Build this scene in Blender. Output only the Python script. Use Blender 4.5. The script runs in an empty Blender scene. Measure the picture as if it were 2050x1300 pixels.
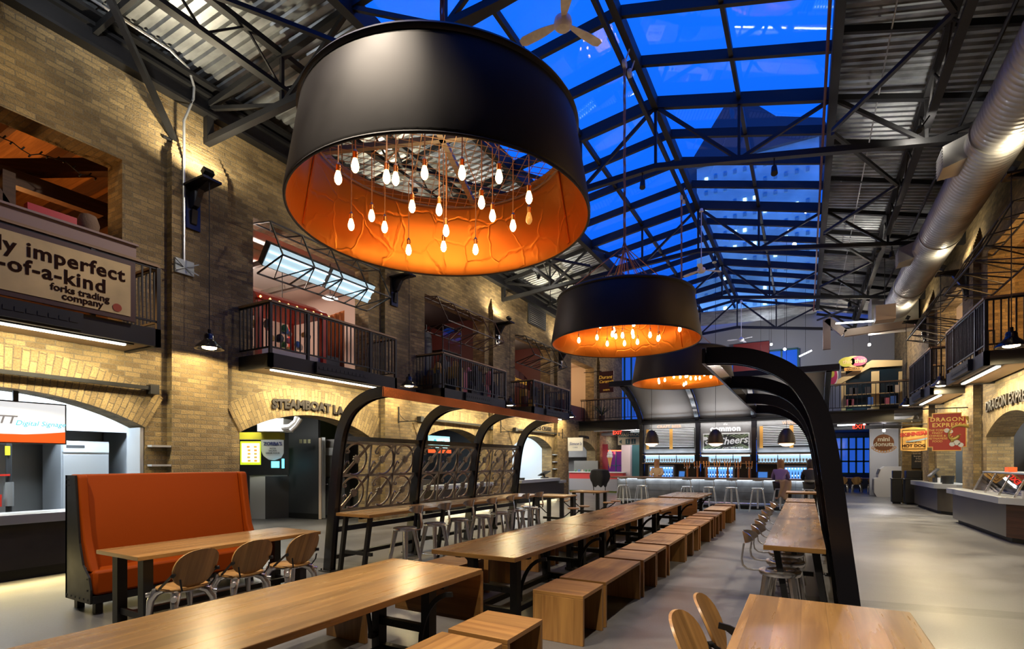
import bpy, math, random
import numpy as np
from mathutils import Vector, Matrix
random.seed(7)
C = bpy.context.scene.collection
PI = math.pi
# ---------------------------------------------------------------- camera
F = 1040.0; EYE = 1.64; HY = 925.0
TH = math.atan(588.0 / F); CT = math.cos(TH); ST = math.sin(TH)
cam_d = bpy.data.cameras.new('camera'); cam = bpy.data.objects.new('camera', cam_d); C.objects.link(cam)
cam.location = (0, 0, EYE); cam.rotation_euler = (PI / 2, 0, TH)
cam_d.sensor_width = 36; cam_d.lens = 36 * F / 2050.0; cam_d.shift_y = (HY - 650) / 2050.0
cam_d.clip_end = 300; cam_d.clip_start = .05
S = bpy.context.scene; S.camera = cam
S.view_settings.view_transform = 'Standard'; S.view_settings.look = 'None'
S.view_settings.gamma = 1; S.view_settings.use_curve_mapping = False
S.view_settings.exposure = 0.4
S.cycles.max_bounces = 7; S.cycles.diffuse_bounces = 3; S.cycles.glossy_bounces = 3
S.cycles.transparent_max_bounces = 10; S.cycles.transmission_bounces = 3
S.cycles.sample_clamp_indirect = 4.0; S.cycles.caustics_reflective = False; S.cycles.caustics_refractive = False
S.cycles.blur_glossy = 1.0
# dusk sky
W = bpy.data.worlds.new('dusk_sky'); S.world = W; W.use_nodes = True
_bg = W.node_tree.nodes['Background']; _bg.inputs['Color'].default_value = (0.004, 0.115, 0.84, 1); _bg.inputs['Strength'].default_value = 1.2

# ---------------------------------------------------------------- measured pixel -> place on a real plane
def onZ(px, py, Z):
    zc = F * (EYE - Z) / (py - HY); xc = (px - 1025) / F * zc
    return (xc * CT - zc * ST, xc * ST + zc * CT)
def onX(px, py, X):
    zc = F * X / ((px - 1613.) * CT)
    return ((zc + X * ST) / CT, EYE + (HY - py) * zc / F)
def onY(px, py, Y):
    m = (px - 1025) / F; X = (m * CT - ST) / (m * ST + CT) * Y; zc = -X * ST + Y * CT
    return (X, EYE + (HY - py) * zc / F)

# ---------------------------------------------------------------- lights
def light(kind, loc, energy, col=(1, .8, .55), target=None, size=.1, angle=90, blend=.5, parent=None, sy=None, name=None):
    d = bpy.data.lights.new(name or 'lamp_light', kind); d.energy = energy; d.color = col
    o = bpy.data.objects.new(name or 'lamp_light', d); C.objects.link(o)
    if kind == 'SPOT': d.spot_size = math.radians(angle); d.spot_blend = blend; d.shadow_soft_size = size
    elif kind == 'POINT': d.shadow_soft_size = size
    elif kind == 'AREA':
        d.size = size
        if sy: d.shape = 'RECTANGLE'; d.size_y = sy
    o.location = loc
    if target is not None:
        v = Vector(target) - Vector(loc)
        if kind == 'AREA' and sy:
            zz = -v.normalized(); yy = Vector((0, 1, 0)); yy = (yy - zz * yy.dot(zz))
            if yy.length < .05: yy = Vector((0, 0, 1))
            yy.normalize(); xx = yy.cross(zz); o.rotation_euler = Matrix((xx, yy, zz)).transposed().to_euler()
        else: o.rotation_euler = v.to_track_quat('-Z', 'Y').to_euler()
    if parent:
        o.parent = parent; o.matrix_parent_inverse = Matrix.Translation(parent.location).inverted()
    return o

# ---------------------------------------------------------------- materials
MATS = {}
def nodemat(name):
    m = bpy.data.materials.new(name); m.use_nodes = True; nt = m.node_tree
    return m, nt, nt.nodes['Principled BSDF']
def mat(name, col, rough=.5, metal=0., emit=None, es=0., vary=.0, vs=3., bump=0., bs=40., alpha=None, coat=0.):
    m, nt, b = nodemat(name); N = nt.nodes; L = nt.links
    b.inputs['Base Color'].default_value = (*col, 1); b.inputs['Roughness'].default_value = rough; b.inputs['Metallic'].default_value = metal
    if coat: b.inputs['Coat Weight'].default_value = coat; b.inputs['Coat Roughness'].default_value = .15
    if emit: b.inputs['Emission Color'].default_value = (*emit, 1); b.inputs['Emission Strength'].default_value = es
    if vary or bump:
        tc = N.new('ShaderNodeTexCoord')
    if vary:
        n = N.new('ShaderNodeTexNoise'); n.inputs['Scale'].default_value = vs; n.inputs['Detail'].default_value = 6
        L.new(tc.outputs['Object'], n.inputs['Vector'])
        r = N.new('ShaderNodeMapRange'); r.inputs[1].default_value = .3; r.inputs[2].default_value = .7; r.inputs[3].default_value = 1 - vary; r.inputs[4].default_value = 1 + vary
        L.new(n.outputs['Fac'], r.inputs[0])
        mx = N.new('ShaderNodeVectorMath'); mx.operation = 'SCALE'; mx.inputs[0].default_value = col
        L.new(r.outputs[0], mx.inputs['Scale']); L.new(mx.outputs[0], b.inputs['Base Color'])
        r2 = N.new('ShaderNodeMapRange'); r2.inputs[3].default_value = max(.03, rough * .75); r2.inputs[4].default_value = min(1, rough * 1.25)
        L.new(n.outputs['Fac'], r2.inputs[0]); L.new(r2.outputs[0], b.inputs['Roughness'])
    if bump:
        n2 = N.new('ShaderNodeTexNoise'); n2.inputs['Scale'].default_value = bs; L.new(tc.outputs['Object'], n2.inputs['Vector'])
        bp = N.new('ShaderNodeBump'); bp.inputs['Strength'].default_value = bump; bp.inputs['Distance'].default_value = .01
        L.new(n2.outputs['Fac'], bp.inputs['Height']); L.new(bp.outputs[0], b.inputs['Normal'])
    MATS[name] = m; return m
def uvnode(nt, sx=1, sy=1, rot=0):
    u = nt.nodes.new('ShaderNodeUVMap'); mp = nt.nodes.new('ShaderNodeMapping')
    mp.inputs['Scale'].default_value = (sx, sy, 1); mp.inputs['Rotation'].default_value = (0, 0, rot)
    nt.links.new(u.outputs[0], mp.inputs[0]); return mp
def brickmat(name, c1, c2, mort, bw=.205, bh=.068, rot=0, ms=.011):
    m, nt, b = nodemat(name); N = nt.nodes; L = nt.links
    mp = uvnode(nt, rot=rot)
    wn = N.new('ShaderNodeTexNoise'); wn.inputs['Scale'].default_value = 6; L.new(mp.outputs[0], wn.inputs['Vector'])
    wv = N.new('ShaderNodeVectorMath'); wv.operation = 'SCALE'; wv.inputs['Scale'].default_value = .014; L.new(wn.outputs['Color'], wv.inputs[0])
    wa = N.new('ShaderNodeVectorMath'); wa.operation = 'ADD'; L.new(mp.outputs[0], wa.inputs[0]); L.new(wv.outputs[0], wa.inputs[1])
    br = N.new('ShaderNodeTexBrick'); L.new(wa.outputs[0], br.inputs['Vector'])
    br.inputs['Scale'].default_value = 1; br.inputs['Brick Width'].default_value = bw; br.inputs['Row Height'].default_value = bh
    br.inputs['Mortar Size'].default_value = ms * .5; br.inputs['Mortar Smooth'].default_value = .35; br.inputs['Bias'].default_value = -.1
    br.inputs['Color1'].default_value = (*c1, 1); br.inputs['Color2'].default_value = (*c2, 1); br.inputs['Mortar'].default_value = (*mort, 1)
    n1 = N.new('ShaderNodeTexNoise'); n1.inputs['Scale'].default_value = 1.1; n1.inputs['Detail'].default_value = 8; L.new(mp.outputs[0], n1.inputs['Vector'])
    n3 = N.new('ShaderNodeTexNoise'); n3.inputs['Scale'].default_value = 45; n3.inputs['Detail'].default_value = 5; L.new(mp.outputs[0], n3.inputs['Vector'])
    r = N.new('ShaderNodeMapRange'); r.inputs[1].default_value = .32; r.inputs[2].default_value = .68; r.inputs[3].default_value = .6; r.inputs[4].default_value = 1.25; L.new(n1.outputs['Fac'], r.inputs[0])
    r3 = N.new('ShaderNodeMapRange'); r3.inputs[1].default_value = .3; r3.inputs[2].default_value = .7; r3.inputs[3].default_value = .75; r3.inputs[4].default_value = 1.2; L.new(n3.outputs['Fac'], r3.inputs[0])
    mm = N.new('ShaderNodeMath'); mm.operation = 'MULTIPLY'; L.new(r.outputs[0], mm.inputs[0]); L.new(r3.outputs[0], mm.inputs[1])
    sc = N.new('ShaderNodeVectorMath'); sc.operation = 'SCALE'; L.new(br.outputs['Color'], sc.inputs[0]); L.new(mm.outputs[0], sc.inputs['Scale'])
    L.new(sc.outputs[0], b.inputs['Base Color']); b.inputs['Roughness'].default_value = .8
    h = N.new('ShaderNodeMath'); h.operation = 'MULTIPLY_ADD'; h.inputs[1].default_value = -1.; L.new(br.outputs['Fac'], h.inputs[0])
    h2 = N.new('ShaderNodeMath'); h2.operation = 'MULTIPLY'; h2.inputs[1].default_value = .5; L.new(n3.outputs['Fac'], h2.inputs[0]); L.new(h2.outputs[0], h.inputs[2])
    bp = N.new('ShaderNodeBump'); bp.inputs['Strength'].default_value = 1.; bp.inputs['Distance'].default_value = .03; L.new(h.outputs[0], bp.inputs['Height']); L.new(bp.outputs[0], b.inputs['Normal'])
    MATS[name] = m; return m
def woodmat(name, c1, c2, rough=.3, board=.13, seam=.35, coat=.0):
    m, nt, b = nodemat(name); N = nt.nodes; L = nt.links
    u = N.new('ShaderNodeUVMap'); sp = N.new('ShaderNodeSeparateXYZ'); L.new(u.outputs[0], sp.inputs[0])
    oi = N.new('ShaderNodeObjectInfo')
    rw = N.new('ShaderNodeMath'); rw.operation = 'DIVIDE'; rw.inputs[1].default_value = board; L.new(sp.outputs['Y'], rw.inputs[0])
    fl = N.new('ShaderNodeMath'); fl.operation = 'FLOOR'; L.new(rw.outputs[0], fl.inputs[0])
    fr = N.new('ShaderNodeMath'); fr.operation = 'FRACT'; L.new(rw.outputs[0], fr.inputs[0])
    ad = N.new('ShaderNodeMath'); ad.operation = 'MULTIPLY_ADD'; ad.inputs[1].default_value = 37.; L.new(oi.outputs['Random'], ad.inputs[0]); L.new(fl.outputs[0], ad.inputs[2])
    wn = N.new('ShaderNodeTexWhiteNoise'); wn.noise_dimensions = '1D'; L.new(ad.outputs[0], wn.inputs['W'])
    cb = N.new('ShaderNodeCombineXYZ'); L.new(sp.outputs['X'], cb.inputs[0]); L.new(sp.outputs['Y'], cb.inputs[1])
    wz = N.new('ShaderNodeMath'); wz.operation = 'MULTIPLY'; wz.inputs[1].default_value = 20; L.new(wn.outputs['Value'], wz.inputs[0]); L.new(wz.outputs[0], cb.inputs[2])
    mp = N.new('ShaderNodeMapping'); mp.inputs['Scale'].default_value = (.9, 11, 1); L.new(cb.outputs[0], mp.inputs[0])
    n = N.new('ShaderNodeTexNoise'); n.inputs['Scale'].default_value = 1.4; n.inputs['Detail'].default_value = 4; n.inputs['Roughness'].default_value = .5; n.inputs['Distortion'].default_value = .5
    L.new(mp.outputs[0], n.inputs['Vector'])
    mp2 = N.new('ShaderNodeMapping'); mp2.inputs['Scale'].default_value = (3, 60, 1); L.new(cb.outputs[0], mp2.inputs[0])
    n2 = N.new('ShaderNodeTexNoise'); n2.inputs['Scale'].default_value = 1; n2.inputs['Detail'].default_value = 3; L.new(mp2.outputs[0], n2.inputs['Vector'])
    r = N.new('ShaderNodeMapRange'); r.inputs[1].default_value = .3; r.inputs[2].default_value = .7; L.new(n.outputs['Fac'], r.inputs[0])
    mx = N.new('ShaderNodeMix'); mx.data_type = 'RGBA'; mx.inputs['A'].default_value = (*c1, 1); mx.inputs['B'].default_value = (*c2, 1); L.new(r.outputs[0], mx.inputs['Factor'])
    k1 = N.new('ShaderNodeMapRange'); k1.inputs[3].default_value = .78; k1.inputs[4].default_value = 1.18; L.new(wn.outputs['Value'], k1.inputs[0])
    k2 = N.new('ShaderNodeMapRange'); k2.inputs[1].default_value = .3; k2.inputs[2].default_value = .7; k2.inputs[3].default_value = .92; k2.inputs[4].default_value = 1.05; L.new(n2.outputs['Fac'], k2.inputs[0])
    km = N.new('ShaderNodeMath'); km.operation = 'MULTIPLY'; L.new(k1.outputs[0], km.inputs[0]); L.new(k2.outputs[0], km.inputs[1])
    sm = N.new('ShaderNodeMath'); sm.operation = 'LESS_THAN'; sm.inputs[1].default_value = .02; L.new(fr.outputs[0], sm.inputs[0])
    sk = N.new('ShaderNodeMath'); sk.operation = 'MULTIPLY_ADD'; sk.inputs[1].default_value = -seam; sk.inputs[2].default_value = 1; L.new(sm.outputs[0], sk.inputs[0])
    k3 = N.new('ShaderNodeMath'); k3.operation = 'MULTIPLY'; L.new(km.outputs[0], k3.inputs[0]); L.new(sk.outputs[0], k3.inputs[1])
    sc = N.new('ShaderNodeVectorMath'); sc.operation = 'SCALE'; L.new(mx.outputs['Result'], sc.inputs[0]); L.new(k3.outputs[0], sc.inputs['Scale'])
    L.new(sc.outputs[0], b.inputs['Base Color'])
    rr = N.new('ShaderNodeMapRange'); rr.inputs[3].default_value = rough * 1.0; rr.inputs[4].default_value = rough * 1.35; L.new(n.outputs['Fac'], rr.inputs[0]); L.new(rr.outputs[0], b.inputs['Roughness'])
    if coat: b.inputs['Coat Weight'].default_value = coat; b.inputs['Coat Roughness'].default_value = .2
    MATS[name] = m; return m

BRICK = brickmat('buff_brick', (.33, .232, .10), (.145, .098, .043), (.20, .16, .10), bw=.235, bh=.084, ms=.016)
BRICKR = brickmat('arch_brick', (.38, .27, .115), (.22, .15, .066), (.17, .13, .08), bw=.30, bh=.085, rot=0, ms=.014)
WOOD = woodmat('oiled_oak', (.42, .228, .070), (.25, .126, .036), rough=.24)
WOODB = woodmat('bench_oak', (.44, .225, .062), (.27, .125, .034), rough=.38, board=.16, seam=.2)
PLY = woodmat('plywood', (.52, .29, .095), (.32, .165, .052), rough=.3, board=.05, seam=.25)
DARKW = woodmat('dark_timber', (.11, .045, .018), (.06, .025, .012), rough=.5)
STEEL = mat('black_steel', (.010, .0098, .0098), .52, .1, vary=.25, vs=5)
GLOSSB = mat('black_enamel', (.016, .015, .018), .18, .2)
BEAM = mat('roof_steel', (.0065, .0064, .007), .55, .0, vary=.3, vs=2)
RAILB = mat('rail_black', (.006, .006, .0065), .5)
CHROME = mat('polished_aluminium', (.78, .76, .73), .24, .92)
STAIN = mat('stainless', (.55, .57, .59), .32, .6, vary=.03, vs=1)
STAIND = mat('dull_stainless', (.24, .235, .225), .40, .55, vary=.06, vs=1)
GALV = mat('galvanised_deck', (.40, .42, .43), .42, .75, vary=.35, vs=2.2)
DUCTM = mat('duct_metal', (.46, .45, .42), .46, .8, vary=.15, vs=2)
COPPER = mat('copper', (.62, .22, .11), .2, 1., vary=.15, vs=3)
ORANGE = mat('orange_vinyl', (.34, .055, .0025), .55, bump=.1, bs=120); ORANGE.node_tree.nodes['Principled BSDF'].inputs['Specular IOR Level'].default_value = .12
CONC = mat('concrete_top', (.30, .29, .27), .3, vary=.15, vs=4)
DARKPANEL = mat('dark_panel', (.035, .028, .022), .45, vary=.3, vs=2)
WHITE = mat('white_paint', (.62, .62, .62), .6)
GREYP = mat('grey_paint', (.18, .18, .185), .6, vary=.1)
DGREY = mat('charcoal_paint', (.045, .047, .05), .55)
BLACK = mat('matt_black', (.008, .008, .008), .6)
CREAM = mat('parchment_sign', (.66, .49, .22), .7, vary=.25, vs=1.5)
INK = mat('brown_ink', (.030, .011, .006), .9); INK.node_tree.nodes['Principled BSDF'].inputs['Specular IOR Level'].default_value = .1
OAKRAIL = woodmat('handrail_oak', (.36, .22, .10), (.24, .14, .06), rough=.45)
GLOWW = mat('warm_glow', (1, .8, .5), .5, emit=(1, .72, .38), es=14)
GLOWC = mat('cool_tube', (1, 1, 1), .5, emit=(.85, .93, 1), es=7)
GLOWY = mat('strip_glow', (1, 1, .8), .5, emit=(1, .95, .75), es=3.5)
def glassmat(name, tint=(1, 1, 1), refl=.06, rough=.02):
    m = bpy.data.materials.new(name); m.use_nodes = True; nt = m.node_tree; N = nt.nodes; L = nt.links; N.remove(N['Principled BSDF'])
    t = N.new('ShaderNodeBsdfTransparent'); t.inputs[0].default_value = (*tint, 1); g = N.new('ShaderNodeBsdfGlossy'); g.inputs['Roughness'].default_value = rough
    fr0 = N.new("ShaderNodeLayerWeight"); fr = N.new("ShaderNodeMath"); fr.operation = "POWER"; fr.inputs[1].default_value = 4.; L.new(fr0.outputs["Facing"], fr.inputs[0])
    a = N.new('ShaderNodeMath'); a.operation = 'MULTIPLY_ADD'; a.inputs[1].default_value = 1.; a.inputs[2].default_value = refl * .6; L.new(fr.outputs[0], a.inputs[0])
    mx = N.new('ShaderNodeMixShader'); L.new(a.outputs[0], mx.inputs[0]); L.new(t.outputs[0], mx.inputs[1]); L.new(g.outputs[0], mx.inputs[2])
    L.new(mx.outputs[0], N['Material Output'].inputs[0]); MATS[name] = m; return m
GLASS = glassmat('clear_glass')

# ---------------------------------------------------------------- mesh builder
def V3(p): return np.array(p, float)
def wloc(o):
    l = Vector((0, 0, 0))
    while o is not None: l = l + o.location; o = o.parent
    return tuple(l)
class MB:
    def __init__(s): s.v = []; s.f = []
    def add(s, vs, fs):
        n = len(s.v); s.v.extend([tuple(map(float, q)) for q in vs]); s.f.extend([tuple(i + n for i in f) for f in fs]); return s
    def box(s, x0, x1, y0, y1, z0, z1):
        return s.add([(x0, y0, z0), (x1, y0, z0), (x1, y1, z0), (x0, y1, z0), (x0, y0, z1), (x1, y0, z1), (x1, y1, z1), (x0, y1, z1)],
                     [(0, 3, 2, 1), (4, 5, 6, 7), (0, 1, 5, 4), (1, 2, 6, 5), (2, 3, 7, 6), (3, 0, 4, 7)])
    def bar(s, p, q, w, h=None, up=(0, 0, 1)):
        h = h or w; p = V3(p); q = V3(q); d = q - p; d /= np.linalg.norm(d); u = V3(up)
        a = np.cross(d, u)
        if np.linalg.norm(a) < 1e-4: a = np.cross(d, V3((0, 1, 0)))
        a /= np.linalg.norm(a); b = np.cross(a, d)
        vs = []
        for c in (p, q):
            for sa, sb in ((-1, -1), (1, -1), (1, 1), (-1, 1)): vs.append(c + a * w / 2 * sa + b * h / 2 * sb)
        return s.add(vs, [(0, 1, 2, 3), (7, 6, 5, 4), (0, 4, 5, 1), (1, 5, 6, 2), (2, 6, 7, 3), (3, 7, 4, 0)])
    def cyl(s, p, q, r0, r1=None, n=12, cap=True):
        r1 = r0 if r1 is None else r1; p = V3(p); q = V3(q); d = q - p; d /= np.linalg.norm(d)
        a = np.cross(d, (0, 0, 1.));
        if np.linalg.norm(a) < 1e-4: a = V3((1, 0, 0))
        a /= np.linalg.norm(a); b = np.cross(d, a); vs = []
        for c, r in ((p, r0), (q, r1)):
            for i in range(n): t = 2 * PI * i / n; vs.append(c + (a * math.cos(t) + b * math.sin(t)) * r)
        fs = [(i, (i + 1) % n, n + (i + 1) % n, n + i) for i in range(n)]
        if cap: fs += [tuple(range(n))[::-1], tuple(range(n, 2 * n))]
        return s.add(vs, fs)
    def tube(s, pts, r, n=6, closed=False, rs=None):
        pts = [V3(p) for p in pts]; m = len(pts); vs = []; pa = None
        for i, p in enumerate(pts):
            if closed: d = pts[(i + 1) % m] - pts[i - 1]
            else: d = pts[min(i + 1, m - 1)] - pts[max(i - 1, 0)]
            d = d / (np.linalg.norm(d) + 1e-9)
            if pa is None:
                a = np.cross(d, (0, 0, 1.))
                if np.linalg.norm(a) < 1e-3: a = np.cross(d, (0, 1., 0))
            else: a = pa - d * np.dot(pa, d)
            a /= np.linalg.norm(a) + 1e-9; pa = a; b = np.cross(d, a); rr = rs[i] if rs else r
            for k in range(n): t = 2 * PI * k / n; vs.append(p + (a * math.cos(t) + b * math.sin(t)) * rr)
        fs = []
        for i in range(m if closed else m - 1):
            j = (i + 1) % m
            for k in range(n): k2 = (k + 1) % n; fs.append((i * n + k, i * n + k2, j * n + k2, j * n + k))
        if not closed: fs += [tuple(range(n))[::-1], tuple(range((m - 1) * n, m * n))]
        return s.add(vs, fs)
    def ribbon(s, pts, w, t, side):
        """rectangular section (w across SIDE, t in plane) swept along pts"""
        pts = [V3(p) for p in pts]; sd = V3(side); m = len(pts); vs = []
        for i, p in enumerate(pts):
            d = pts[min(i + 1, m - 1)] - pts[max(i - 1, 0)]; d /= np.linalg.norm(d); nrm = np.cross(d, sd); nrm /= np.linalg.norm(nrm)
            tt = t[i] if isinstance(t, (list, tuple)) else t
            for a, b in ((-1, -1), (1, -1), (1, 1), (-1, 1)): vs.append(p + sd * w / 2 * a + nrm * tt / 2 * b)
        fs = [(0, 1, 2, 3), tuple((m - 1) * 4 + k for k in (3, 2, 1, 0))]
        for i in range(m - 1):
            for k in range(4): fs.append((i * 4 + k, i * 4 + (k + 1) % 4, i * 4 + 4 + (k + 1) % 4, i * 4 + 4 + k))
        return s.add(vs, fs)
    def lathe(s, prof, c=(0, 0, 0), n=24, sx=1., sy=1.):
        m = len(prof); vs = []
        for r, z in prof:
            for i in range(n): t = 2 * PI * i / n; vs.append((c[0] + r * sx * math.cos(t), c[1] + r * sy * math.sin(t), c[2] + z))
        fs = [(i * n + k, i * n + (k + 1) % n, (i + 1) * n + (k + 1) % n, (i + 1) * n + k) for i in range(m - 1) for k in range(n)]
        if prof[0][0] > 1e-4 and prof[0] != prof[-1]: pass
        return s.add(vs, fs)
    def disc(s, c, r, n=24, up=1):
        return s.add([(c[0] + r * math.cos(2 * PI * i / n), c[1] + r * math.sin(2 * PI * i / n), c[2]) for i in range(n)], [tuple(range(n)) if up > 0 else tuple(range(n))[::-1]])
    def prism(s, poly, axis, a, b):
        """poly: 2D points in the plane across AXIS (0:(y,z) 1:(x,z) 2:(x,y)), extruded from a to b"""
        n = len(poly)
        def P(q, t):
            return {0: (t, q[0], q[1]), 1: (q[0], t, q[1]), 2: (q[0], q[1], t)}[axis]
        vs = [P(q, a) for q in poly] + [P(q, b) for q in poly]
        return s.add(vs, [tuple(range(n)), tuple(range(2 * n - 1, n - 1, -1))] + [(i, i + n, (i + 1) % n + n, (i + 1) % n) for i in range(n)])
    def xf(s, M):
        s.v = [tuple(M @ Vector(q)) for q in s.v]; return s
    def build(s, name, m, parent=None, smooth=False, world=True, grain=None, kind=None, bevel=0, label=None, uvs=None):
        v = np.array(s.v, float)
        if parent is not None:
            loc = (0, 0, 0)
            if world: v = v - np.array(wloc(parent))
        else:
            lo = v.min(0); hi = v.max(0); loc = ((lo[0] + hi[0]) / 2, (lo[1] + hi[1]) / 2, lo[2]); v = v - np.array(loc)
        me = bpy.data.meshes.new(name); me.from_pydata(v.tolist(), [], s.f); me.update()
        me.materials.append(m)
        if uvs is None:
            nl = len(me.loops); vi = np.empty(nl, int); me.loops.foreach_get('vertex_index', vi)
            np_ = len(me.polygons); nrm = np.empty(np_ * 3); me.polygons.foreach_get('normal', nrm); nrm = np.abs(nrm.reshape(-1, 3))
            tot = np.empty(np_, int); me.polygons.foreach_get('loop_total', tot); pn = np.repeat(nrm.argmax(1), tot)
            co = v[vi] + np.array(loc if parent is None else (0, 0, 0))
            au = np.where(pn == 0, 1, 0); av = np.where(pn == 2, 1, 2)
            if grain is not None:
                sw = av == grain; au, av = np.where(sw, av, au), np.where(sw, au, av)
            uv = np.stack([co[np.arange(nl), au], co[np.arange(nl), av]], 1)
        else:
            uv = np.array([uvs[l.vertex_index] for l in me.loops], float)
        ul = me.uv_layers.new(name='UVMap'); ul.data.foreach_set('uv', uv.ravel())
        if smooth:
            me.polygons.foreach_set('use_smooth', [True] * len(me.polygons))
            if smooth != 'all':
                try: me.set_sharp_from_angle(angle=math.radians(40))
                except Exception: pass
        o = bpy.data.objects.new(name, me); C.objects.link(o); o.location = loc
        if parent is not None: o.parent = parent
        if kind: o['kind'] = kind
        if label: o['label'] = label
        if bevel:
            b = o.modifiers.new('bevel', 'BEVEL'); b.width = bevel; b.segments = 2; b.limit_method = 'ANGLE'; b.angle_limit = .6
        return o
def tag(o, label, cat, group=None):
    o['label'] = label; o['category'] = cat
    if group: o['group'] = group
    return o
def thing(name, label, cat, loc=(0, 0, 0), group=None, rz=0):
    o = bpy.data.objects.new(name, None); C.objects.link(o); o.location = loc; o.rotation_euler = (0, 0, rz); o.empty_display_size = .1
    return tag(o, label, cat, group)
def dup(r, loc, rz=0, label=None, group=None):
    n = r.copy(); C.objects.link(n); n.location = loc; n.rotation_euler = (0, 0, rz)
    if label: n['label'] = label
    if group: n['group'] = group
    def kids(a, b):
        for ch in a.children:
            if ch.type == 'LIGHT' and False: continue
            k = ch.copy(); C.objects.link(k); k.parent = b; kids(ch, k)
    src = list(r.children)
    for ch in src:
        k = ch.copy(); C.objects.link(k); k.parent = n
        for g in ch.children:
            g2 = g.copy(); C.objects.link(g2); g2.parent = k
    return n
def struct(name, mb, m, **k): return mb.build(name, m, kind='structure', **k)
def text(name, body, m, size, origin, right, up, parent=None, ext=.004, align='CENTER', offset=0., shear=0., space=1., world=True, arc=None, xs=1.):
    """flat raised lettering; origin = middle of the line, right/up = world directions"""
    if '\n' in body:
        ls = body.split('\n'); U = Vector(up).normalized(); o_ = None
        for i, l_ in enumerate(ls): o_ = text(name, l_, m, size, Vector(origin) + U * size * 1.0 * ((len(ls) - 1) / 2 - i), right, up, parent, ext, align, offset, shear, space, world, arc, xs)
        return o_
    cu = bpy.data.curves.new(name, 'FONT'); cu.body = body; cu.size = size; cu.extrude = ext; cu.offset = offset; cu.shear = shear; cu.space_character = space
    cu.align_x = align; cu.align_y = 'CENTER'; cu.resolution_u = 3
    to = bpy.data.objects.new(name, cu); me = bpy.data.meshes.new_from_object(to)
    r = Vector(right).normalized(); u = Vector(up).normalized(); n = r.cross(u)
    base = Vector(origin); pl = Vector(parent.location) if (parent is not None and world) else Vector((0, 0, 0))
    for v in me.vertices:
        x, y, z = v.co; x *= xs
        if arc: y += arc * (1 - (x / (arc_w := 1.0)) ** 2) if False else -arc * x * x
        v.co = base + r * x + u * y + n * z - pl
    me.materials.clear(); me.materials.append(m)
    o = bpy.data.objects.new(name, me); C.objects.link(o)
    if parent is not None: o.parent = parent
    bpy.data.objects.remove(to); bpy.data.curves.remove(cu)
    return o
def arcpts(c, r, a0, a1, n, ax='xz'):
    out = []
    for i in range(n + 1):
        a = a0 + (a1 - a0) * i / n
        out.append((c[0] + r * math.cos(a), c[1], c[2] + r * math.sin(a)) if ax == 'xz' else (c[0], c[1] + r * math.cos(a), c[2] + r * math.sin(a)) if ax == 'yz' else (c[0] + r * math.cos(a), c[1] + r * math.sin(a), c[2]))
    return out
def ramp(a, b, n): return [a + (b - a) * i / (n - 1) for i in range(n)]
# ================================================================ SETTING
XL, XR = -10.1, 3.9          # brick walls
XC = -3.1; XSL, XSR = -6.7, .5
ZE, ZS, ZR = 8.6, 9.44, 10.19
SK = .135                    # the roof's frames stand a little askew to the tables
YEND = 32.0
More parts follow.
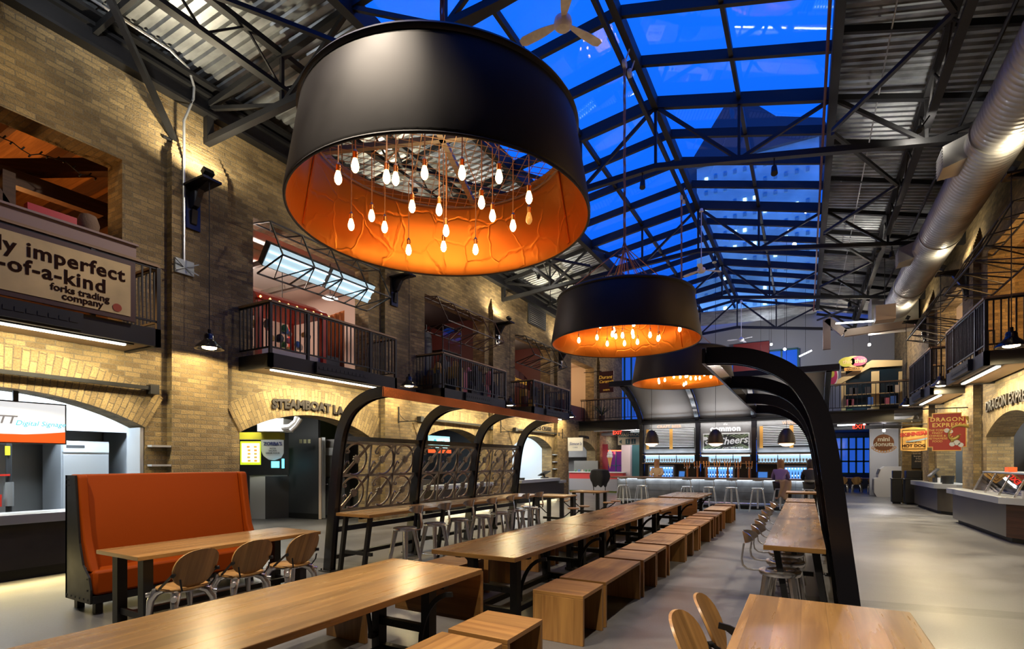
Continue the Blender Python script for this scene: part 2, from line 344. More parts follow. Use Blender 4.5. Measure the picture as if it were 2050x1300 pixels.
# floor
def floor_mat():
    m, nt, b = nodemat('polished_concrete'); N = nt.nodes; L = nt.links
    g = N.new('ShaderNodeNewGeometry'); sp = N.new('ShaderNodeSeparateXYZ'); L.new(g.outputs['Position'], sp.inputs[0])
    n = N.new('ShaderNodeTexNoise'); n.inputs['Scale'].default_value = 1.1; n.inputs['Detail'].default_value = 10; n.inputs['Roughness'].default_value = .65; L.new(g.outputs['Position'], n.inputs['Vector'])
    n2 = N.new('ShaderNodeTexNoise'); n2.inputs['Scale'].default_value = 60; n2.inputs['Detail'].default_value = 4; L.new(g.outputs['Position'], n2.inputs['Vector'])
    r = N.new('ShaderNodeMapRange'); r.inputs[1].default_value = .3; r.inputs[2].default_value = .7; r.inputs[3].default_value = .62; r.inputs[4].default_value = 1.3; L.new(n.outputs['Fac'], r.inputs[0])
    r2 = N.new('ShaderNodeMapRange'); r2.inputs[1].default_value = .3; r2.inputs[2].default_value = .7; r2.inputs[3].default_value = .88; r2.inputs[4].default_value = 1.1; L.new(n2.outputs['Fac'], r2.inputs[0])
    yy = N.new('ShaderNodeMath'); yy.operation = 'MULTIPLY_ADD'; yy.inputs[1].default_value = -.17; L.new(sp.outputs['X'], yy.inputs[0]); L.new(sp.outputs['Y'], yy.inputs[2])
    def band(c, w, dark):
        a = N.new('ShaderNodeMath'); a.operation = 'SUBTRACT'; a.inputs[1].default_value = c; L.new(yy.outputs[0], a.inputs[0])
        ab = N.new('ShaderNodeMath'); ab.operation = 'ABSOLUTE'; L.new(a.outputs[0], ab.inputs[0])
        lt = N.new('ShaderNodeMath'); lt.operation = 'LESS_THAN'; lt.inputs[1].default_value = w; L.new(ab.outputs[0], lt.inputs[0])
        q = N.new('ShaderNodeMath'); q.operation = 'MULTIPLY_ADD'; q.inputs[1].default_value = -dark; q.inputs[2].default_value = 1; L.new(lt.outputs[0], q.inputs[0]); return q
    b1 = band(BANDC, .17, .45); b2 = band(JOINT, .006, .6); b3 = band(BANDC + 5.6, .006, .4); b4 = band(BANDC + 11.2, .19, .25)
    mm = None
    for q in (r, r2, b1, b2, b3, b4):
        if mm is None: mm = q; continue
        t = N.new('ShaderNodeMath'); t.operation = 'MULTIPLY'; L.new(mm.outputs[0], t.inputs[0]); L.new(q.outputs[0], t.inputs[1]); mm = t
    sc = N.new('ShaderNodeVectorMath'); sc.operation = 'SCALE'; sc.inputs[0].default_value = (.125, .121, .113); L.new(mm.outputs[0], sc.inputs['Scale'])
    L.new(sc.outputs[0], b.inputs['Base Color'])
    rr = N.new('ShaderNodeMapRange'); rr.inputs[1].default_value = .3; rr.inputs[2].default_value = .7; rr.inputs[3].default_value = .28; rr.inputs[4].default_value = .45; L.new(n.outputs['Fac'], rr.inputs[0]); L.new(rr.outputs[0], b.inputs['Roughness'])
    return m
_a = onZ(1315, 1176, 0); _b = onZ(1492, 1190, 0); BANDC = (_a[1] - .17 * _a[0] + _b[1] - .17 * _b[0]) / 2
_a = onZ(1723, 1212, 0); _b = onZ(2050, 1237, 0); JOINT = (_a[1] - .17 * _a[0] + _b[1] - .17 * _b[0]) / 2
struct('floor', MB().box(-22, 12, -4, 46, -.2, 0), floor_mat())

# brick walls built bay by bay; openings: ground arches and upper rectangles
def wall(name, X, Xb, y0, y1, ztop, arches, rects):
    mb = MB(); ys = {y0, y1}
    for a, b, zs, za in arches:
        for i in range(17): ys.add(a + (b - a) * i / 16)
    for a, b, z0, z1 in rects: ys.add(a); ys.add(b)
    ys = sorted(ys); lo, hi = min(X, Xb), max(X, Xb)
    def az(y, ar):
        a, b, zs, za = ar; h = za - zs; w = (b - a) / 2; R = (w * w + h * h) / (2 * h); return za - R + math.sqrt(max(0, R * R - (y - (a + b) / 2) ** 2))
    for ya, yb in zip(ys[:-1], ys[1:]):
        if yb - ya < 1e-5: continue
        ym = (ya + yb) / 2; lows = (0, 0)
        for ar in arches:
            if ar[0] < ym < ar[1]: lows = (az(ya, ar), az(yb, ar))
        segs = []; cur = lows
        for a, b, z0, z1 in sorted([r for r in rects if r[0] < ym < r[1]], key=lambda r: r[2]):
            segs.append((cur, (z0, z0))); cur = (z1, z1)
        segs.append((cur, (ztop, ztop)))
        for (la, lb), (ha, hb) in segs:
            mb.add([(lo, ya, la), (hi, ya, la), (hi, yb, lb), (lo, yb, lb), (lo, ya, ha), (hi, ya, ha), (hi, yb, hb), (lo, yb, hb)],
                   [(0, 3, 2, 1), (4, 5, 6, 7), (1, 2, 6, 5), (3, 0, 4, 7), (0, 1, 5, 4), (2, 3, 7, 6)])
    return struct(name, mb, BRICK)
ARL = [(.9, 4.77, 2.24, 2.72), (6.52, 10.25, 2.25, 2.73), (12.2, 15.9, 2.25, 2.73), (17.9, 21.55, 2.25, 2.73), (23.5, 27.2, 2.25, 2.73)]
RCL = [(.9, 4.42, 3.75, 6.77), (6.82, 10.13, 3.75, 6.77), (12.46, 15.85, 3.75, 6.77), (18.1, 21.4, 3.75, 6.77), (23.75, 27, 3.75, 6.77)]
ARR = [(7.7, 11.35, 2.25, 2.75), (13.3, 16.98, 2.25, 2.75), (18.95, 22.6, 2.25, 2.75)]
RCR = [(7.7, 11.3, 3.7, 6.8), (13.3, 16.9, 3.7, 6.8), (18.95, 22.5, 3.7, 6.8)]
wall('wall_left', XL, XL - .5, -4, YEND, ZE + .25, ARL, RCL)
wall('wall_right', XR, XR + .5, -4, 24.6, ZE + .25, ARR, RCR)
# pilasters with corbelled tops
def pilaster(n, X, sgn, yc, w=1.04, ztop=7.2):
    mb = MB(); mb.box(min(X, X + sgn * .16), max(X, X + sgn * .16), yc - w / 2, yc + w / 2, 0, ztop)
    for i in range(6):
        t = .16 * (1 - (i + 1) / 7); z = ztop + i * .075
        mb.box(min(X, X + sgn * t), max(X, X + sgn * t), yc - w / 2 + .02 * i, yc + w / 2 - .02 * i, z, z + .075)
    mb.box(min(X, X + sgn * .2), max(X, X + sgn * .2), yc - w / 2 - .04, yc + w / 2 + .04, 0, .28)
    struct('trim_%d' % n, mb, BRICK)
PYL = [.1, 5.65, 11.1, 16.7, 22.35, 28]; PYR = [6.9, 12.4, 17.95, 23.5]
for i, y in enumerate(PYL): pilaster(1 + i, XL, 1, y)
for i, y in enumerate(PYR): pilaster(11 + i, XR, -1, y)
# arch rings of bricks on end
def ring(n, X, sgn, ar, depth=.62):
    a, b, zs, za = ar; h = za - zs; w = (b - a) / 2; R = (w * w + h * h) / (2 * h); cz = za - R; cy = (a + b) / 2
    t0 = math.asin(w / R); K = 28; vs = []; fs = []; uvs = []
    for i in range(K + 1):
        t = -t0 + 2 * t0 * i / K
        for (r, x) in ((R, X), (R, X + sgn * .022), (R + depth * .5, X + sgn * .022), (R + depth, X + sgn * .022), (R + depth, X)):
            vs.append((x, cy + r * math.sin(t), cz + r * math.cos(t))); uvs.append((r - R, R * t))
    for i in range(K):
        for k in range(4): fs.append((i * 5 + k, i * 5 + k + 1, i * 5 + 6 + k, i * 5 + 5 + k))
    mb = MB().add(vs, fs); struct('trim_%d' % n, mb, BRICKR, uvs=uvs)
for i, ar in enumerate(ARL): ring(21 + i, XL, 1, ar)
for i, ar in enumerate(ARR): ring(31 + i, XR, -1, ar)

# corrugated roof decks either side of the skylight
def deck(name, x0, z0, x1, z1, ya, yb):
    prof = []; y = ya; P = .19
    while y < yb:
        prof += [(y, 0), (y + .08, 0), (y + .105, .05), (y + .165, .05)]; y += P
    vs = []; fs = []
    for i, (y, d) in enumerate(prof):
        for x, z in ((x0, z0), (x1, z1)): vs.append((x, y + SK * x, z + d))
    for i in range(len(prof) - 1): fs.append((2 * i, 2 * i + 1, 2 * i + 3, 2 * i + 2))
    struct(name, MB().add(vs, fs), GALV)
deck('ceiling', XL - .4, ZE + .22, XSL, ZS + .12, -3.5, 31.5); deck('ceiling', XSR, ZS + .12, XR + .4, ZE + .22, -3.5, 31.5)
deck('ceiling', XSL, ZS + .12, XSR, ZS + .12, 29.6, 32.5); deck('ceiling', XSL, ZS + .2, XSR, ZS + .2, -3.5, 1.5)
# eave beams
struct('trim_40', MB().box(XL - .02, XL + .20, -4, YEND, 8.28, 8.33).box(XL + .06, XL + .12, -4, YEND, 8.3, 8.66).box(XL - .02, XL + .20, -4, YEND, 8.62, 8.68).box(XL - .1, XL + .32, -4, YEND, 8.74, 8.80), BEAM)
struct('trim_41', MB().box(XR - .20, XR + .02, -4, YEND, 8.28, 8.33).box(XR - .12, XR - .06, -4, YEND, 8.3, 8.66).box(XR - .20, XR + .02, -4, YEND, 8.62, 8.68), BEAM)
# skylight: frame members and one glazing unit per bay
def ysk(y, x): return y + SK * (x - XL)
PITCH = 5.62; YT = [.22 + PITCH * k for k in range(0, 6)]          # truss lines at the left wall
fr = MB(); RAF = [YT[0] - PITCH + PITCH / 4 * k for k in range(0, 27)]
RAF = [y for y in RAF if -1.5 < y < 28.3]
def roofz(x):
    if x < XSL: return ZE + (ZS - ZE) * (x - XL) / (XSL - XL)
    if x > XSR: return ZE + (ZS - ZE) * (XR - x) / (XR - XSR)
    return ZS + (ZR - ZS) * (1 - abs(x - XC) / (XSR - XC))
for y in RAF:
    for xa, xb in ((XSL, XC), (XC, XSR)):
        fr.bar((xa, ysk(y, xa), roofz(xa) - .0), (xb, ysk(y, xb), roofz(xb) - .0), .085, .2)
struct('trim_50', fr, BEAM)
fr = MB()
for x, w, h in ((XSL, .16, .34), (XSR, .16, .34), (XC, .13, .24), (-4.9, .08, .12), (-1.3, .08, .12)):
    fr.box(x - w / 2, x + w / 2, -2, 29.8, roofz(x) - h + .05, roofz(x) + .07)
fr.box(XC - .2, XC - .12, -2, 29.8, ZR - .42, ZR - .3)
struct('trim_51', fr, BEAM)
wn = 1
for a, b in zip(RAF[:-1], RAF[1:]):
    for xa, xb in ((XSL, XC), (XC, XSR)):
        vs = [(xa, ysk(a, xa), roofz(xa) + .1), (xb, ysk(a, xb), roofz(xb) + .1), (xb, ysk(b, xb), roofz(xb) + .1), (xa, ysk(b, xa), roofz(xa) + .1)]
        g = MB().add(vs + [(x, y, z + .012) for x, y, z in vs], [(0, 1, 2, 3), (7, 6, 5, 4), (0, 4, 5, 1), (1, 5, 6, 2), (2, 6, 7, 3), (3, 7, 4, 0)])
        struct('window_%d' % wn, g, GLASS); wn += 1
# roof trusses
def truss(k, y):
    P = lambda x, z: (x, ysk(y, x), z)
    t = thing('roof_truss', 'black steel roof truss spanning the hall, %s' % ['above the near tables', 'its wall bracket above the first pendant', 'crossing the skylight behind the nearest drum lamp', 'crossing the skylight above the second drum lamp', 'crossing the skylight above the third drum lamp', 'farthest one over the far bridge'][k], 'truss', P(XL, 8.0), 'roof trusses across the hall')
    zb = lambda x: 7.82 + .82 * (1 - abs(x - XC) / 7.0)
    zt = lambda x: roofz(x) - .12
    for xa, xb in ((XL, XC), (XC, XR)): MB().bar(P(xa, zb(xa)), P(xb, zb(xb)), .13, .12).build('bottom_chord', BEAM, t)
    for xa, xb in ((XL, XSL), (XSL, XC), (XC, XSR), (XSR, XR)): MB().bar(P(xa, zt(xa)), P(xb, zt(xb)), .11, .11).build('top_chord', BEAM, t)
    web = [(XL + .06, 'v'), (-8.2, 'v'), (-4.9, 'v'), (XC, 'v'), (-1.3, 'v'), (2.1, 'v'), (XR - .06, 'v')]
    for x, _ in web: MB().bar(P(x, zb(x)), P(x, zt(x)), .06 if abs(x - XC) < 6.9 else .13).build('post', BEAM, t)
    for xa, xb in ((XL, -8.2), (XSL, -8.2), (XSL, -4.9), (XC, -4.9), (XC, -1.3), (XSR, -1.3), (XSR, 2.1), (XR, 2.1)):
        MB().bar(P(xa, zt(xa)), P(xb, zb(xb)), .07).build('diagonal', BEAM, t)
for k, y in enumerate(YT): truss(k, y)
# purlins and longitudinal lattice girders under the decks
def girder(x, lab):
    z1 = roofz(x) - .1; z0 = z1 - .62
    t = thing('lattice_girder', lab, 'girder', (x, 0, z0))
    MB().bar((x, -3, z1), (x, 31.5, z1), .12, .1).build('top_chord', BEAM, t); MB().bar((x, -3, z0), (x, 31.5, z0), .14, .08).build('bottom_chord', BEAM, t)
    w = MB(); y = -3; i = 0
    while y < 31: w.bar((x, y, z0 if i % 2 else z1), (x, y + .7, z1 if i % 2 else z0), .03); y += .7; i += 1
    w.build('lacing', BEAM, t)
girder(-8.2, 'long black lattice girder under the metal deck beside the brick wall with balcony sign'); girder(2.1, 'long black lattice girder under the metal deck beside the silver duct')
n = 0
pg = 'roof purlins under the metal decks'
for y in [YT[0] - PITCH + PITCH / 3 * k for k in range(1, 21)]:
    for xa, xb in ((XL, XSL), (XSR, XR)):
        if abs((y - YT[0]) / PITCH - round((y - YT[0]) / PITCH)) < .05: continue
        mb = MB().bar((xa, ysk(y, xa), roofz(xa) - .04), (xb, ysk(y, xb), roofz(xb) - .04), .07, .12)
        continue_ = 1
        for j in range(0):
            x0 = xa + (xb - xa) * j / 8; x1 = xa + (xb - xa) * (j + 1) / 8
            mb.bar((x0, ysk(y, x0), roofz(x0) - (.06 if j % 2 else .42)), (x1, ysk(y, x1), roofz(x1) - (.42 if j % 2 else .06)), .022)
        o = mb.build('roof_purlin', BEAM); tag(o, 'black purlin under the %s metal deck' % ('sunlit side' if 0 else ('deck above the brick wall with lettered balcony sign' if xa < -5 else 'deck beside the silver duct')).replace('deck deck', 'deck'), 'purlin', pg + (' above the sign wall' if xa < -5 else ' beside the duct'))
# horizontal wind bracing in the deck plane, beside the duct and above the sign wall
bi = 0
for k in range(0, 5):
    for xa, xb, w in ((XSR, 2.1, 0), (XSL, -8.2, 1)):
        y0 = ysk(YT[k], xa); mb = MB().bar((xa, y0 + .06, 8.62), (xb - (.15 if xb > 0 else -.15), y0 + PITCH / 2, 8.42), .07).bar((xb - (.15 if xb > 0 else -.15), y0 + PITCH / 2, 8.42), (xa, y0 + PITCH - .06, 8.62), .07)
        tag(mb.build('wind_brace', BEAM), 'black V shaped steel brace between trusses, %s' % ('on the duct side' if not w else 'on the sign wall side'), 'brace', 'wind braces %s' % ('on the duct side' if not w else 'on the sign wall side'))
# end wall and far rooms
def wallbox(name, *b, m=GREYP): struct(name, MB().box(*b), m)
wallbox('wall_back', XL - .5, XR + .6, YEND + .3, YEND + .6, 3.5, 9.9, m=mat('pale_grey_wall', (.30, .31, .34), .7))

struct('wall_front', MB().box(-22, 12, -4.3, -4.1, 0, 10.5), DGREY)
struct('ceiling', MB().box(XL - .5, XR + .5, -4.2, -1.9, 10.3, 10.4), DGREY)
struct('wall_end_right', MB().box(XR, XR + .5, 24.6, 33, 0, 9), BRICK)
struct('wall_end_side', MB().box(XR, 12, 33, 33.2, 0, 4).box(10, 10.2, -4, 40, 0, 4).box(-22.2, -22, -4.2, 46, 0, 4), DGREY)
# ================================================================ FURNITURE
ORD = ['nearest', 'second nearest', 'third nearest', 'fourth nearest', 'fifth nearest', 'sixth nearest', 'seventh nearest', 'eighth nearest', 'ninth nearest', 'tenth nearest', 'eleventh nearest', 'twelfth nearest', 'thirteenth nearest']
def long_table(x0, x1, y0, y1, label, zt=.75, leaf=None, group='long communal tables'):
    xm = (x0 + x1) / 2; L = y1 - y0; w = x1 - x0
    t = thing('communal_table', label, 'table', (xm, (y0 + y1) / 2, 0), group)
    MB().box(x0, x1, y0, y1, zt - .045, zt).build('tabletop', WOOD, t, grain=1, bevel=.005)
    fr = MB(); fr.box(xm - .33, xm - .27, y0 + .2, y1 - .2, zt - .095, zt - .045).box(xm + .27, xm + .33, y0 + .2, y1 - .2, zt - .095, zt - .045)
    for ye in (y0 + .42, y1 - .42): fr.box(x0 + .06, x1 - .06, ye - .03, ye + .03, zt - .085, zt - .045)
    fr.build('apron_frame', STEEL, t)
    for ye, sg in ((y0 + .42, -1), (y1 - .42, 1)):
        for sx in (-1, 1):
            lg = MB().box(xm + sx * .26 - .04, xm + sx * .26 + .04, ye - .045, ye + .045, .05, zt - .08).box(xm + sx * .26 - .055, xm + sx * .26 + .055, ye - .06, ye + .06, .012, .05).cyl((xm + sx * .26, ye, 0), (xm + sx * .26, ye, .012), .025)
            lg.build('leg', STEEL, t)
            pts = [(xm + sx * (.26 + .30 * (1 - math.cos(a))), ye - sg * .1, .22 + .44 * math.sin(a)) for a in ramp(0, PI / 2, 9)]
            b = MB().ribbon(pts, .016, .036, (0, 1, 0)); b.bar((xm + sx * .26, ye, .22), (xm + sx * .26, ye - sg * .11, .22), .04)
            b.build('curved_brace', STEEL, t)
        MB().box(xm - .22, xm + .22, ye - .025, ye + .025, .30, .36).cyl((xm - .1, ye - .03, .33), (xm - .1, ye + .03, .33), .012).cyl((xm + .1, ye - .03, .33), (xm + .1, ye + .03, .33), .012).build('crossbar', STEEL, t)
        MB().box(xm - .22, xm + .22, ye - .03, ye + .03, .06, .14).build('foot_bar', STEEL, t)
    for sx in (-1, 1): MB().box(xm + sx * .2 - .03, xm + sx * .2 + .03, y0 + .465, y1 - .465, .07, .13).build('stretcher', STEEL, t)
    if leaf:
        ye = y1 + .022 if leaf > 0 else y0 - .022
        MB().box(x0 + .02, x1 - .02, ye - .02, ye + .02, .29, zt - .03).build('drop_leaf', WOODB, t, grain=0, bevel=.003)
    return t
long_table(-3.32, -2.34, .93, 3.64, 'honey oak communal table nearest the camera with a folded end leaf', leaf=1)
long_table(-3.31, -2.34, 4.19, 6.83, 'honey oak communal table directly behind the nearest one, beside the two frontmost benches')
long_table(-3.34, -2.36, 6.86, 9.72, 'honey oak communal table with red reflection, middle of the joined row of three')
long_table(-3.32, -2.33, 9.75, 12.94, 'honey oak communal table at the far end of the joined row of three')
long_table(-3.32, -2.33, 13.52, 15.75, 'short oak table standing apart before the bar with hanging front leaf', leaf=-1)
rt = long_table(-.33, .54, 1.15, 3.84, 'honey oak table in the right foreground with two chairs at its left side')

def bench(x0, x1, y0, y1, label, z=.45, group='oak cube benches'):
    t = thing('oak_bench', label, 'bench', ((x0 + x1) / 2, (y0 + y1) / 2, 0), group)
    MB().box(x0, x1, y0, y1, z - .035, z).build('seat', WOODB, t, grain=1 if y1 - y0 > .7 else 0, bevel=.003)
    MB().box(x0, x1, y0, y0 + .035, 0, z - .035).build('side_panel', WOODB, t, grain=2, bevel=.003)
    MB().box(x0, x1, y1 - .035, y1, 0, z - .035).build('side_panel', WOODB, t, grain=2, bevel=.003)
    return t
BY = [(4.31, 4.84), (4.92, 6.16), (6.25, 6.87), (6.95, 7.5), (7.62, 8.78), (8.88, 9.46), (9.53, 10.06), (10.16, 11.28), (11.42, 11.86), (12.05, 12.56), (12.62, 13.16), (13.62, 15.0), (15.3, 15.75)]
for i, (a, b) in enumerate(BY):
    dx = random.uniform(-.012, .012)
    bench(-2.21 + dx, -1.71 + dx, a, b, '%s oak bench, %s in the open row right of the joined tables' % ('long' if b - a > .9 else 'short', ORD[i]))
bench(-2.22, -1.73, 3.0, 3.53, 'short oak bench at the far right corner of the nearest communal table')
bench(-2.22, -1.73, 1.85, 2.93, 'long oak bench cut by the bottom edge beside the nearest communal table')
for i, (a, b) in enumerate([(4.75, 5.4), (5.5, 6.1), (6.9, 7.5), (7.6, 8.75), (8.9, 9.5), (10.2, 11.3), (11.5, 12.1)]):
    bench(-3.95, -3.45, a, b, '%s oak bench, %s on the far side under the joined tables' % ('long' if b - a > .9 else 'short', ORD[i]))
bench(-3.95, -3.45, 2.3, 3.45, 'long oak bench seen under the nearest communal table on its far side')

# ---- aluminium chairs with round plywood backs
def wood_chair():
    """origin under the seat centre; the back is at +x"""
    t = thing('plywood_chair', 'x y z w', 'chair', (0, 0, 0))
    def blob(cx, rx, ry, z0, z1, e=2.6):
        pts = []
        for i in range(28):
            a = 2 * PI * i / 28; c, s = math.cos(a), math.sin(a); k = (abs(c) ** e + abs(s) ** e) ** (-1 / e); pts.append((cx + rx * c * k, ry * s * k))
        return MB().prism(pts, 2, z0, z1)
    blob(0, .20, .205, .435, .455).build('seat', PLY, t, grain=0, bevel=.006, world=False)
    MB().lathe([(.0, .0), (.165, 0), (.175, .012), (.17, .025), (.0, .025)], (0, 0, .41), 20).build('seat_pan', CHROME, t, smooth=True, world=False)
    # curved oval back leaning outward
    vs = []; fs = []; K = 30; nr = 5
    def bp(u, v, o):
        x = .235 + .16 * (v - .5) + .32 * (1 - math.cos(u * .9)) * -.35 + o; return (x, u * .215 * 1.0, .455 + .37 * v)
    rings = []
    for side in (0, .016):
        for r in ramp(0, 1, nr):
            for k in range(K):
                a = 2 * PI * k / K; c, s = math.cos(a), math.sin(a); kk = (abs(c) ** 2.5 + abs(s) ** 2.5) ** (-1 / 2.5)
                u = r * c * kk * (1 - .12 * max(0, -s)); v = .5 + .5 * r * s * kk; vs.append(bp(u, v, side))
    for sd in (0, 1):
        o = sd * nr * K
        for j in range(nr - 1):
            for k in range(K):
                q = (o + j * K + k, o + j * K + (k + 1) % K, o + (j + 1) * K + (k + 1) % K, o + (j + 1) * K + k); fs.append(q if sd else q[::-1])
    for k in range(K): fs.append(((nr - 1) * K + k, (nr - 1) * K + (k + 1) % K, nr * K + (nr - 1) * K + (k + 1) % K, nr * K + (nr - 1) * K + k))
    MB().add(vs, fs).build('backrest', PLY, t, smooth=True, grain=2, world=False)
    for sy in (-1, 1):
        m = MB().bar((-.03, sy * .2, .445), (.20, sy * .215, .60), .008, .022).cyl((.20, sy * .2, .60), (.225, sy * .225, .60), .018)
        m.build('back_strut', STEEL, t, world=False)
        MB().ribbon([(.15, sy * .10, .43), (.21, sy * .13, .44), (.24, sy * .16, .50), (.245, sy * .17, .56)], .016, .006, (0, 1, 0)).build('back_bracket', STEEL, t, world=False)
    for sx in (-1, 1):
        for sy in (-1, 1):
            pts = [(sx * .10, sy * .10, .425), (sx * .155, sy * .155, .40), (sx * .185, sy * .185, .32), (sx * .195, sy * .195, .2), (sx * .215, sy * .215, 0)]
            lg = MB().tube(pts, .03, 10, rs=[.035, .045, .034, .024, .013]); lg.cyl((sx * .165, sy * .165, .385), (sx * .21, sy * .21, .375), .025)
            lg.build('leg', CHROME, t, smooth=True, world=False)
    return t
wc = wood_chair()
for i, (x, y, rz, lab) in enumerate([(-5.24, 2.80, .06, 'round backed plywood chair at the near end of the narrow sofa table'), (-5.3, 3.44, -.05, 'round backed plywood chair between two others at the sofa table'), (-5.26, 4.02, .03, 'round backed plywood chair at the far end of the sofa table'), (-.27, 3.35, PI + .04, 'plywood chair pushed to the right foreground table, farther of its pair'), (-.31, 2.88, PI - .05, 'plywood chair cut by the bottom edge at the right foreground table')]):
    if i == 0: wc.location = (x, y, 0); wc.rotation_euler[2] = rz; o = wc; wc['label'] = lab; wc['group'] = 'round backed plywood chairs'
    else: dup(wc, (x, y, 0), rz, lab)

# ---- the high backed orange sofa and its narrow table
def sofa():
    t = thing('booth_sofa', 'high backed orange vinyl booth sofa in a black riveted steel shell', 'sofa', (-6.95, 3.6, 0))
    ya, yb = 2.6, 4.62
    for y in (ya, yb - .02):
        prof = [(-7.21, .12), (-6.62, .12), (-6.62, .27), (-6.66, .40), (-6.80, .52), (-6.88, .75), (-6.93, 1.1), (-6.98, 1.49), (-7.21, 1.49)]
        MB().prism(prof, 1, y, y + .02).build('side_panel', STEEL, t)
    MB().box(-7.21, -7.17, ya, yb, .12, 1.49).build('back_panel', STEEL, t)
    MB().box(-6.66, -6.60, ya + .02, yb - .02, .12, .2).box(-7.2, -6.62, ya + .02, yb - .02, .12, .15).build('base_rail', STEEL, t)
    rv = MB()
    for x in ramp(-7.17, -6.68, 6): rv.cyl((x, ya - .006, .16), (x, ya, .16), .012, n=8)
    for z in (1.38, 1.44): 
        for x in (-7.18, -7.12): rv.cyl((x, ya - .006, z), (x, ya, z), .009, n=8)
    for z in (.26, .38, .5): rv.cyl((-6.69 - .1 * max(0, z - .35), ya - .006, z), (-6.69 - .1 * max(0, z - .35), ya, z), .009, n=8)
    rv.build('rivet', BLACK, t)
    # seat cushion
    MB().box(-7.0, -6.60, ya + .03, yb - .03, .2, .47).build('seat_cushion', ORANGE, t, bevel=.035, smooth=True)
    # leaning back cushion
    MB().prism([(-7.15, .45), (-6.84, .45), (-6.86, .6), (-7.02, 1.47), (-7.04, 1.5), (-7.15, 1.5)], 1, ya + .11, yb - .11).build('back_cushion', ORANGE, t, bevel=.018, smooth=True)
    for y in (ya + .022, yb - .112):
        MB().prism([(-7.15, .45), (-6.66, .45), (-6.72, .56), (-6.82, .78), (-6.89, 1.1), (-6.95, 1.47), (-6.98, 1.5), (-7.15, 1.5)], 1, y, y + .09).build('wing_cushion', ORANGE, t, bevel=.018, smooth=True)
    MB().cyl((-6.86, ya + .12, .485), (-6.86, yb - .12, .485), .012).build('piping', ORANGE, t)
    for x in (-7.13, -6.7):
        for y in (ya + .1, yb - .15): MB().box(x - .035, x + .035, y - .035, y + .035, 0, .12).build('foot', STEEL, t)
sofa()
t = thing('sofa_table', 'narrow oak table on black posts in front of the orange sofa', 'table', (-5.83, 3.55, 0))
MB().box(-6.24, -5.42, 2.5, 4.6, .71, .75).build('tabletop', WOOD, t, grain=1, bevel=.004)
for y in (2.64, 4.42):
    for x in (-6.08, -5.58):
        MB().box(x - .05, x + .05, y - .045, y + .045, 0, .71).build('leg', STEEL, t)
    MB().box(-6.03, -5.63, y - .02, y + .02, .10, .16).build('crossbar', STEEL, t)
MB().box(-5.86, -5.80, 2.66, 4.40, .10, .16).build('stretcher', STEEL, t)
MB().box(-5.86, -5.80, 2.6, 4.5, .67, .71).build('apron', STEEL, t)

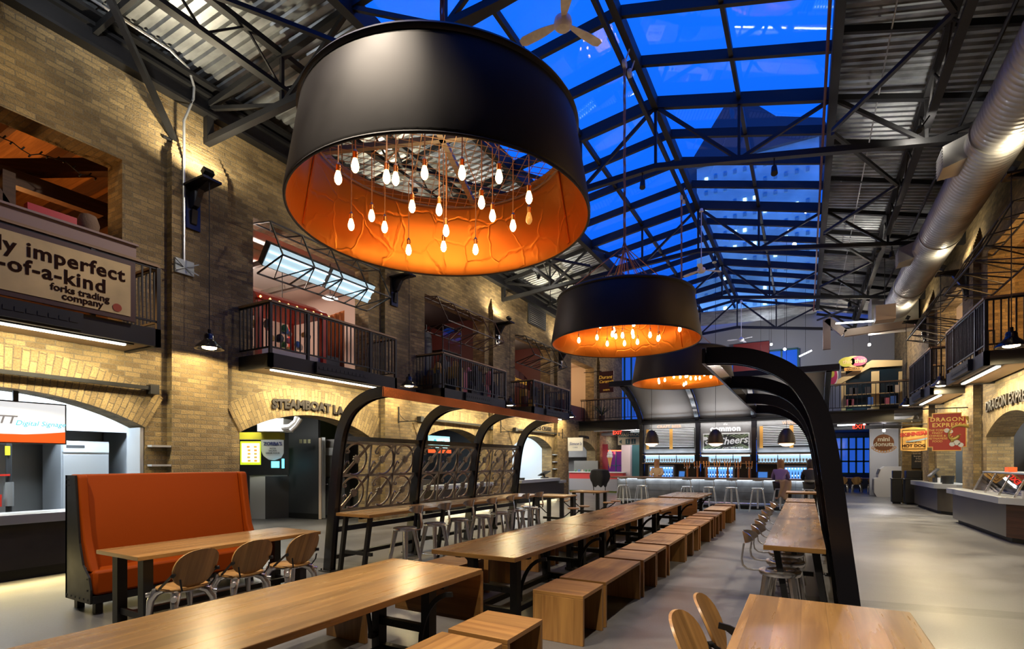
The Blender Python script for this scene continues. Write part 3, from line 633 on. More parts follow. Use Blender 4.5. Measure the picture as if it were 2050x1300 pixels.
# ---- arched steel screens with ledge tables
def rib_profile(sg, x0):
    P = [(0, 0), (.05, .5), (.11, 1.0), (.18, 1.6), (.24, 1.95), (.31, 2.16), (.42, 2.34), (.56, 2.46), (.74, 2.55), (.93, 2.60), (1.16, 2.62)]
    # smooth with Catmull-Rom
    out = []
    for i in range(len(P) - 1):
        p0 = P[max(i - 1, 0)]; p1 = P[i]; p2 = P[i + 1]; p3 = P[min(i + 2, len(P) - 1)]
        for k in range(4):
            t = k / 4; out.append(tuple(.5 * ((2 * b) + (-a + c) * t + (2 * a - 5 * b + 4 * c - d) * t * t + (-a + 3 * b - 3 * c + d) * t ** 3) for a, b, c, d in zip(p0, p1, p2, p3)))
    out.append(P[-1]); return [(x0 + sg * x, z) for x, z in out]
def screen(sg, x0, ys, label, toprail_mat):
    pr = rib_profile(sg, x0); t = thing('arched_screen', label, 'screen', (x0, (ys[0] + ys[-1]) / 2, 0), 'arched steel screens')
    for y in ys:
        m = MB()
        for dy in (-.045, .045):
            m.ribbon([(x, y + dy, z) for x, z in pr], .014, .15, (0, 1, 0))
        m.ribbon([(x, y, z) for x, z in pr], .1, .03, (0, 1, 0)); m.ribbon([(x + (.068 if sg > 0 else -.068) * 0, y, z) for x, z in pr[:1] + pr[-1:]] if 0 else [(x, y, z) for x, z in pr], .075, .12, (0, 1, 0))
        m.build('rib', GLOSSB, t)
        MB().box(x0 - .12, x0 + .13, y - .1, y + .1, 0, .015).cyl((x0 - .09, y - .07, 0), (x0 - .09, y - .07, .04), .012).cyl((x0 + .1, y - .07, 0), (x0 + .1, y - .07, .04), .012).build('base_plate', STEEL, t)
    px = lambda z: np.interp(z, [q[1] for q in pr[:24]], [q[0] for q in pr[:24]])
    xe = pr[-1][0]
    MB().box(min(xe, xe + sg * .03), max(xe, xe + sg * .03), ys[0] - .1, ys[-1] + .15, 2.54, 2.68).build('top_rail', toprail_mat, t, bevel=.004)
    for z, h in ((1.99, .07), (.82, .1), (.62, .08), (.2, .06)):
        x = float(px(z)); MB().box(x - .04, x + .04, ys[0], ys[-1], z - h / 2, z + h / 2).build('cross_rail', GLOSSB if z > 1 else STEEL, t)
    # salvaged wrought ironwork in each bay, set between z .9 and 1.95
    for bi in range(len(ys) - 1):
        ya, yb = ys[bi] + .08, ys[bi + 1] - .08; W_ = (yb - ya) / 3
        Q = lambda u, z: (float(px(z)), ya + u, z)
        rl = MB()
        for z in (1.93, 1.43): rl.bar(Q(0, z), Q(yb - ya, z), .02, .04)
        for zz in (.9,): rl.bar(Q(0, zz), Q(yb - ya, zz), .02, .04)
        rl.build('flat_bar', CHROME if False else IRON, t)
        for k in range(3):
            u0 = W_ * k; u1 = W_ * (k + 1); uc = (u0 + u1) / 2; m = MB()
            for (z0, z1) in ((1.43, 1.93), (.92, 1.41)):
                zc = (z0 + z1) / 2; R = (z1 - z0) / 2 - .01; cu = uc + (.03 if k % 2 else -.03)
                m.tube([Q(cu + R * .98 * math.cos(a), zc + R * math.sin(a)) for a in ramp(-1.9, 2.6, 24)], .017, 6)
                a0 = 2.6; c2 = (cu + R * .98 * math.cos(a0), zc + R * math.sin(a0))
                m.tube([Q(c2[0] + .05 * (1 - s) * math.cos(3 + 5 * s) + .05, c2[1] + .05 * (1 - s) * math.sin(3 + 5 * s)) for s in ramp(0, .9, 10)], .013, 5)
                m.bar(Q(u0 + .03, z0), Q(u1 - .02, z1), .018, .044)
                m.tube([Q(u0 + .02 + .12 * s, z0 + .02 + .2 * math.sin(s * 2.2)) for s in ramp(0, 1, 8)], .012, 5)
            m.bar(Q(u1, .92), Q(u1, 1.93), .02, .026) if k < 2 else None
            m.build('scroll_work', IRON, t, smooth=True)
            hb = MB()
            for zc in (1.68, 1.16):
                c = Q(uc, zc); pts = []
                hb.cyl((c[0] - .02, c[1], c[2]), (c[0] + .02, c[1], c[2]), .05, n=10)
                for q in range(8):
                    a = q * PI / 4; hb.cyl((c[0] - .015, c[1] + .05 * math.cos(a), c[2] + .05 * math.sin(a)), (c[0] + .015, c[1] + .05 * math.cos(a), c[2] + .05 * math.sin(a)), .018, n=6)
            hb.build('rosette', IRON, t)
    return t
IRON = mat('wrought_iron', (.20, .18, .165), .34, .75, vary=.2, vs=8)
screen(1, -6.24, [5.45, 7.28, 9.12, 10.98], 'black arched steel screen with salvaged ironwork and copper top rail beside the brick wall', COPPER)
screen(-1, .36, [5.1, 6.95, 8.8, 10.65], 'black arched steel screen rising along the open aisle with ledge table', GLOSSB)
def ledge(x0, x1, y0, y1, sg, label, zt=.9):
    t = thing('ledge_table', label, 'table', ((x0 + x1) / 2, (y0 + y1) / 2, 0), 'long ledge tables')
    MB().box(x0, x1, y0, y1, zt - .045, zt).build('tabletop', WOOD, t, grain=1, bevel=.004)
    ni = 4
    for k in range(ni):
        y = y0 + .12 + (y1 - y0 - .24) * k / (ni - 1); xi, xo = (x0, x1) if sg > 0 else (x1, x0)
        MB().bar((xo - sg * .10, y, zt - .045), (xo - sg * .24, y, 0), .05, .06, up=(0, 1, 0)).build('leg', STEEL, t)
        MB().bar((xi + sg * .08, y, zt - .045), (xi - sg * .05, y, 0), .05, .06, up=(0, 1, 0)).build('leg', STEEL, t)
        MB().box(x0 + .07, x1 - .07, y - .02, y + .02, .30, .35).build('crossbar', STEEL, t)
    MB().box((x0 + x1) / 2 - .02, (x0 + x1) / 2 + .02, y0 + .14, y1 - .14, zt - .09, zt - .045).build('apron', STEEL, t)
ledge(-5.93, -5.27, 5.3, 10.68, 1, 'long oak ledge table against the ironwork screen beside the brick wall')
ledge(-.33, .15, 5.13, 10.68, -1, 'long oak ledge table against the screen along the open aisle')
def stool():
    """back at +x"""
    t = thing('metal_stool', 'x y z w', 'stool', (0, 0, 0))
    MB().lathe([(0, 0), (.05, .0), (.055, -.012), (.07, 0), (.15, .004), (.175, -.004), (.18, -.02), (.17, -.045), (.165, -.045), (.17, -.02), (0, -.016)], (0, 0, .65), 24).build('seat', CHROME, t, smooth=True, world=False)
    for sx in (-1, 1):
        for sy in (-1, 1):
            MB().tube([(sx * .095, sy * .095, .625), (sx * .13, sy * .13, .38), (sx * .175, sy * .175, .02), (sx * .178, sy * .178, 0)], .02, 8, rs=[.037, .031, .022, .018]).build('leg', CHROME, t, smooth=True, world=False)
    for z, r in ((.14, .162), (.17, .162)):
        pass
    MB().tube([(r_, s_, .16) for r_, s_ in ((-.158, -.158), (.158, -.158), (.158, .158), (-.158, .158))], .009, 6, closed=True).build('foot_rail', CHROME, t, world=False)
    MB().ribbon([(.15, 0, .632), (.22, 0, .625), (.28, 0, .632), (.315, 0, .66), (.325, 0, .72), (.315, 0, .80), (.305, 0, .87)], .04, .012, (0, 1, 0)).build('back_bracket', CHROME, t, smooth=True, world=False)
    vs = []; fs = []; n1, n2 = 13, 5
    for side in (0, .008):
        for i in range(n1):
            u = -1 + 2 * i / (n1 - 1)
            for j in range(n2):
                v = -1 + 2 * j / (n2 - 1); hh = .06 * (1 - .55 * abs(u) ** 2.2) if abs(u) < 1 else .02
                vs.append((.30 - .09 * u * u + side + .012 * v, u * .155, .93 + v * hh + .012 * abs(u)))
    for s_ in (0, 1):
        for i in range(n1 - 1):
            for j in range(n2 - 1):
                a = s_ * n1 * n2 + i * n2 + j; q = (a, a + 1, a + n2 + 1, a + n2); fs.append(q if s_ else q[::-1])
    for i in range(n1 - 1):
        for j in (0, n2 - 1): a = i * n2 + j; b = a + n1 * n2; fs.append((a, a + n2, b + n2, b))
    for i in (0, n1 - 1):
        for j in range(n2 - 1): a = i * n2 + j; b = a + n1 * n2; fs.append((a, a + 1, b + 1, b))
    MB().add(vs, fs).build('backrest', CHROME, t, smooth=True, world=False)
    return t
s0 = stool(); first = True
for i, y in enumerate([6.05, 6.72, 7.42, 8.1, 8.8, 9.5, 10.15]):
    lab = 'polished metal stool with small back, %s along the screen beside the brick wall' % ORD[i]
    if first: s0.location = (-5.28, y, 0); s0['label'] = lab; s0['group'] = 'polished metal stools'; first = False
    else: dup(s0, (-5.26 + random.uniform(-.03, .03), y, 0), random.uniform(-.15, .15), lab)
for i, y in enumerate([5.36, 5.9, 6.46, 7.1, 7.75, 8.5, 9.45]):
    dup(s0, (-.2 + random.uniform(-.01, .03), y, 0), PI + random.uniform(-.12, .12), 'polished metal stool with small back, %s at the ledge along the open aisle' % ORD[i])

# ---- square tables with swing-out seats, before the food counters
def square_table(x0, x1, y0, y1, label):
    xm, ym = (x0 + x1) / 2, (y0 + y1) / 2; t = thing('square_table', label, 'table', (xm, ym, 0), 'square tables with swing seats')
    MB().box(x0, x1, y0, y1, .71, .75).build('tabletop', WOOD, t, grain=0, bevel=.004)
    for sx in (-1, 1):
        for sy in (-1, 1):
            lx, ly = xm + sx * ((x1 - x0) / 2 - .1), ym + sy * ((y1 - y0) / 2 - .1)
            MB().box(lx - .045, lx + .045, ly - .045, ly + .045, 0, .71).build('leg', STEEL, t)
            ex, ey = lx + sx * .33, ly + sy * .02
            MB().tube([(lx, ly, .2), (lx + sx * .1, ly, .24), (ex - sx * .05, ey, .38), (ex, ey, .43)], .016, 6).build('swing_arm', STEEL, t)
            MB().lathe([(0, 0), (.14, 0), (.15, .01), (.15, .025), (.14, .035), (0, .035)], (ex, ey, .43), 20).build('swing_seat', PLY, t, smooth=True)
    MB().box(xm - (x1 - x0) / 2 + .1, xm + (x1 - x0) / 2 - .1, ym - .03, ym + .03, .1, .16).build('crossbar', STEEL, t)
square_table(-6.3, -5.4, 12.25, 13.15, 'small square oak table with four swing seats, nearer of the pair')
square_table(-6.2, -5.25, 14.5, 15.35, 'small square oak table with four swing seats, farther of the pair')
# small tables beyond the right ledge
t = thing('small_table', 'small oak table beyond the end of the aisle ledge table', 'table', (-.1, 11.5, 0))
MB().box(-.33, .15, 10.95, 12.0, .855, .9).build('tabletop', WOOD, t, grain=1)
for y in (11.1, 11.85):
    for x in (-.25, .07): MB().box(x - .03, x + .03, y - .03, y + .03, 0, .855).build('leg', STEEL, t)
x0, _ = onY(1690 - 0, 0, 1) if 0 else (0, 0)
t = thing('end_table', 'square oak topped table between the aisle ledge and the seated woman', 'table', (-.05, 14.6, 0))
MB().box(-.42, .28, 14.2, 15.0, .86, .9).build('tabletop', WOOD, t, grain=0)
for y in (14.3, 14.9):
    for x in (-.34, .2): MB().box(x - .03, x + .03, y - .03, y + .03, 0, .86).build('leg', STEEL, t)
# ================================================================ HANGING THINGS
DRUMO = mat('drum_outside', (.034, .030, .029), .5, .4, vary=.2, vs=1.5)
def drum_in():
    m, nt, b = nodemat('drum_inside'); N = nt.nodes; L = nt.links
    tc = N.new('ShaderNodeTexCoord'); v = N.new('ShaderNodeTexVoronoi'); v.feature = 'DISTANCE_TO_EDGE'; v.inputs['Scale'].default_value = 2.6
    n = N.new('ShaderNodeTexNoise'); n.inputs['Scale'].default_value = 3; n.inputs['Detail'].default_value = 3; L.new(tc.outputs['Object'], n.inputs['Vector'])
    vs = N.new('ShaderNodeVectorMath'); vs.operation = 'SCALE'; vs.inputs['Scale'].default_value = .25; L.new(n.outputs['Color'], vs.inputs[0])
    va = N.new('ShaderNodeVectorMath'); va.operation = 'ADD'; L.new(tc.outputs['Object'], va.inputs[0]); L.new(vs.outputs[0], va.inputs[1]); L.new(va.outputs[0], v.inputs['Vector'])
    r = N.new('ShaderNodeMapRange'); r.inputs[1].default_value = 0; r.inputs[2].default_value = .05; L.new(v.outputs['Distance'], r.inputs[0])
    ad = N.new('ShaderNodeMath'); ad.operation = 'ADD'; L.new(r.outputs[0], ad.inputs[0]); L.new(n.outputs['Fac'], ad.inputs[1])
    bp = N.new('ShaderNodeBump'); bp.inputs['Strength'].default_value = .3; bp.inputs['Distance'].default_value = .006; L.new(ad.outputs[0], bp.inputs['Height']); L.new(bp.outputs[0], b.inputs['Normal'])
    b.inputs['Base Color'].default_value = (.70, .22, .03, 1); b.inputs['Metallic'].default_value = .85; b.inputs['Roughness'].default_value = .3
    return m
DRUMI = drum_in()
BULB = mat('lit_filament_bulb', (1, .8, .5), .3, emit=(1, .62, .25), es=13)
BRASS = mat('aged_brass', (.52, .27, .10), .3, 1.)
CORD = mat('copper_cord', (.34, .15, .06), .6)
GRIDM = mat('grid_wire', (.42, .30, .20), .35, .8)
B1 = [(677, 350, 1), (711, 325, 1), (774, 348, 1), (792, 352, 1), (850, 340, 1), (925, 340, 1), (999, 348, 1), (703, 445, 1), (744, 427, 1), (770, 450, 1), (825, 408, 1), (879, 415, 1), (964, 400, 1), (986, 427, 1), (1059, 390, 1), (1059, 432, 0), (1027, 447, 1), (893, 457, 1), (818, 496, 1), (888, 489, 1), (952, 495, 1)]
def drum(yc, label, fans=True, bulbs=None, n=20, xc=-3.2):
    zb, zt, R0, R1 = 4.05, 4.94, 1.47, 1.34
    t = thing('drum_lamp', label, 'lamp', (xc, yc, zb), 'giant drum lamps')
    c = (xc, yc, 0); N_ = 96
    MB().lathe([(R0, zb), (R0 + .012, zb + .03), (R0 - .0 + (R1 - R0) * .97, zt - .03), (R1 + .02, zt - .02), (R1 + .03, zt), (R1 + .015, zt + .025), (R1 - .03, zt + .025)], c, N_).build('shade', DRUMO, t, smooth=True)
    MB().lathe([(R1 - .03, zt + .02), (R1 - .035, zt - .03), (R0 - .02, zb + .02), (R0 - .012, zb), (R0 + .001, zb)], c, N_).build('shade_lining', DRUMI, t, smooth=True)
    MB().tube([(xc + (R0 - .002) * math.cos(a), yc + (R0 - .002) * math.sin(a), zb) for a in [2 * PI * k / 96 for k in range(96)]], .013, 6, closed=True).build('bottom_rim', DRUMO, t, smooth=True)
    # seams inside
    for a in (.9, 3.6, 5.6):
        sm = MB(); sm.bar((xc + (R0 - .03) * math.cos(a), yc + (R0 - .03) * math.sin(a), zb + .03), (xc + (R1 - .05) * math.cos(a), yc + (R1 - .05) * math.sin(a), zt - .04), .05, .012)
        sm.build('seam_strip', DRUMI, t)
    zg = zt - .10; g = MB()
    for k in range(-12, 13):
        d = k * .11; h = math.sqrt(max(0, (R1 - .06) ** 2 - d * d))
        if h < .2: continue
        for rot in (PI / 4, -PI / 4):
            ca, sa = math.cos(rot), math.sin(rot)
            g.bar((xc + d * ca - h * sa, yc + d * sa + h * ca, zg), (xc + d * ca + h * sa, yc + d * sa - h * ca, zg), .0055)
    g.tube([(xc + (R1 - .06) * math.cos(a), yc + (R1 - .06) * math.sin(a), zg) for a in [2 * PI * k / 48 for k in range(48)]], .012, 5, closed=True)
    g.build('wire_grid', GRIDM, t)
    for a in (.35, .35 + PI / 2):
        MB().bar((xc - (R1 - .05) * math.cos(a), yc - (R1 - .05) * math.sin(a), zg + .07), (xc + (R1 - .05) * math.cos(a), yc + (R1 - .05) * math.sin(a), zg + .07), .06, .05).build('support_beam', STAIND, t)
    # bulbs
    pos = []
    if bulbs:
        for px, py, lit in bulbs:
            zc = 4.45 + (py - 330) / 165 * 1.45 + random.uniform(-.12, .12); xx = (px - 1025) / F * zc; pos.append((xx * CT - zc * ST, xx * ST + zc * CT, EYE + (HY - py) * zc / F, lit))
    else:
        rr = random.Random(int(yc * 10))
        for k in range(n):
            r = 1.08 * math.sqrt((k + .5) / n); a = k * 2.39996 + rr.random() * .5; pos.append((xc + r * math.cos(a), yc + r * math.sin(a), rr.uniform(4.12, 4.5), 1))
    bl = MB(); bd = MB(); hold = MB(); cd = MB()
    for x, y, z, lit in pos:
        prof = [(0, -.088), (.015, -.084), (.029, -.064), (.034, -.038), (.028, -.006), (.018, .025), (.015, .038)]
        if bulbs or True:
            pass
        hold = MB().cyl((x, y, z + .03), (x, y, z + .085), .02, n=10).cyl((x, y, z + .085), (x, y, z + .11), .023, .008, n=10).cyl((x - .02, y, z + .055), (x + .035, y, z + .055), .004, n=5)
        hd = hold.build('bulb_socket', BRASS, t); MB().lathe(prof, (x, y, z), 12).build('bulb', BULB if lit else AMBER, hd, smooth=True)
        k = .35; gx, gy = xc + (x - xc) * (1 + .0), yc + (y - yc)
        cd.tube([(x, y, z + .1), (x + .003, y, (z + zg) / 2), (gx, gy, zg), (xc + (gx - xc) * .75, yc + (gy - yc) * .75, zg + .1), (xc + (gx - xc) * .05, yc + (gy - yc) * .05, 5.92)], .0055, 5)
    cd.build('cord', CORD, t)
    rp = MB()
    for k in range(4):
        a = k * PI / 2 + .6; rp.tube([(xc + (R1 - .03) * math.cos(a), yc + (R1 - .03) * math.sin(a), zt + .02), (xc + .05 * math.cos(a), yc + .05 * math.sin(a), 5.98), (xc + .02 * math.cos(a), yc + .02 * math.sin(a), 6.08)], .009, 5)
    for k in range(3):
        a = k * 2.1; pts = [(xc + .018 * math.cos(a + z * 5), yc + .018 * math.sin(a + z * 5), z) for z in ramp(6.0, 9.75, 40)]; rp.tube(pts, .011, 5)
    rp.build('hanging_rope', CORD, t)
    for dy in (0, .35):
        py_ = MB(); py_.cyl((xc - .03, yc + dy, 9.72 + dy * .1), (xc + .03, yc + dy, 9.72 + dy * .1), .085, n=18).cyl((xc - .04, yc + dy, 9.72 + dy * .1), (xc + .04, yc + dy, 9.72 + dy * .1), .02, n=8).bar((xc, yc + dy, 9.72), (xc + .1, yc + dy, 9.98), .02)
        py_.build('pulley', WHITE, t)
    L0 = light('POINT', (xc, yc, 4.46), DRUMW, (1, .60, .26), size=.5, parent=t)
    return t
AMBER = mat('amber_glass', (.55, .25, .05), .15, emit=(1, .45, .1), es=.4)
DRUMW = 25
drum(4.23, 'giant black drum lamp nearest the camera, copper lined with hanging bulbs', bulbs=B1)
drum(10.3, 'giant black drum lamp, middle one in size, above the joined tables', n=22)
drum(16.35, 'giant black drum lamp, smallest in view, before the bar canopy', n=22, xc=-3.3)
FANW = mat('chalky_fan_paint', (.80, .77, .72), .5, vary=.15, vs=10)
def fan(x, y, z, rz, label, zt=9.9):
    t = thing('ceiling_fan', label, 'fan', (x, y, z), 'white ceiling fans')
    MB().lathe([(0, -.09), (.09, -.085), (.125, -.05), (.13, 0), (.12, .05), (.06, .09), (.03, .12), (0, .12)], (x, y, z), 24).build('motor', FANW, t, smooth=True)
    MB().cyl((x, y, z + .1), (x, y, zt), .014).lathe([(.0, 0), (.07, 0), (.05, .09), (0, .09)], (x, y, zt - .09), 16).build('rod', FANW, t)
    for k in range(3):
        a = rz + k * 2 * PI / 3; n = 10; vs = []; fs = []
        for i in range(n):
            s_ = i / (n - 1); r = .12 + .56 * s_; w = (.035 + .045 * math.sin(min(1, s_ * 1.6) * PI / 2)) * (1 if s_ < .93 else .6); tw = .18 - .1 * s_
            for q, dz in ((-1, 0), (1, 0), (1, .008), (-1, .008)):
                lx, ly, lz = r, q * w, q * w * tw - .03 * s_ + dz; vs.append((x + lx * math.cos(a) - ly * math.sin(a), y + lx * math.sin(a) + ly * math.cos(a), z + lz))
        for i in range(n - 1):
            for q in range(4): fs.append((i * 4 + q, i * 4 + (q + 1) % 4, i * 4 + 4 + (q + 1) % 4, i * 4 + 4 + q))
        fs += [(0, 1, 2, 3), tuple((n - 1) * 4 + q for q in (3, 2, 1, 0))]
        MB().add(vs, fs).build('blade', FANW, t, smooth=True)
def at_z(px, py, z):
    return onZ(px, py, z)
_f = onZ(1127, 46, 7.9); fan(_f[0], _f[1], 7.9, 3.15, 'white three bladed ceiling fan under the skylight beside the nearest drum lamp')
_f = onZ(1404, 541, 7.9); fan(_f[0], _f[1], 7.9, .6, 'white three bladed ceiling fan above and behind the second drum lamp')
_f = onZ(1484, 680, 7.9); fan(_f[0], _f[1], 7.9, 1.4, 'tiny distant white ceiling fan near the roof end')

# ---- wall brackets with pendant lamp below and floodlight on top
def bracket(X, sg, y, label, gp, zlamp=3.68, E=1., U=1.):
    t = thing('wall_pendant', label, 'lamp', (X, y, zlamp), gp)
    xa = X + sg * .16; xo = X + sg * .72
    b = MB(); b.box(min(xa, xa + sg * .05), max(xa, xa + sg * .05), y - .13, y + .13, 5.95, 6.72)
    b.box(min(xa, xo + sg * .1), max(xa, xo + sg * .1), y - .17, y + .17, 6.70, 6.74)
    b.prism([(xa, 6.7), (xo + sg * .05, 6.7), (xa + sg * .32, 6.62), (xa + sg * .24, 6.5), (xa + sg * .16, 6.36), (xa, 6.3)], 1, y - .05, y + .05)
    b.prism([(xa, 6.3), (xa + sg * .12, 6.3), (xa + sg * .08, 6.05), (xa, 6.0)], 1, y - .05, y + .05)
    b.build('bracket', GLOSSB, t)
    MB().cyl((xo, y, 6.7), (xo, y, zlamp + .3), .008, n=6).build('cord', BLACK, t)
    shd = MB().lathe([(.0, .36), (.028, .35), (.03, .28), (.07, .27), (.085, .24), (.085, .19), (.1, .15), (.17, .09), (.225, .03), (.24, .0), (.225, .003), (.165, .08), (.09, .14), (.05, .16)], (xo, y, zlamp), 28); shd = shd.build('shade', GLOSSB, t, smooth=True)
    MB().lathe([(0, -.01), (.08, -.012), (.115, .0), (.12, .03), (.08, .1), (0, .12)], (xo, y, zlamp + .01), 18).build('bulb', GLOWW, shd, smooth=True)
    f = MB().box(-.055, .055, -.09, .09, -.05, .05)
    f.xf(Matrix.Translation((xo - sg * .05, y, 6.88)) @ Matrix.Rotation(-sg * .5, 4, 'Y'))
    f.cyl((xo - sg * .05, y, 6.72), (xo - sg * .05, y, 6.86), .015); f.build('floodlight', STEEL, t)
    light('SPOT', (xo, y, zlamp - .03), 110 * E, (1, .78, .42), (xo - sg * .25, y, 0), size=.06, angle=172, blend=.12, parent=t)
    light('SPOT', (xo - sg * .08, y, 6.98), 170 * U, (1, .86, .60), (X + sg * .35, y + .1, 8.4), size=.05, angle=165, blend=.6, parent=t)
for i, y in enumerate([5.48, 10.91, 16.44, 22.08]):
    bracket(XL, 1, y, ['black wall pendant with bracket and floodlight, largest, on the brick pillar near the lettered sign', 'black wall pendant behind the biggest drum lamp rim, between two balconies', 'black wall pendant hanging before the third balcony end', 'small distant black wall pendant by the far bridge corner'][i], 'black pendants along the brick wall')
for i, y in enumerate([6.9, 12.4, 17.95, 23.5]):
    if i == 0: continue
    bracket(XR, -1, y, ['', 'black wall pendant cut by the view edge, by the nearest duct wall balcony', 'black wall bracket pendant between the two balconies of the duct wall', 'farthest black wall bracket pendant on the duct wall'][i], 'black pendants along the duct wall', E=.8, U=.3)

# ---- silver duct on the duct wall
t = thing('air_duct', 'long round silver spiral air duct hung along the wall above the balconies', 'duct', (3.15, 15, 7.6))
pr = []; y = -1.0
vs = []; N_ = 32; ys = []
while y < 25.2: ys += [(y, .46), (y + .09, .46), (y + .1, .468), (y + .12, .468)]; y += .13
m = MB()
for yy, r in ys:
    for k in range(N_): a = 2 * PI * k / N_; m.v.append((3.12 + r * math.cos(a), yy, 7.72 + r * math.sin(a)))
for i in range(len(ys) - 1):
    for k in range(N_): m.f.append((i * N_ + k, (i + 1) * N_ + k, (i + 1) * N_ + (k + 1) % N_, i * N_ + (k + 1) % N_))
m.f.append(tuple((len(ys) - 1) * N_ + k for k in range(N_)))
m.build('pipe', DUCTM, t, smooth=True)
for yy in (4, 8.2, 12.6, 17.5, 22.2): MB().cyl((3.12, yy, 7.72), (3.12, yy + .05, 7.72), .485, n=32).build('joint_band', DUCTM, t)
for yy in (7.6, 13.1, 18.7):
    mm = MB(); mm.add([(2.72, yy - .1, 7.5), (2.72, yy + .65, 7.5), (2.72, yy + .65, 7.95), (2.72, yy - .1, 7.95), (2.35, yy - .02, 7.42), (2.35, yy + .52, 7.42), (2.35, yy + .52, 7.85), (2.35, yy - .02, 7.85)], [(0, 1, 2, 3), (7, 6, 5, 4), (0, 4, 5, 1), (1, 5, 6, 2), (2, 6, 7, 3), (3, 7, 4, 0)])
    g = mm.build('air_outlet', DUCTM, t); sl = MB()
    for k in range(7): z = 7.46 + .055 * k; sl.box(2.335, 2.355, yy + .0, yy + .5, z, z + .02)
    s2 = sl.build('grille', WHITE, g, world=False)
    for v in s2.data.vertices: v.co = Vector(v.co) - Vector(t.location)
MB().box(2.3, 3.8, 25.2, 26.6, 7.0, 8.3).build('plenum_box', DUCTM, t)
hs = MB()
for yy in ramp(2, 24, 9): hs.cyl((3.12, yy, 8.1), (3.12, yy, roofz(3.12)), .012, n=5)
hs.build('hanger_rod', STEEL, t)
# sprinkler pipes
o = MB().tube([(2.75, -2, 8.55), (2.75, 30, 8.55)], .035, 8).build('sprinkler_pipe', RAILB); tag(o, 'thick black pipe running under the metal deck beside the silver duct', 'pipe')
o = MB().tube([(1.3, -2, roofz(1.3) - .08), (1.3, 30, roofz(1.3) - .08)], .014, 6).build('conduit_pipe', STAIN); tag(o, 'thin shiny conduit under the deck between skylight and duct', 'pipe')
o = MB().tube([(XSR - .16, -2, 9.05), (XSR - .16, 29.5, 9.05)], .028, 8).build('sprinkler_pipe', mat('red_brown_pipe', (.12, .03, .02), .5)); tag(o, 'thin dark red pipe along the skylight edge on the duct side', 'pipe')
cl = [(XL + .35, -2, 8.9)] + [(XL + .35, 5.0, 8.9), (XL + .30, 5.35, 8.82), (XL + .2, 5.5, 8.62), (XL + .18, 5.5, 8.4), (XL + .18, 5.33, 7.9), (XL + .18, 5.33, 5.3)]
o = MB().tube(cl, .022, 8).build('conduit_pipe', STAIN); tag(o, 'bent silver conduit coming down the brick pillar to a speaker box', 'pipe')
o = MB().box(XL + .16, XL + .2, 5.17, 5.5, 5.08, 5.34); 
for yy, zz in ((5.13, 5.3), (5.54, 5.3), (5.13, 5.1), (5.54, 5.1)): o.bar((XL + .2, 5.33, 5.2), (XL + .28, yy, zz), .02)
o = o.build('alarm_box', mat('pale_box', (.4, .45, .45), .3)); tag(o, 'small square grey box with prongs on the brick pillar below the conduit', 'box')
o = MB().bar((XL + .02, 5.25, 7.55), (-8.75, 3.3, 9.0), .09).bar((XL + .02, 5.05, 7.5), (XL + .02, 5.45, 7.5), .05, .03).build('wind_brace', BEAM); tag(o, 'long black steel brace slanting from roof to the first brick pillar', 'brace')
# fill spotlights added on the bottom chords to light tables, chairs and aisles
def fill_spot(x, y, z, tx, ty, E, col=(1, .86, .68), ang=70):
    t = thing('fill_spotlight', 'small black spotlight clamped under the roof steel, %s' % SPOTL[len(SPOTS)], 'spotlight', (x, y, z), 'track spotlights in the roof'); SPOTS.append(t)
    d = (Vector((tx, ty, 0)) - Vector((x, y, z))).normalized(); p = Vector((x, y, z))
    MB().cyl(p - d * .12, p + d * .10, .055, .07, n=14).bar((x, y, z + .02), (x, y, z + .28), .03).build('housing', BLACK, t)
    light('SPOT', p + d * .14, E, col, (tx, ty, 0), size=.06, angle=ang, blend=.5, parent=t)
SPOTS = []; SPOTL = ['over the aisle ledge, second truss', 'over the joined tables, second truss', 'over the square tables, third truss', 'over the joined tables, third truss', 'over the duct side counters, third truss', 'over the far tables, fourth truss', 'over the duct side aisle, fourth truss', 'above the viewer toward the nearest table', 'above the viewer toward the right table', 'above the viewer toward the sofa', 'above the viewer toward the aisle', 'turned to the chairs by the sofa', 'turned to the right table chairs', 'extra c', 'extra d']
def tz(x): return 7.82 + .82 * (1 - abs(x - XC) / 7.0) - .32
K1 = 1300
for k_, (x, k, wy, wz, e) in enumerate([(-5.6, 1, 2.6, 4.6, 420), (-5.6, 2, 8.4, 5.0, 230), (-5.6, 3, 14, 5.0, 230), (-5.6, 4, 20, 5.0, 230)]):  # warm fill added to light the sign, balconies and wall
    t = thing('wall_fill_spot', 'small spotlight on the roof truss turned to the %s balcony' % ['lettered', 'bright room', 'third', 'farthest brick side'][k_], 'spotlight', (x, ysk(YT[k], x), tz(x)), 'wall washers on the trusses'); p_ = Vector(t.location); d = (Vector((XL, wy, wz)) - p_).normalized()
    MB().cyl(p_ - d * .12, p_ + d * .1, .05, .065, n=12).bar((x, p_.y, p_.z), (x, p_.y, p_.z + .28), .025).build('housing', BLACK, t)
    light('SPOT', p_ + d * .14, e, (1, .86, .66), (XL, wy, wz), size=.08, angle=62, blend=.8, parent=t)
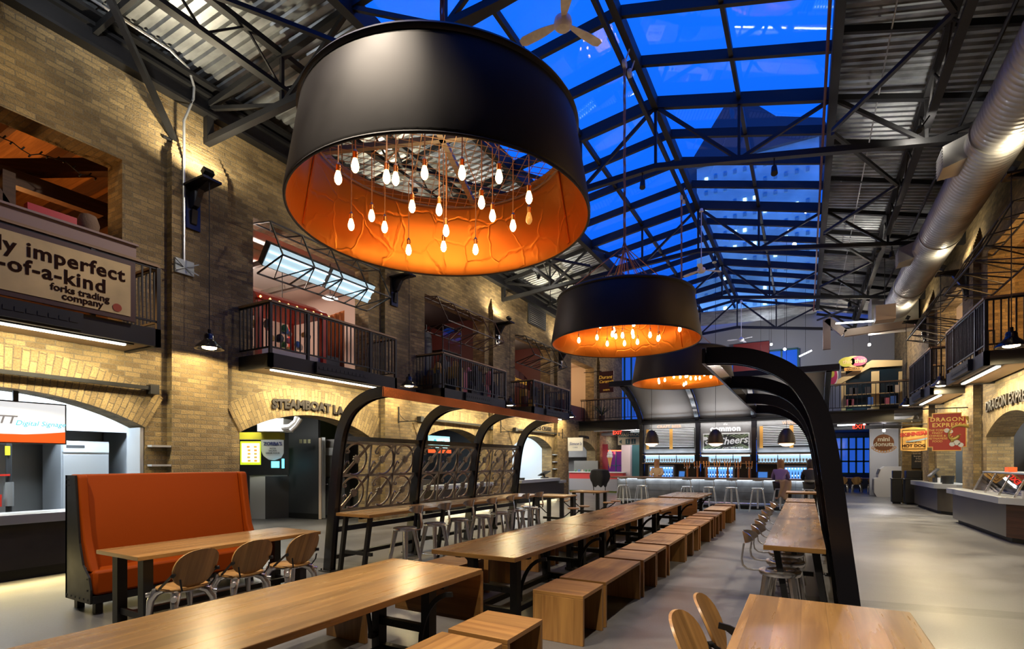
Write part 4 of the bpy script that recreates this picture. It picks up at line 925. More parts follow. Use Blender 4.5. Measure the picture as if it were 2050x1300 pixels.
for (x, k, tx, ty, E, ang) in [(-.6, 2, -.2, 8.6, .9, 46), (-3.4, 2, -2.9, 9.6, 1.1, 46), (-6.2, 3, -5.9, 13.6, 1, 50), (-2.6, 3, -2.6, 15.2, 1, 50), (2.2, 3, 2.0, 15.5, 1.1, 60), (-4, 4, -3.3, 19, .8, 60), (1.5, 4, 1.6, 21.5, 1, 60),
                          (-3.6, 0, -2.9, 2.8, .95, 50), (-.6, 0, 0.1, 3.4, 1, 44), (-6.4, 0, -5.8, 3.9, .8, 50), (2.2, 1, 1.6, 8.6, .9, 56), (-2.0, 0, -5.2, 3.4, .6, 40), (-4.6, 0, -.7, 3.1, .5, 34)]:
    fill_spot(x, ysk(YT[k], x), tz(x), tx, ty, K1 * E, ang=ang)

# fill uplights added on the girders to brighten metal decks and upper brick
for k, (x, y, z, tx, ty, tz_, e, col, lab) in enumerate([(-8.0, 3.0, 8.0, -8.9, 4.5, 9.4, 90, (.92, .95, 1), 'clamped on the girder beside the nearest drum lamp'), (-8.0, 9.5, 8.0, -8.7, 11, 9.4, 70, (1, .95, .85), 'clamped on the girder behind the nearest drum lamp'),
        (-8.0, 16, 8.0, -8.7, 17.5, 9.4, 60, (1, .93, .8), 'clamped on the girder beside the second drum lamp'), (1.9, 6.5, 8.0, 2.4, 8.5, 9.4, 50, (1, .93, .82), 'on the duct side girder, nearest the camera'), (1.9, 12.5, 8.0, 2.4, 14.5, 9.4, 50, (1, .93, .82), 'on the duct side girder, second'), (1.9, 19, 8.0, 2.4, 21, 9.4, 45, (1, .93, .82), 'on the duct side girder, farthest')]):
    t = thing('roof_fill_light', 'small black uplight %s' % lab, 'spotlight', (x, y, z), 'roof uplights'); d = (Vector((tx, ty, tz_)) - Vector((x, y, z))).normalized(); p_ = Vector((x, y, z))
    MB().cyl(p_ - d * .1, p_ + d * .08, .05, .07, n=12).bar((x, y, z), (x + (-.15 if x < 0 else .15), y, z + .22), .025).build('housing', BLACK, t)
    light('SPOT', p_ + d * .12, e, col, (tx, ty, tz_), size=.06, angle=165, blend=.7, parent=t)
# extra floods added under the eaves, lifting the brick around the upper openings
for k, y in enumerate((2.9, 8.4, 13.9, 19.5)):
    t = thing('eave_fill_light', 'small floodlight under the eave beam over the %s upper opening' % ['lettered sign', 'bright room', 'third balcony', 'farthest balcony'][k], 'spotlight', (XL + .9, y, 8.1), 'eave floodlights'); MB().box(XL + .85, XL + .97, y - .08, y + .08, 8.1, 8.18).bar((XL + .9, y, 8.18), (XL + .9, y, roofz(XL + .9) + .3), .02).build('housing', BLACK, t)
    light('SPOT', (XL + .9, y, 8.07), 34, (1, .84, .56), (XL + .1, y, 5.6), size=.08, angle=150, blend=.7, parent=t)
# ================================================================ BALCONIES, SIDE ROOMS, COUNTERS (brick side)
def panelX(px0, py0, px1, py1, X, th=.03):
    a = onX(px0, py0, X); b = onX(px1, py1, X); return MB().box(min(X, X + th), max(X, X + th), min(a[0], b[0]), max(a[0], b[0]), min(a[1], b[1]), max(a[1], b[1]))
def rectX(px0, py0, px1, py1, X):
    a = onX(px0, py0, X); b = onX(px1, py1, X); return min(a[0], b[0]), max(a[0], b[0]), min(a[1], b[1]), max(a[1], b[1])
def rectY(px0, py0, px1, py1, Y):
    a = onY(px0, py0, Y); b = onY(px1, py1, Y); return min(a[0], b[0]), max(a[0], b[0]), min(a[1], b[1]), max(a[1], b[1])
SLAB = mat('balcony_soffit', (.16, .09, .04), .5, vary=.2)
MUL = mat('mulberry_wall', (.10, .022, .02), .6); CREAMW = mat('cream_wall', (.52, .42, .33), .7); PINKW = mat('blush_wall', (.50, .38, .33), .7)
def picket_row(t, P, Q, z0, z1, step, m=RAILB, w=.022):
    P = V3(P); Q = V3(Q); n = max(1, int(round(np.linalg.norm(Q - P) / step))); first = None
    for i in range(n + 1):
        c = P + (Q - P) * i / n
        if first is None:
            first = MB().box(c[0] - w / 2, c[0] + w / 2, c[1] - w / 2, c[1] + w / 2, z0, z1).build('picket', m, t); c0 = c
        else:
            k = first.copy(); C.objects.link(k); k.parent = t; k.location = first.location + Vector((c[0] - c0[0], c[1] - c0[1], 0))
def balcony(Xw, Xf, y0, y1, label, gp, far_only=False, light_w=60, step=.115):
    sg = 1 if Xf > Xw else -1; lo, hi = min(Xw, Xf), max(Xw, Xf)
    t = thing('balcony', label, 'balcony', ((Xw + Xf) / 2, (y0 + y1) / 2, 3.5), gp)
    e = sg * .004
    fr = MB(); fr.box(lo, hi, y0, y0 + .08, 3.5, 3.78).box(lo, hi, y1 - .08, y1, 3.5, 3.78); fr.box(min(Xf, Xf - sg * .08), max(Xf, Xf - sg * .08), y0, y1, 3.5, 3.78); fr.build('fascia_beam', STEEL, t)
    MB().box(lo + .01, hi - .01, y0 + .01, y1 - .01, 3.70, 3.75).build('deck_floor', SLAB, t)
    MB().box(lo + .02, hi - .1, y0 + .1, y1 - .1, 3.52, 3.55).build('soffit_boards', SLAB, t)
    ym = (y0 + y1) / 2; fb = MB().box(min(Xf, Xf + sg * .07), max(Xf, Xf + sg * .07), ym - .75, ym + .75, 3.53, 3.77)
    for k in range(12): fb.box(min(Xf + sg * .07, Xf + sg * .078), max(Xf + sg * .07, Xf + sg * .078), ym - .7 + k * .117, ym - .6 + k * .117, 3.62, 3.68)
    fb.build('grille_box', BLACK, t)
    xf = Xf - sg * .03
    for a, b in (((Xw, y0 + .03), (xf, y0 + .03)), ((xf, y0 + .03), (xf, y1 - .03)), ((xf, y1 - .03), (Xw, y1 - .03))):
        MB().bar((*a, 4.80), (*b, 4.80), .075, .04).build('handrail', OAKRAIL, t)
        MB().bar((*a, 4.76), (*b, 4.76), .03, .03).build('rail', RAILB, t); MB().bar((*a, 3.9), (*b, 3.9), .03, .03).build('rail', RAILB, t)
        picket_row(t, (*a, 0), (*b, 0), 3.9, 4.76, step)
    for x, y in ((xf, y0 + .03), (xf, y1 - .03), (xf, ym - .9), (xf, ym + .9)): MB().box(x - .028, x + .028, y - .028, y + .028, 3.78, 4.77).build('post', RAILB, t)
    xs = Xf - sg * .25
    ls = MB().box(xs - .035, xs + .035, y0 + .2, y1 - .4, 3.475, 3.50); ls.build('strip_light', GLOWY, t)
    MB().box(xs - .06, xs + .06, y0 + .1, y1 - .3, 3.50, 3.525).build('light_channel', STEEL, t)
    light('AREA', (xs, (y0 + y1) / 2 - .1, 3.46), light_w, (1, .86, .56), (xs - sg * .5, (y0 + y1) / 2 - .1, 2.4), size=.1, sy=y1 - y0 - .6, parent=t)
    return t
gl = 'steel balconies on the brick wall'
E_ = 100
b1 = balcony(XL, -9.1, .9, 4.53, 'black balcony carrying the big lettered parchment sign', gl, light_w=E_)
balcony(XL, -9.1, 6.5, 10.12, 'black balcony before the bright room with red cart, brick wall', gl, light_w=E_)
balcony(XL, -9.1, 12.06, 15.7, 'black balcony full of dark goods, between two wall pendants', gl, light_w=E_)
balcony(XL, -9.1, 17.77, 21.3, 'farthest black balcony on the brick wall, next to the bridge', gl, light_w=E_)
gr = 'steel balconies on the duct wall'
balcony(XR, 3.0, 13.2, 16.4, 'black balcony nearest on the duct wall, above the raised lettering', gr, light_w=E_)
balcony(XR, 3.0, 18.2, 21.6, 'black balcony second on the duct wall, nearer the bridge', gr, light_w=E_)
# lettered sign
t = thing('balcony_sign', 'parchment coloured sign with dark western lettering hung on the balcony rail', 'sign', (-9.05, 2.5, 3.85))
MB().box(-9.07, -9.03, .95, 4.13, 3.80, 4.72).build('frame', mat('sign_frame', (.07, .03, .022), .5), t)
MB().box(-9.03, -9.02, 1.02, 4.06, 3.87, 4.65).build('board', CREAM, t)
kw = dict(right=(0, 1, 0), up=(0, 0, 1), parent=t, ext=.002)
text('lettering', 'ly imperfect', INK, .275, (-9.015, 3.98, 4.46), align='RIGHT', offset=.006, space=1.08, **kw)
text('lettering', 'e-of-a-kind', INK, .275, (-9.015, 3.74, 4.22), align='RIGHT', offset=.006, space=1.1, **kw)
text('lettering', 'forks trading', INK, .135, (-9.015, 3.78, 4.05), align='RIGHT', offset=.003, **kw)
text('lettering', 'company', INK, .135, (-9.015, 3.70, 3.95), align='RIGHT', offset=.003, **kw)
MB().cyl((-9.02, 3.88, 3.96), (-9.012, 3.88, 3.96), .06, n=16).build('wax_seal', mat('seal_red', (.35, .05, .02), .4), t)
t = thing('ledge_board', 'long pinkish boarded ledge above the lettered sign', 'ledge', (-9.3, 2.5, 4.84))
MB().box(-9.30, -9.16, .95, 4.2, 4.83, 5.02).box(-9.32, -9.12, .95, 4.22, 5.02, 5.05).build('boards', mat('blush_board', (.30, .20, .16), .6), t)
tag(MB().box(-9.31, -9.19, 2.9, 3.45, 5.052, 5.17).build('gift_box', mat('shop_red', (.5, .02, .02), .4)), 'bright red box lying on the ledge above the lettered sign', 'box')
tag(MB().lathe([(0, 0), (.12, .0), (.14, .12), (.10, .24), (0, .28)], (-9.28, 3.62, 5.052), 14).build('wicker_basket', mat('wicker', (.18, .11, .06), .8, bump=.5), smooth=True), 'small round wicker basket beside the red box above the sign', 'basket')
tag(MB().lathe([(0, 0), (.1, .0), (.14, .06), (.12, .14), (.05, .2), (0, .2)], (-9.5, 4.0, 4.83), 14).build('red_parcel', mat('dusky_red', (.25, .03, .04), .5), smooth=True), 'dusky red bundle behind the rail at the sign end', 'bundle')

# awning lattices in the heads of the upper openings
def lattice(Xw, sg, y0, y1, label, m=STEEL, n=4):
    xo = Xw + sg * .85; t = thing('steel_awning', label, 'awning', (Xw + sg * .4, (y0 + y1) / 2, 5.6), 'open awning frames over the balconies')
    A = lambda y: (Xw - sg * .1, y, 6.70); B = lambda y: (xo, y, 5.85); D = lambda y: (Xw + sg * .02, y, 5.62); Eo = lambda y: (Xw + sg * .45, y, 6.62)
    f = MB()
    for q in (A, B, D, Eo): f.bar(q(y0), q(y1), .03)
    f.build('long_bar', m, t)
    for i in range(n + 1):
        y = y0 + (y1 - y0) * i / n; g = MB().bar(A(y), Eo(y), .026).bar(Eo(y), B(y), .026).bar(B(y), D(y), .026)
        if i < n:
            y2 = y0 + (y1 - y0) * (i + 1) / n; ym = (y + y2) / 2; g.bar(A(ym), Eo(y), .02).bar(B(y), D(ym), .02).bar(D(ym), B(y2), .02)
        g.build('cross_bar', m, t)
lattice(XL, 1, 6.9, 10.05, 'open black awning frame over the bright room with fluorescent trough')
lattice(XL, 1, 12.5, 15.8, 'open reddish awning frame over the third balcony', mat('oxide_steel', (.06, .025, .02), .5))
lattice(XL, 1, 18.15, 21.35, 'open black awning frame over the farthest balcony of the brick wall')
lattice(XR, -1, 13.35, 16.85, 'open black awning frame over the nearest balcony of the duct wall')
lattice(XR, -1, 19.0, 22.4, 'open black awning frame over the second balcony of the duct wall')

# upper rooms: shells
def room(side, X0, X1, y0, y1, z0, z1, wm, cm, fm, openX):
    """shell open towards openX; X0<X1"""
    far = X0 if openX == X1 else X1
    struct('wall_' + side, MB().box(far - .05, far + .05, y0, y1, z0, z1).box(X0, X1, y0 - .05, y0, z0, z1).box(X0, X1, y1, y1 + .05, z0, z1), wm)
    if cm: struct('ceiling', MB().box(X0, X1, y0, y1, z1, z1 + .05), cm)
    if fm: struct('floor', MB().box(X0, X1, y0, y1, z0 - .05, z0), fm)
XB = XL - .5
TIMB = woodmat('ceiling_boards', (.42, .17, .045), (.24, .09, .025), rough=.6)
room('upper_room', -16, XB, -.5, 5.6, 3.72, 7.6, DARKW, TIMB, SLAB, XB)
room('upper_room', -15, XB, 5.75, 11.0, 3.72, 7.1, PINKW, WHITE, SLAB, XB)
room('upper_room', -14, XB, 11.2, 16.6, 3.72, 7.1, MUL, DGREY, SLAB, XB)
room('upper_room', -14, XB, 16.8, 22.2, 3.72, 7.1, MUL, GREYP, SLAB, XB)
room('upper_room', -13, XB, 22.4, 28.0, 3.72, 7.1, CREAMW, CREAMW, SLAB, XB)
room('upper_room', XR + .5, 8, 6.2, 12.3, 3.72, 7.2, CREAMW, TIMB, SLAB, XR + .5)
room('upper_room', XR + .5, 8, 12.5, 17.8, 3.72, 7.2, BRICK, TIMB, SLAB, XR + .5)
room('upper_room', XR + .5, 8, 18.1, 24.0, 3.72, 7.2, CREAMW, WHITE, SLAB, XR + .5)
# timber roof frame in the first room
t = thing('timber_truss', 'dark timber roof frame inside the dim room above the lettered sign', 'truss', (-11.6, 3, 5.2))
MB().bar((-11.6, -.3, 6.4), (-11.6, 5.4, 6.4), .2, .26).bar((-14.5, 1.0, 6.1), (-10.7, 4.6, 6.9), .2, .24).build('beam', DARKW, t)
m = MB()
for a, b in (((-11.4, 3.9, 4.9), (-11.4, 3.0, 6.3)), ((-11.4, 2.4, 6.3), (-11.4, 3.4, 5.0)), ((-11.4, 3.35, 4.9), (-11.4, 3.35, 6.4)), ((-11.3, 3.4, 4.9), (-11.3, 5.2, 6.6)), ((-11.5, 2.0, 4.7), (-11.5, 2.9, 6.5)), ((-11.3, 2.9, 4.7), (-11.3, 5.4, 5.6)), ((-11.6, 1.0, 3.8), (-11.6, 1.0, 6.4)), ((-11.6, 2.7, 3.8), (-11.6, 2.7, 6.4))): m.bar(a, b, .12, .16)
m.build('strut', DARKW, t)
m = MB()
for y in ramp(.2, 5.2, 7): m.box(-15.9, -10.7, y - .05, y + .05, 7.35, 7.6)
m.build('rafter', DARKW, t)
sl = MB()
pts = [(-10.75, .9 + .11 * i, 6.62 - .05 * math.sin(i * .9) - .02 * (i % 3)) for i in range(32)]; sl.tube(pts, .008, 5)
for i, p in enumerate(pts): sl.cyl(p, (p[0] + .02, p[1] + .03 * (-1) ** i, p[2] - .05 * (1 if i % 2 else -1)), .012, n=5)
tag(sl.build('string_light', BLACK), 'unlit string of fairy lights along the head of the opening above the sign', 'lights')
tag(MB().tube([(XB - .4, .9, 6.0), (XB - .4, 4.4, 5.35)], .018, 6).build('conduit_pipe', BLACK), 'thin dark conduit sagging across the dim timber room', 'pipe')
for i, (x, y, z, e, col) in enumerate([(-12.5, 3.4, 5.4, 110, (1, .50, .16)), (-14, 1.8, 5.2, 60, (1, .5, .16)), (-12.3, 8.0, 6.1, 190, (1, .80, .66)), (-12.5, 14, 6.2, 40, (1, .6, .45)), (-12, 19.5, 6.3, 70, (1, .68, .45)), (-11.8, 25.5, 6.3, 110, (1, .7, .4)), (5.6, 9.5, 6, 130, (1, .6, .25)), (5.4, 15.2, 5.8, 170, (1, .58, .22)), (5.6, 20.7, 6.2, 190, (1, .75, .5))]):
    light('POINT', (x, y, z), e, col, size=.15)
WG = mat('white_glow', (1, 1, 1), .5, emit=(1, .93, .85), es=6)
def dome(x, y, z, label, gp, r=.22, zc=7.05, m=WG, E=0):
    t = thing('dome_light', label, 'lamp', (x, y, z), gp)
    MB().lathe([(0, .12), (r * .35, .11), (r * .9, .03), (r, 0), (r * .97, 0), (r * .85, .025), (0, .10)], (x, y, z), 22).build('shade', WHITE, t, smooth=True)
    MB().lathe([(0, -.03), (r * .4, -.025), (r * .8, .0), (r * .85, .02), (0, .06)], (x, y, z), 18).build('bulb', m, t, smooth=True)
    MB().cyl((x, y, z + .1), (x, y, zc), .01, n=6).build('rod', STEEL, t)
dome(-11.3, *onX(661, 598, -11.3), 'white dome light hanging higher in the bright upper room', 'dome lights in the bright upper room'); dome(-12.2, *onX(565, 622, -12.2), 'white dome light partly behind the balcony rail of the bright upper room', 'dome lights in the bright upper room')
dome(-12.2, 25.0, 5.75, 'small lit lamp hanging over the sweets in the far upper shop', 'upper shop lamps', r=.14, m=GLOWW)
# fluorescent trough and other contents of the bright room
t = thing('trough_light', 'long pale blue fluorescent trough inside the awning frame of the bright upper room', 'lamp', (-10.0, 8.5, 6.0))
for a, b in ((6.95, 8.52), (8.6, 10.0)):
    m = MB().prism([(-10.02, 5.80), (-9.72, 6.20), (-9.86, 6.30), (-10.12, 5.92)], 1, a, b); m.build('housing', STEEL, t)
    m = MB().prism([(-9.99, 5.80), (-9.71, 6.17), (-9.73, 6.19), (-10.01, 5.82)], 1, a + .02, b - .02); m.build('diffuser', mat('pale_blue_tube', (.5, .7, .8), .4, emit=(.50, .68, .76), es=.62), t)
TUBEB = mat('tube_lit_blue', (.6, .8, .9), .4, emit=(.66, .86, 1), es=1.5)
RED = mat('fair_red', (.42, .02, .01), .35); YEL = mat('bulb_yellow', (1, .6, .1), .4, emit=(1, .55, .12), es=5)
for a, b in ((6.97, 8.5), (8.62, 9.98)):
    for q_ in (.3, .7): MB().cyl((-9.99 + .28 * q_ + .012, a, 5.80 + .37 * q_ - .012), (-9.99 + .28 * q_ + .012, b, 5.80 + .37 * q_ - .012), .018, n=8).build('tube', TUBEB, t)
t = thing('market_cart', 'red roofed fairground cart behind the balcony rail of the bright room', 'cart', (-10.9, 8.2, 3.75))
MB().prism([(-11.7, 5.2), (-10.3, 5.2), (-10.4, 5.34), (-10.85, 5.55), (-11.15, 5.55), (-11.6, 5.34)], 1, 7.05, 9.0).build('roof', RED, t)
m = MB()
for x in (-10.4, -11.6):
    for y in (7.15, 8.9): m.box(x - .05, x + .05, y - .05, y + .05, 3.75, 5.2)
m.build('post', RED, t)
m = MB()
for y in ramp(7.1, 8.95, 9): m.lathe([(0, -.03), (.028, 0), (0, .03)], (-10.26, y, 5.22), 8)
m.build('bulb_row', YEL, t)
MB().box(-11.55, -10.45, 7.2, 8.85, 3.76, 4.2).build('base', mat('pale_cart', (.45, .40, .38), .5), t)
rr = random.Random(3); cols = [mat('ware_%s' % n_, c_, .5) for n_, c_ in (('pink', (.5, .12, .15)), ('green', (.05, .2, .07)), ('blue', (.06, .15, .4)), ('cream', (.5, .42, .32)), ('gold', (.5, .28, .05)), ('dark', (.03, .03, .035)))]
for i in range(24):
    x = rr.uniform(-11.3, -10.55); y = 7.3 + (i % 8) * .2 + rr.uniform(-.03, .03); z = 4.2 + .24 * (i // 8)
    s_ = rr.uniform(.06, .1); o = MB().lathe([(0, 0), (s_ * .8, .0), (s_, s_), (s_ * .6, s_ * 1.7), (0, s_ * 2)], (x, y, z), 9).build('cart_ware', cols[i % 6], smooth=True); tag(o, 'small coloured ware heaped inside the red roofed cart', 'ware', 'wares heaped in the red cart')
t = thing('orange_curtain', 'faded orange curtain hanging at the end of the bright upper room', 'curtain', (-10.75, 9.55, 3.8))
vs = []; fs = []; n = 40
for i in range(n):
    y = 9.05 + .85 * i / (n - 1); x = -10.75 + .05 * math.sin(i * .9)
    vs += [(x, y, 3.8), (x, y, 5.25 + .45 * (i / (n - 1)))]
for i in range(n - 1): fs.append((2 * i, 2 * i + 2, 2 * i + 3, 2 * i + 1))
o = MB().add(vs, fs).build('cloth', mat('orange_cloth', (.55, .17, .05), .8), t, smooth=True); sm_ = o.modifiers.new('th', 'SOLIDIFY'); sm_.thickness = .008
tag(MB().box(-10.85, -10.6, 9.1, 9.6, 3.8, 4.35).build('dark_crate', DGREY), 'dark crate at the foot of the orange curtain', 'crate')
m = MB()
for z, r in ((6.7, .16), (6.9, .1)): m.cyl((-11.6 - r, 5.9, z), (-11.6 - r, 10.9, z), r, n=16)
tag(m.build('white_pipe', mat('pale_pipe', (.5, .44, .4), .5), smooth=True), 'pale ceiling pipes in the bright upper room', 'pipe')
m = MB()
for y in (6.6, 7.8, 9.2): m.bar((-14.8, y, 6.35), (-10.6, y, 6.35), .1, .12)
tag(m.build('ceiling_strut', DARKPANEL), 'dark ceiling struts in the bright upper room', 'strut')
# dark goods on the third balcony and signs in the far upper shops
rr = random.Random(5)
for i in range(26):
    y = 12.35 + 3.1 * rr.random(); x = rr.uniform(-9.95, -9.3); h = rr.uniform(.25, 1.0); w = rr.uniform(.08, .18)
    o = MB().box(x - w, x + w, y - w, y + w, 3.755, 3.755 + h).lathe([(0, 0), (w * .7, .0), (w * .5, w), (0, w * 1.2)], (x, y, 3.755 + h), 8).build('stored_box', [DGREY, DARKPANEL, cols[0], cols[4], DARKW, cols[5]][i % 6])
    tag(o, 'dark boxed goods standing behind the rail of the third balcony', 'box', 'goods on the third balcony')
for i in range(20):
    y = 17.95 + 3.1 * rr.random(); x = rr.uniform(-9.95, -9.3); h = rr.uniform(.3, .9); w = rr.uniform(.06, .14)
    o = MB().box(x - w, x + w, y - w, y + w, 3.755, 3.755 + h).build('shop_bin', [DARKW, cols[4], MUL, DARKPANEL][i % 4]); tag(o, 'dark bins of sweets behind the rail of the farthest brick side balcony', 'bin', 'bins on the farthest balcony')
t = thing('hanging_coat', 'dark clothes on a stand in the third upper room', 'clothes', (-10.4, 12.9, 4.2))
MB().lathe([(.05, 1.6), (.22, 1.45), (.25, 1.0), (.22, .4), (.28, 0), (0, 0)], (-10.4, 12.9, 4.2), 12, sx=.6).build('cloth', DGREY, t, smooth=True)
MB().box(-10.42, -10.38, 12.88, 12.92, 5.8, 5.95).build('hook', STEEL, t)
t = thing('glass_cabinet', 'glass cabinet of bright things behind the third balcony rail', 'cabinet', (-10.3, 13.8, 4.2))
g = MB()
for x in (-10.55, -10.05):
    for y in (13.3, 14.3): g.box(x - .012, x + .012, y - .012, y + .012, 3.76, 6.0)
for z in (4.5, 5.2, 6.0): g.box(-10.56, -10.04, 13.29, 14.31, z, z + .02)
g.build('frame', STEEL, t); MB().box(-10.05, -10.045, 13.3, 14.3, 4.5, 6.0).build('glass', GLASS, t)
GOLDT = mat('gold_letters', (.75, .42, .06), .4, emit=(.8, .42, .05), es=.35)
t = thing('shop_sign', 'dark red sign with gold script in the fourth upper room', 'sign', (-11.2, 19.8, 4.9))
MB().prism([(18.2, 5.0), (21.9, 5.0), (21.9, 5.2), (20.8, 5.65), (19.0, 5.95), (18.2, 5.75)], 0, -11.3, -11.2).build('board', MUL, t)
text('lettering', 'Durant Caramels', GOLDT, .36, (-11.19, 19.9, 5.33), (0, 1, -.05), (0, 0, 1), parent=t, shear=.2)
t = thing('hanging_sign', 'dark hanging sign with two gold words beside the far balcony and bridge', 'sign', (-8.7, 25.5, 4.9))
_r = rectY(1200, 745, 1228, 785, 25.5)
MB().box(_r[0], _r[1], 25.5, 25.55, _r[2], _r[3]).build('board', MUL, t)
MB().bar((_r[0] + .1, 25.52, _r[3]), (_r[0] + .1, 25.52, 6.3), .02).bar((_r[0] + .1, 25.52, 6.3), (XL, 25.52, 6.3), .03).build('arm', STEEL, t)
text('lettering', 'Durant', GOLDT, .25, ((_r[0] + _r[1]) / 2 - .05, 25.49, _r[3] - .3), (1, 0, 0), (0, 0, 1), parent=t, shear=.2); text('lettering', 'Caramels', GOLDT, .2, ((_r[0] + _r[1]) / 2, 25.49, _r[3] - .52), (1, 0, 0), (0, 0, 1), parent=t, shear=.2)
text('lettering', 'SINCE 1987' if 0 else 'SWEETS', GOLDT, .1, ((_r[0] + _r[1]) / 2, 25.49, _r[2] + .12), (1, 0, 0), (0, 0, 1), parent=t)
t = thing('sweet_column', 'clear column of orange sweets glowing under a lamp in the far upper shop', 'display', (-12.2, 25.0, 4.6))
MB().box(-12.4, -12.0, 24.8, 25.2, 4.65, 5.6).build('sweets', mat('sweets', (.8, .3, .12), .5, vary=.6, vs=30, emit=(1, .35, .12), es=.25), t)
tag(MB().box(-12.6, -10.7, 23.0, 27.5, 3.76, 4.62).build('shop_counter', MUL), 'dark red counter in the far upper shop', 'counter')
tag(MB().box(-10.65, -10.61, 27.05, 27.4, 3.76, 7).build('shop_post', CREAMW), 'cream post at the far end of the upper shop opening', 'post')
t = thing('wall_vent', 'square louvred vent high on the brick wall', 'vent', (XL + .02, 20, 7.5))
MB().box(XL - .0, XL + .05, 19.18, 20.85, 7.45, 8.3).build('frame', DGREY, t)
m = MB()
for k in range(9): z = 7.53 + k * .083; m.prism([(XL + .05, z), (XL + .09, z - .03), (XL + .09, z - .02), (XL + .05, z + .02)], 1, 19.28, 20.75)
m.build('louvre', GREYP, t)

# bars above the arches, sign arms, small shelves
for i, (a, b, lab) in enumerate([(.95, 4.85, 'black steel bar on the brick above the arch with digital screen'), (12.15, 16.1, 'black steel bar on the brick above the middle arch'), (17.95, 22.0, 'black steel bar on the brick above the bright kitchen arch')]):
    t = thing('awning_bar', lab, 'bar', (XL + .12, (a + b) / 2, 2.9), 'steel bars above the arches')
    MB().box(XL + .09, XL + .15, a, b, 2.90, 2.96).build('bar', STEEL, t)
    for y in (a, b): MB().box(XL + .02, XL + .17, y - .07, y + .07, 2.83, 2.99).build('end_bracket', STEEL, t)
for i, y in enumerate([11.1, 16.7, 22.35]):
    t = thing('sign_arm', 'thin black L shaped sign arm on the %s brick pillar' % ['second', 'third', 'fourth'][i], 'bracket', (XL + .2, y, 2.9), 'sign arms on the brick pillars')
    MB().bar((XL + .18, y, 2.72), (XL + .18, y, 3.18), .03).bar((XL + .18, y, 2.76), (XL + .95, y, 2.76), .025).tube([(XL + .18, y, 3.05), (XL + .25, y, 2.92), (XL + .4, y, 2.8), (XL + .6, y, 2.76)], .008, 5).build('arm', STEEL, t)
_n = 0
for (y0, y1, zs) in [(4.8, 5.12, (1.9, 1.56)), (21.6, 21.85, (1.95, 1.62, 1.3))]:
    for z in zs: tag(MB().box(XL + .01, XL + .16, y0, y1, z, z + .035).build('wall_shelf', STAIN), 'small metal ledge on the brick beside %s, %s' % ('the digital screen arch' if y0 < 10 else 'the bright kitchen arch', ['upper one', 'second down', 'lowest one'][_n % 3] if y0 > 10 else ['upper', 'lower'][_n % 2]), 'shelf'); _n += 1
STEAM = mat('dark_bronze_letters', (.018, .012, .008), .5, .2)
o = text('wall_lettering', 'STEAMBOAT LA', STEAM, .275, (XL + .05, 8.22, 2.94), (0, 1, 0), (0, 0, 1), ext=.02, offset=.014, space=1.02, arc=.06); tag(o, 'dark raised capital letters over the arch behind the orange sofa', 'lettering')
o = text('wall_lettering', "SIMON'S CUISINE", STEAM, .25, (XL + .2, 20.1, 3.08), (0, 1, 0), (0, 0, 1), ext=.02, offset=.006, space=1.05); tag(o, 'dark raised capital letters over the bright kitchen arch', 'lettering')
o = text('wall_lettering', 'MARKET LANES', STEAM, .2, (XL + .05, 25.4, 2.93), (0, 1, 0), (0, 0, 1), ext=.02, arc=.06); tag(o, 'small dark letters over the arch under the bridge', 'lettering')
o = text('wall_lettering', 'DRAGON EXPRESS', STEAM, .36, (XR - .05, 15.3, 3.0), (0, -1, 0), (0, 0, 1), ext=.02, offset=.006, space=1.05, xs=.95, arc=.02); tag(o, 'dark raised capital letters over the arch on the duct wall', 'lettering')

# ---- ground rooms and counters, brick side
LINO = None
WHT = mat('kitchen_white', (.55, .57, .58), .5)
room('kitchen', -13.0, XB, -1.0, 5.6, 0, 3.05, STAIND, WHT, None, XB)
room('snack_room', -18.0, XB, 5.8, 11.6, 0, 3.2, GREYP, DGREY, None, XB)
room('kitchen', -13.0, XB, 11.7, 16.6, 0, 3.05, DGREY, DGREY, None, XB)
room('kitchen', -13.4, XB, 16.8, 22.2, 0, 3.05, WHT, WHT, None, XB)
room('kitchen', -13.0, XB, 22.4, 28.0, 0, 3.05, GREYP, GREYP, None, XB)
def counter(X, sg, y0, y1, label, zt=.92, depth=.75, gp='stainless topped food counters', fm=DARKPANEL, ov=.1):
    xb = X - sg * depth; t = thing('food_counter', label, 'counter', ((X + xb) / 2, (y0 + y1) / 2, 0), gp)
    MB().box(min(X + sg * ov, xb), max(X + sg * ov, xb), y0 - .05, y1 + .05, zt - .13, zt).build('worktop', STAIN, t, bevel=.006)
    MB().box(min(X, xb), max(X, xb), y0, y1, .16, zt - .13).build('front_panel', fm, t)
    MB().box(min(X - sg * .1, xb), max(X - sg * .1, xb), y0 + .06, y1 - .06, 0, .16).build('plinth', BLACK, t)
    return t
counter(-9.42, 1, -1.0, 5.0, 'stainless topped dark counter under the digital screen', depth=.5)
light('AREA', (-9.46, 3.2, .14), 14, (1, .78, .35), (-9.0, 3.2, 0), size=.05, sy=4.0)
counter(-9.7, 1, 12.4, 15.7, 'dark counter in the middle arch behind the ironwork screen', depth=.38)
light('AREA', (-9.68, 14, .14), 9, (1, .85, .5), (-9.3, 14, 0), size=.05, sy=3)
counter(-9.75, 1, 17.9, 21.45, 'stainless topped counter before the bright white kitchen', depth=.33)
light('AREA', (-9.7, 19.7, .14), 9, (1, .85, .5), (-9.3, 19.7, 0), size=.05, sy=3)
counter(-9.82, 1, 21.6, 22.3, 'short low stone counter stub against the fourth brick pillar', depth=.15, zt=.8)
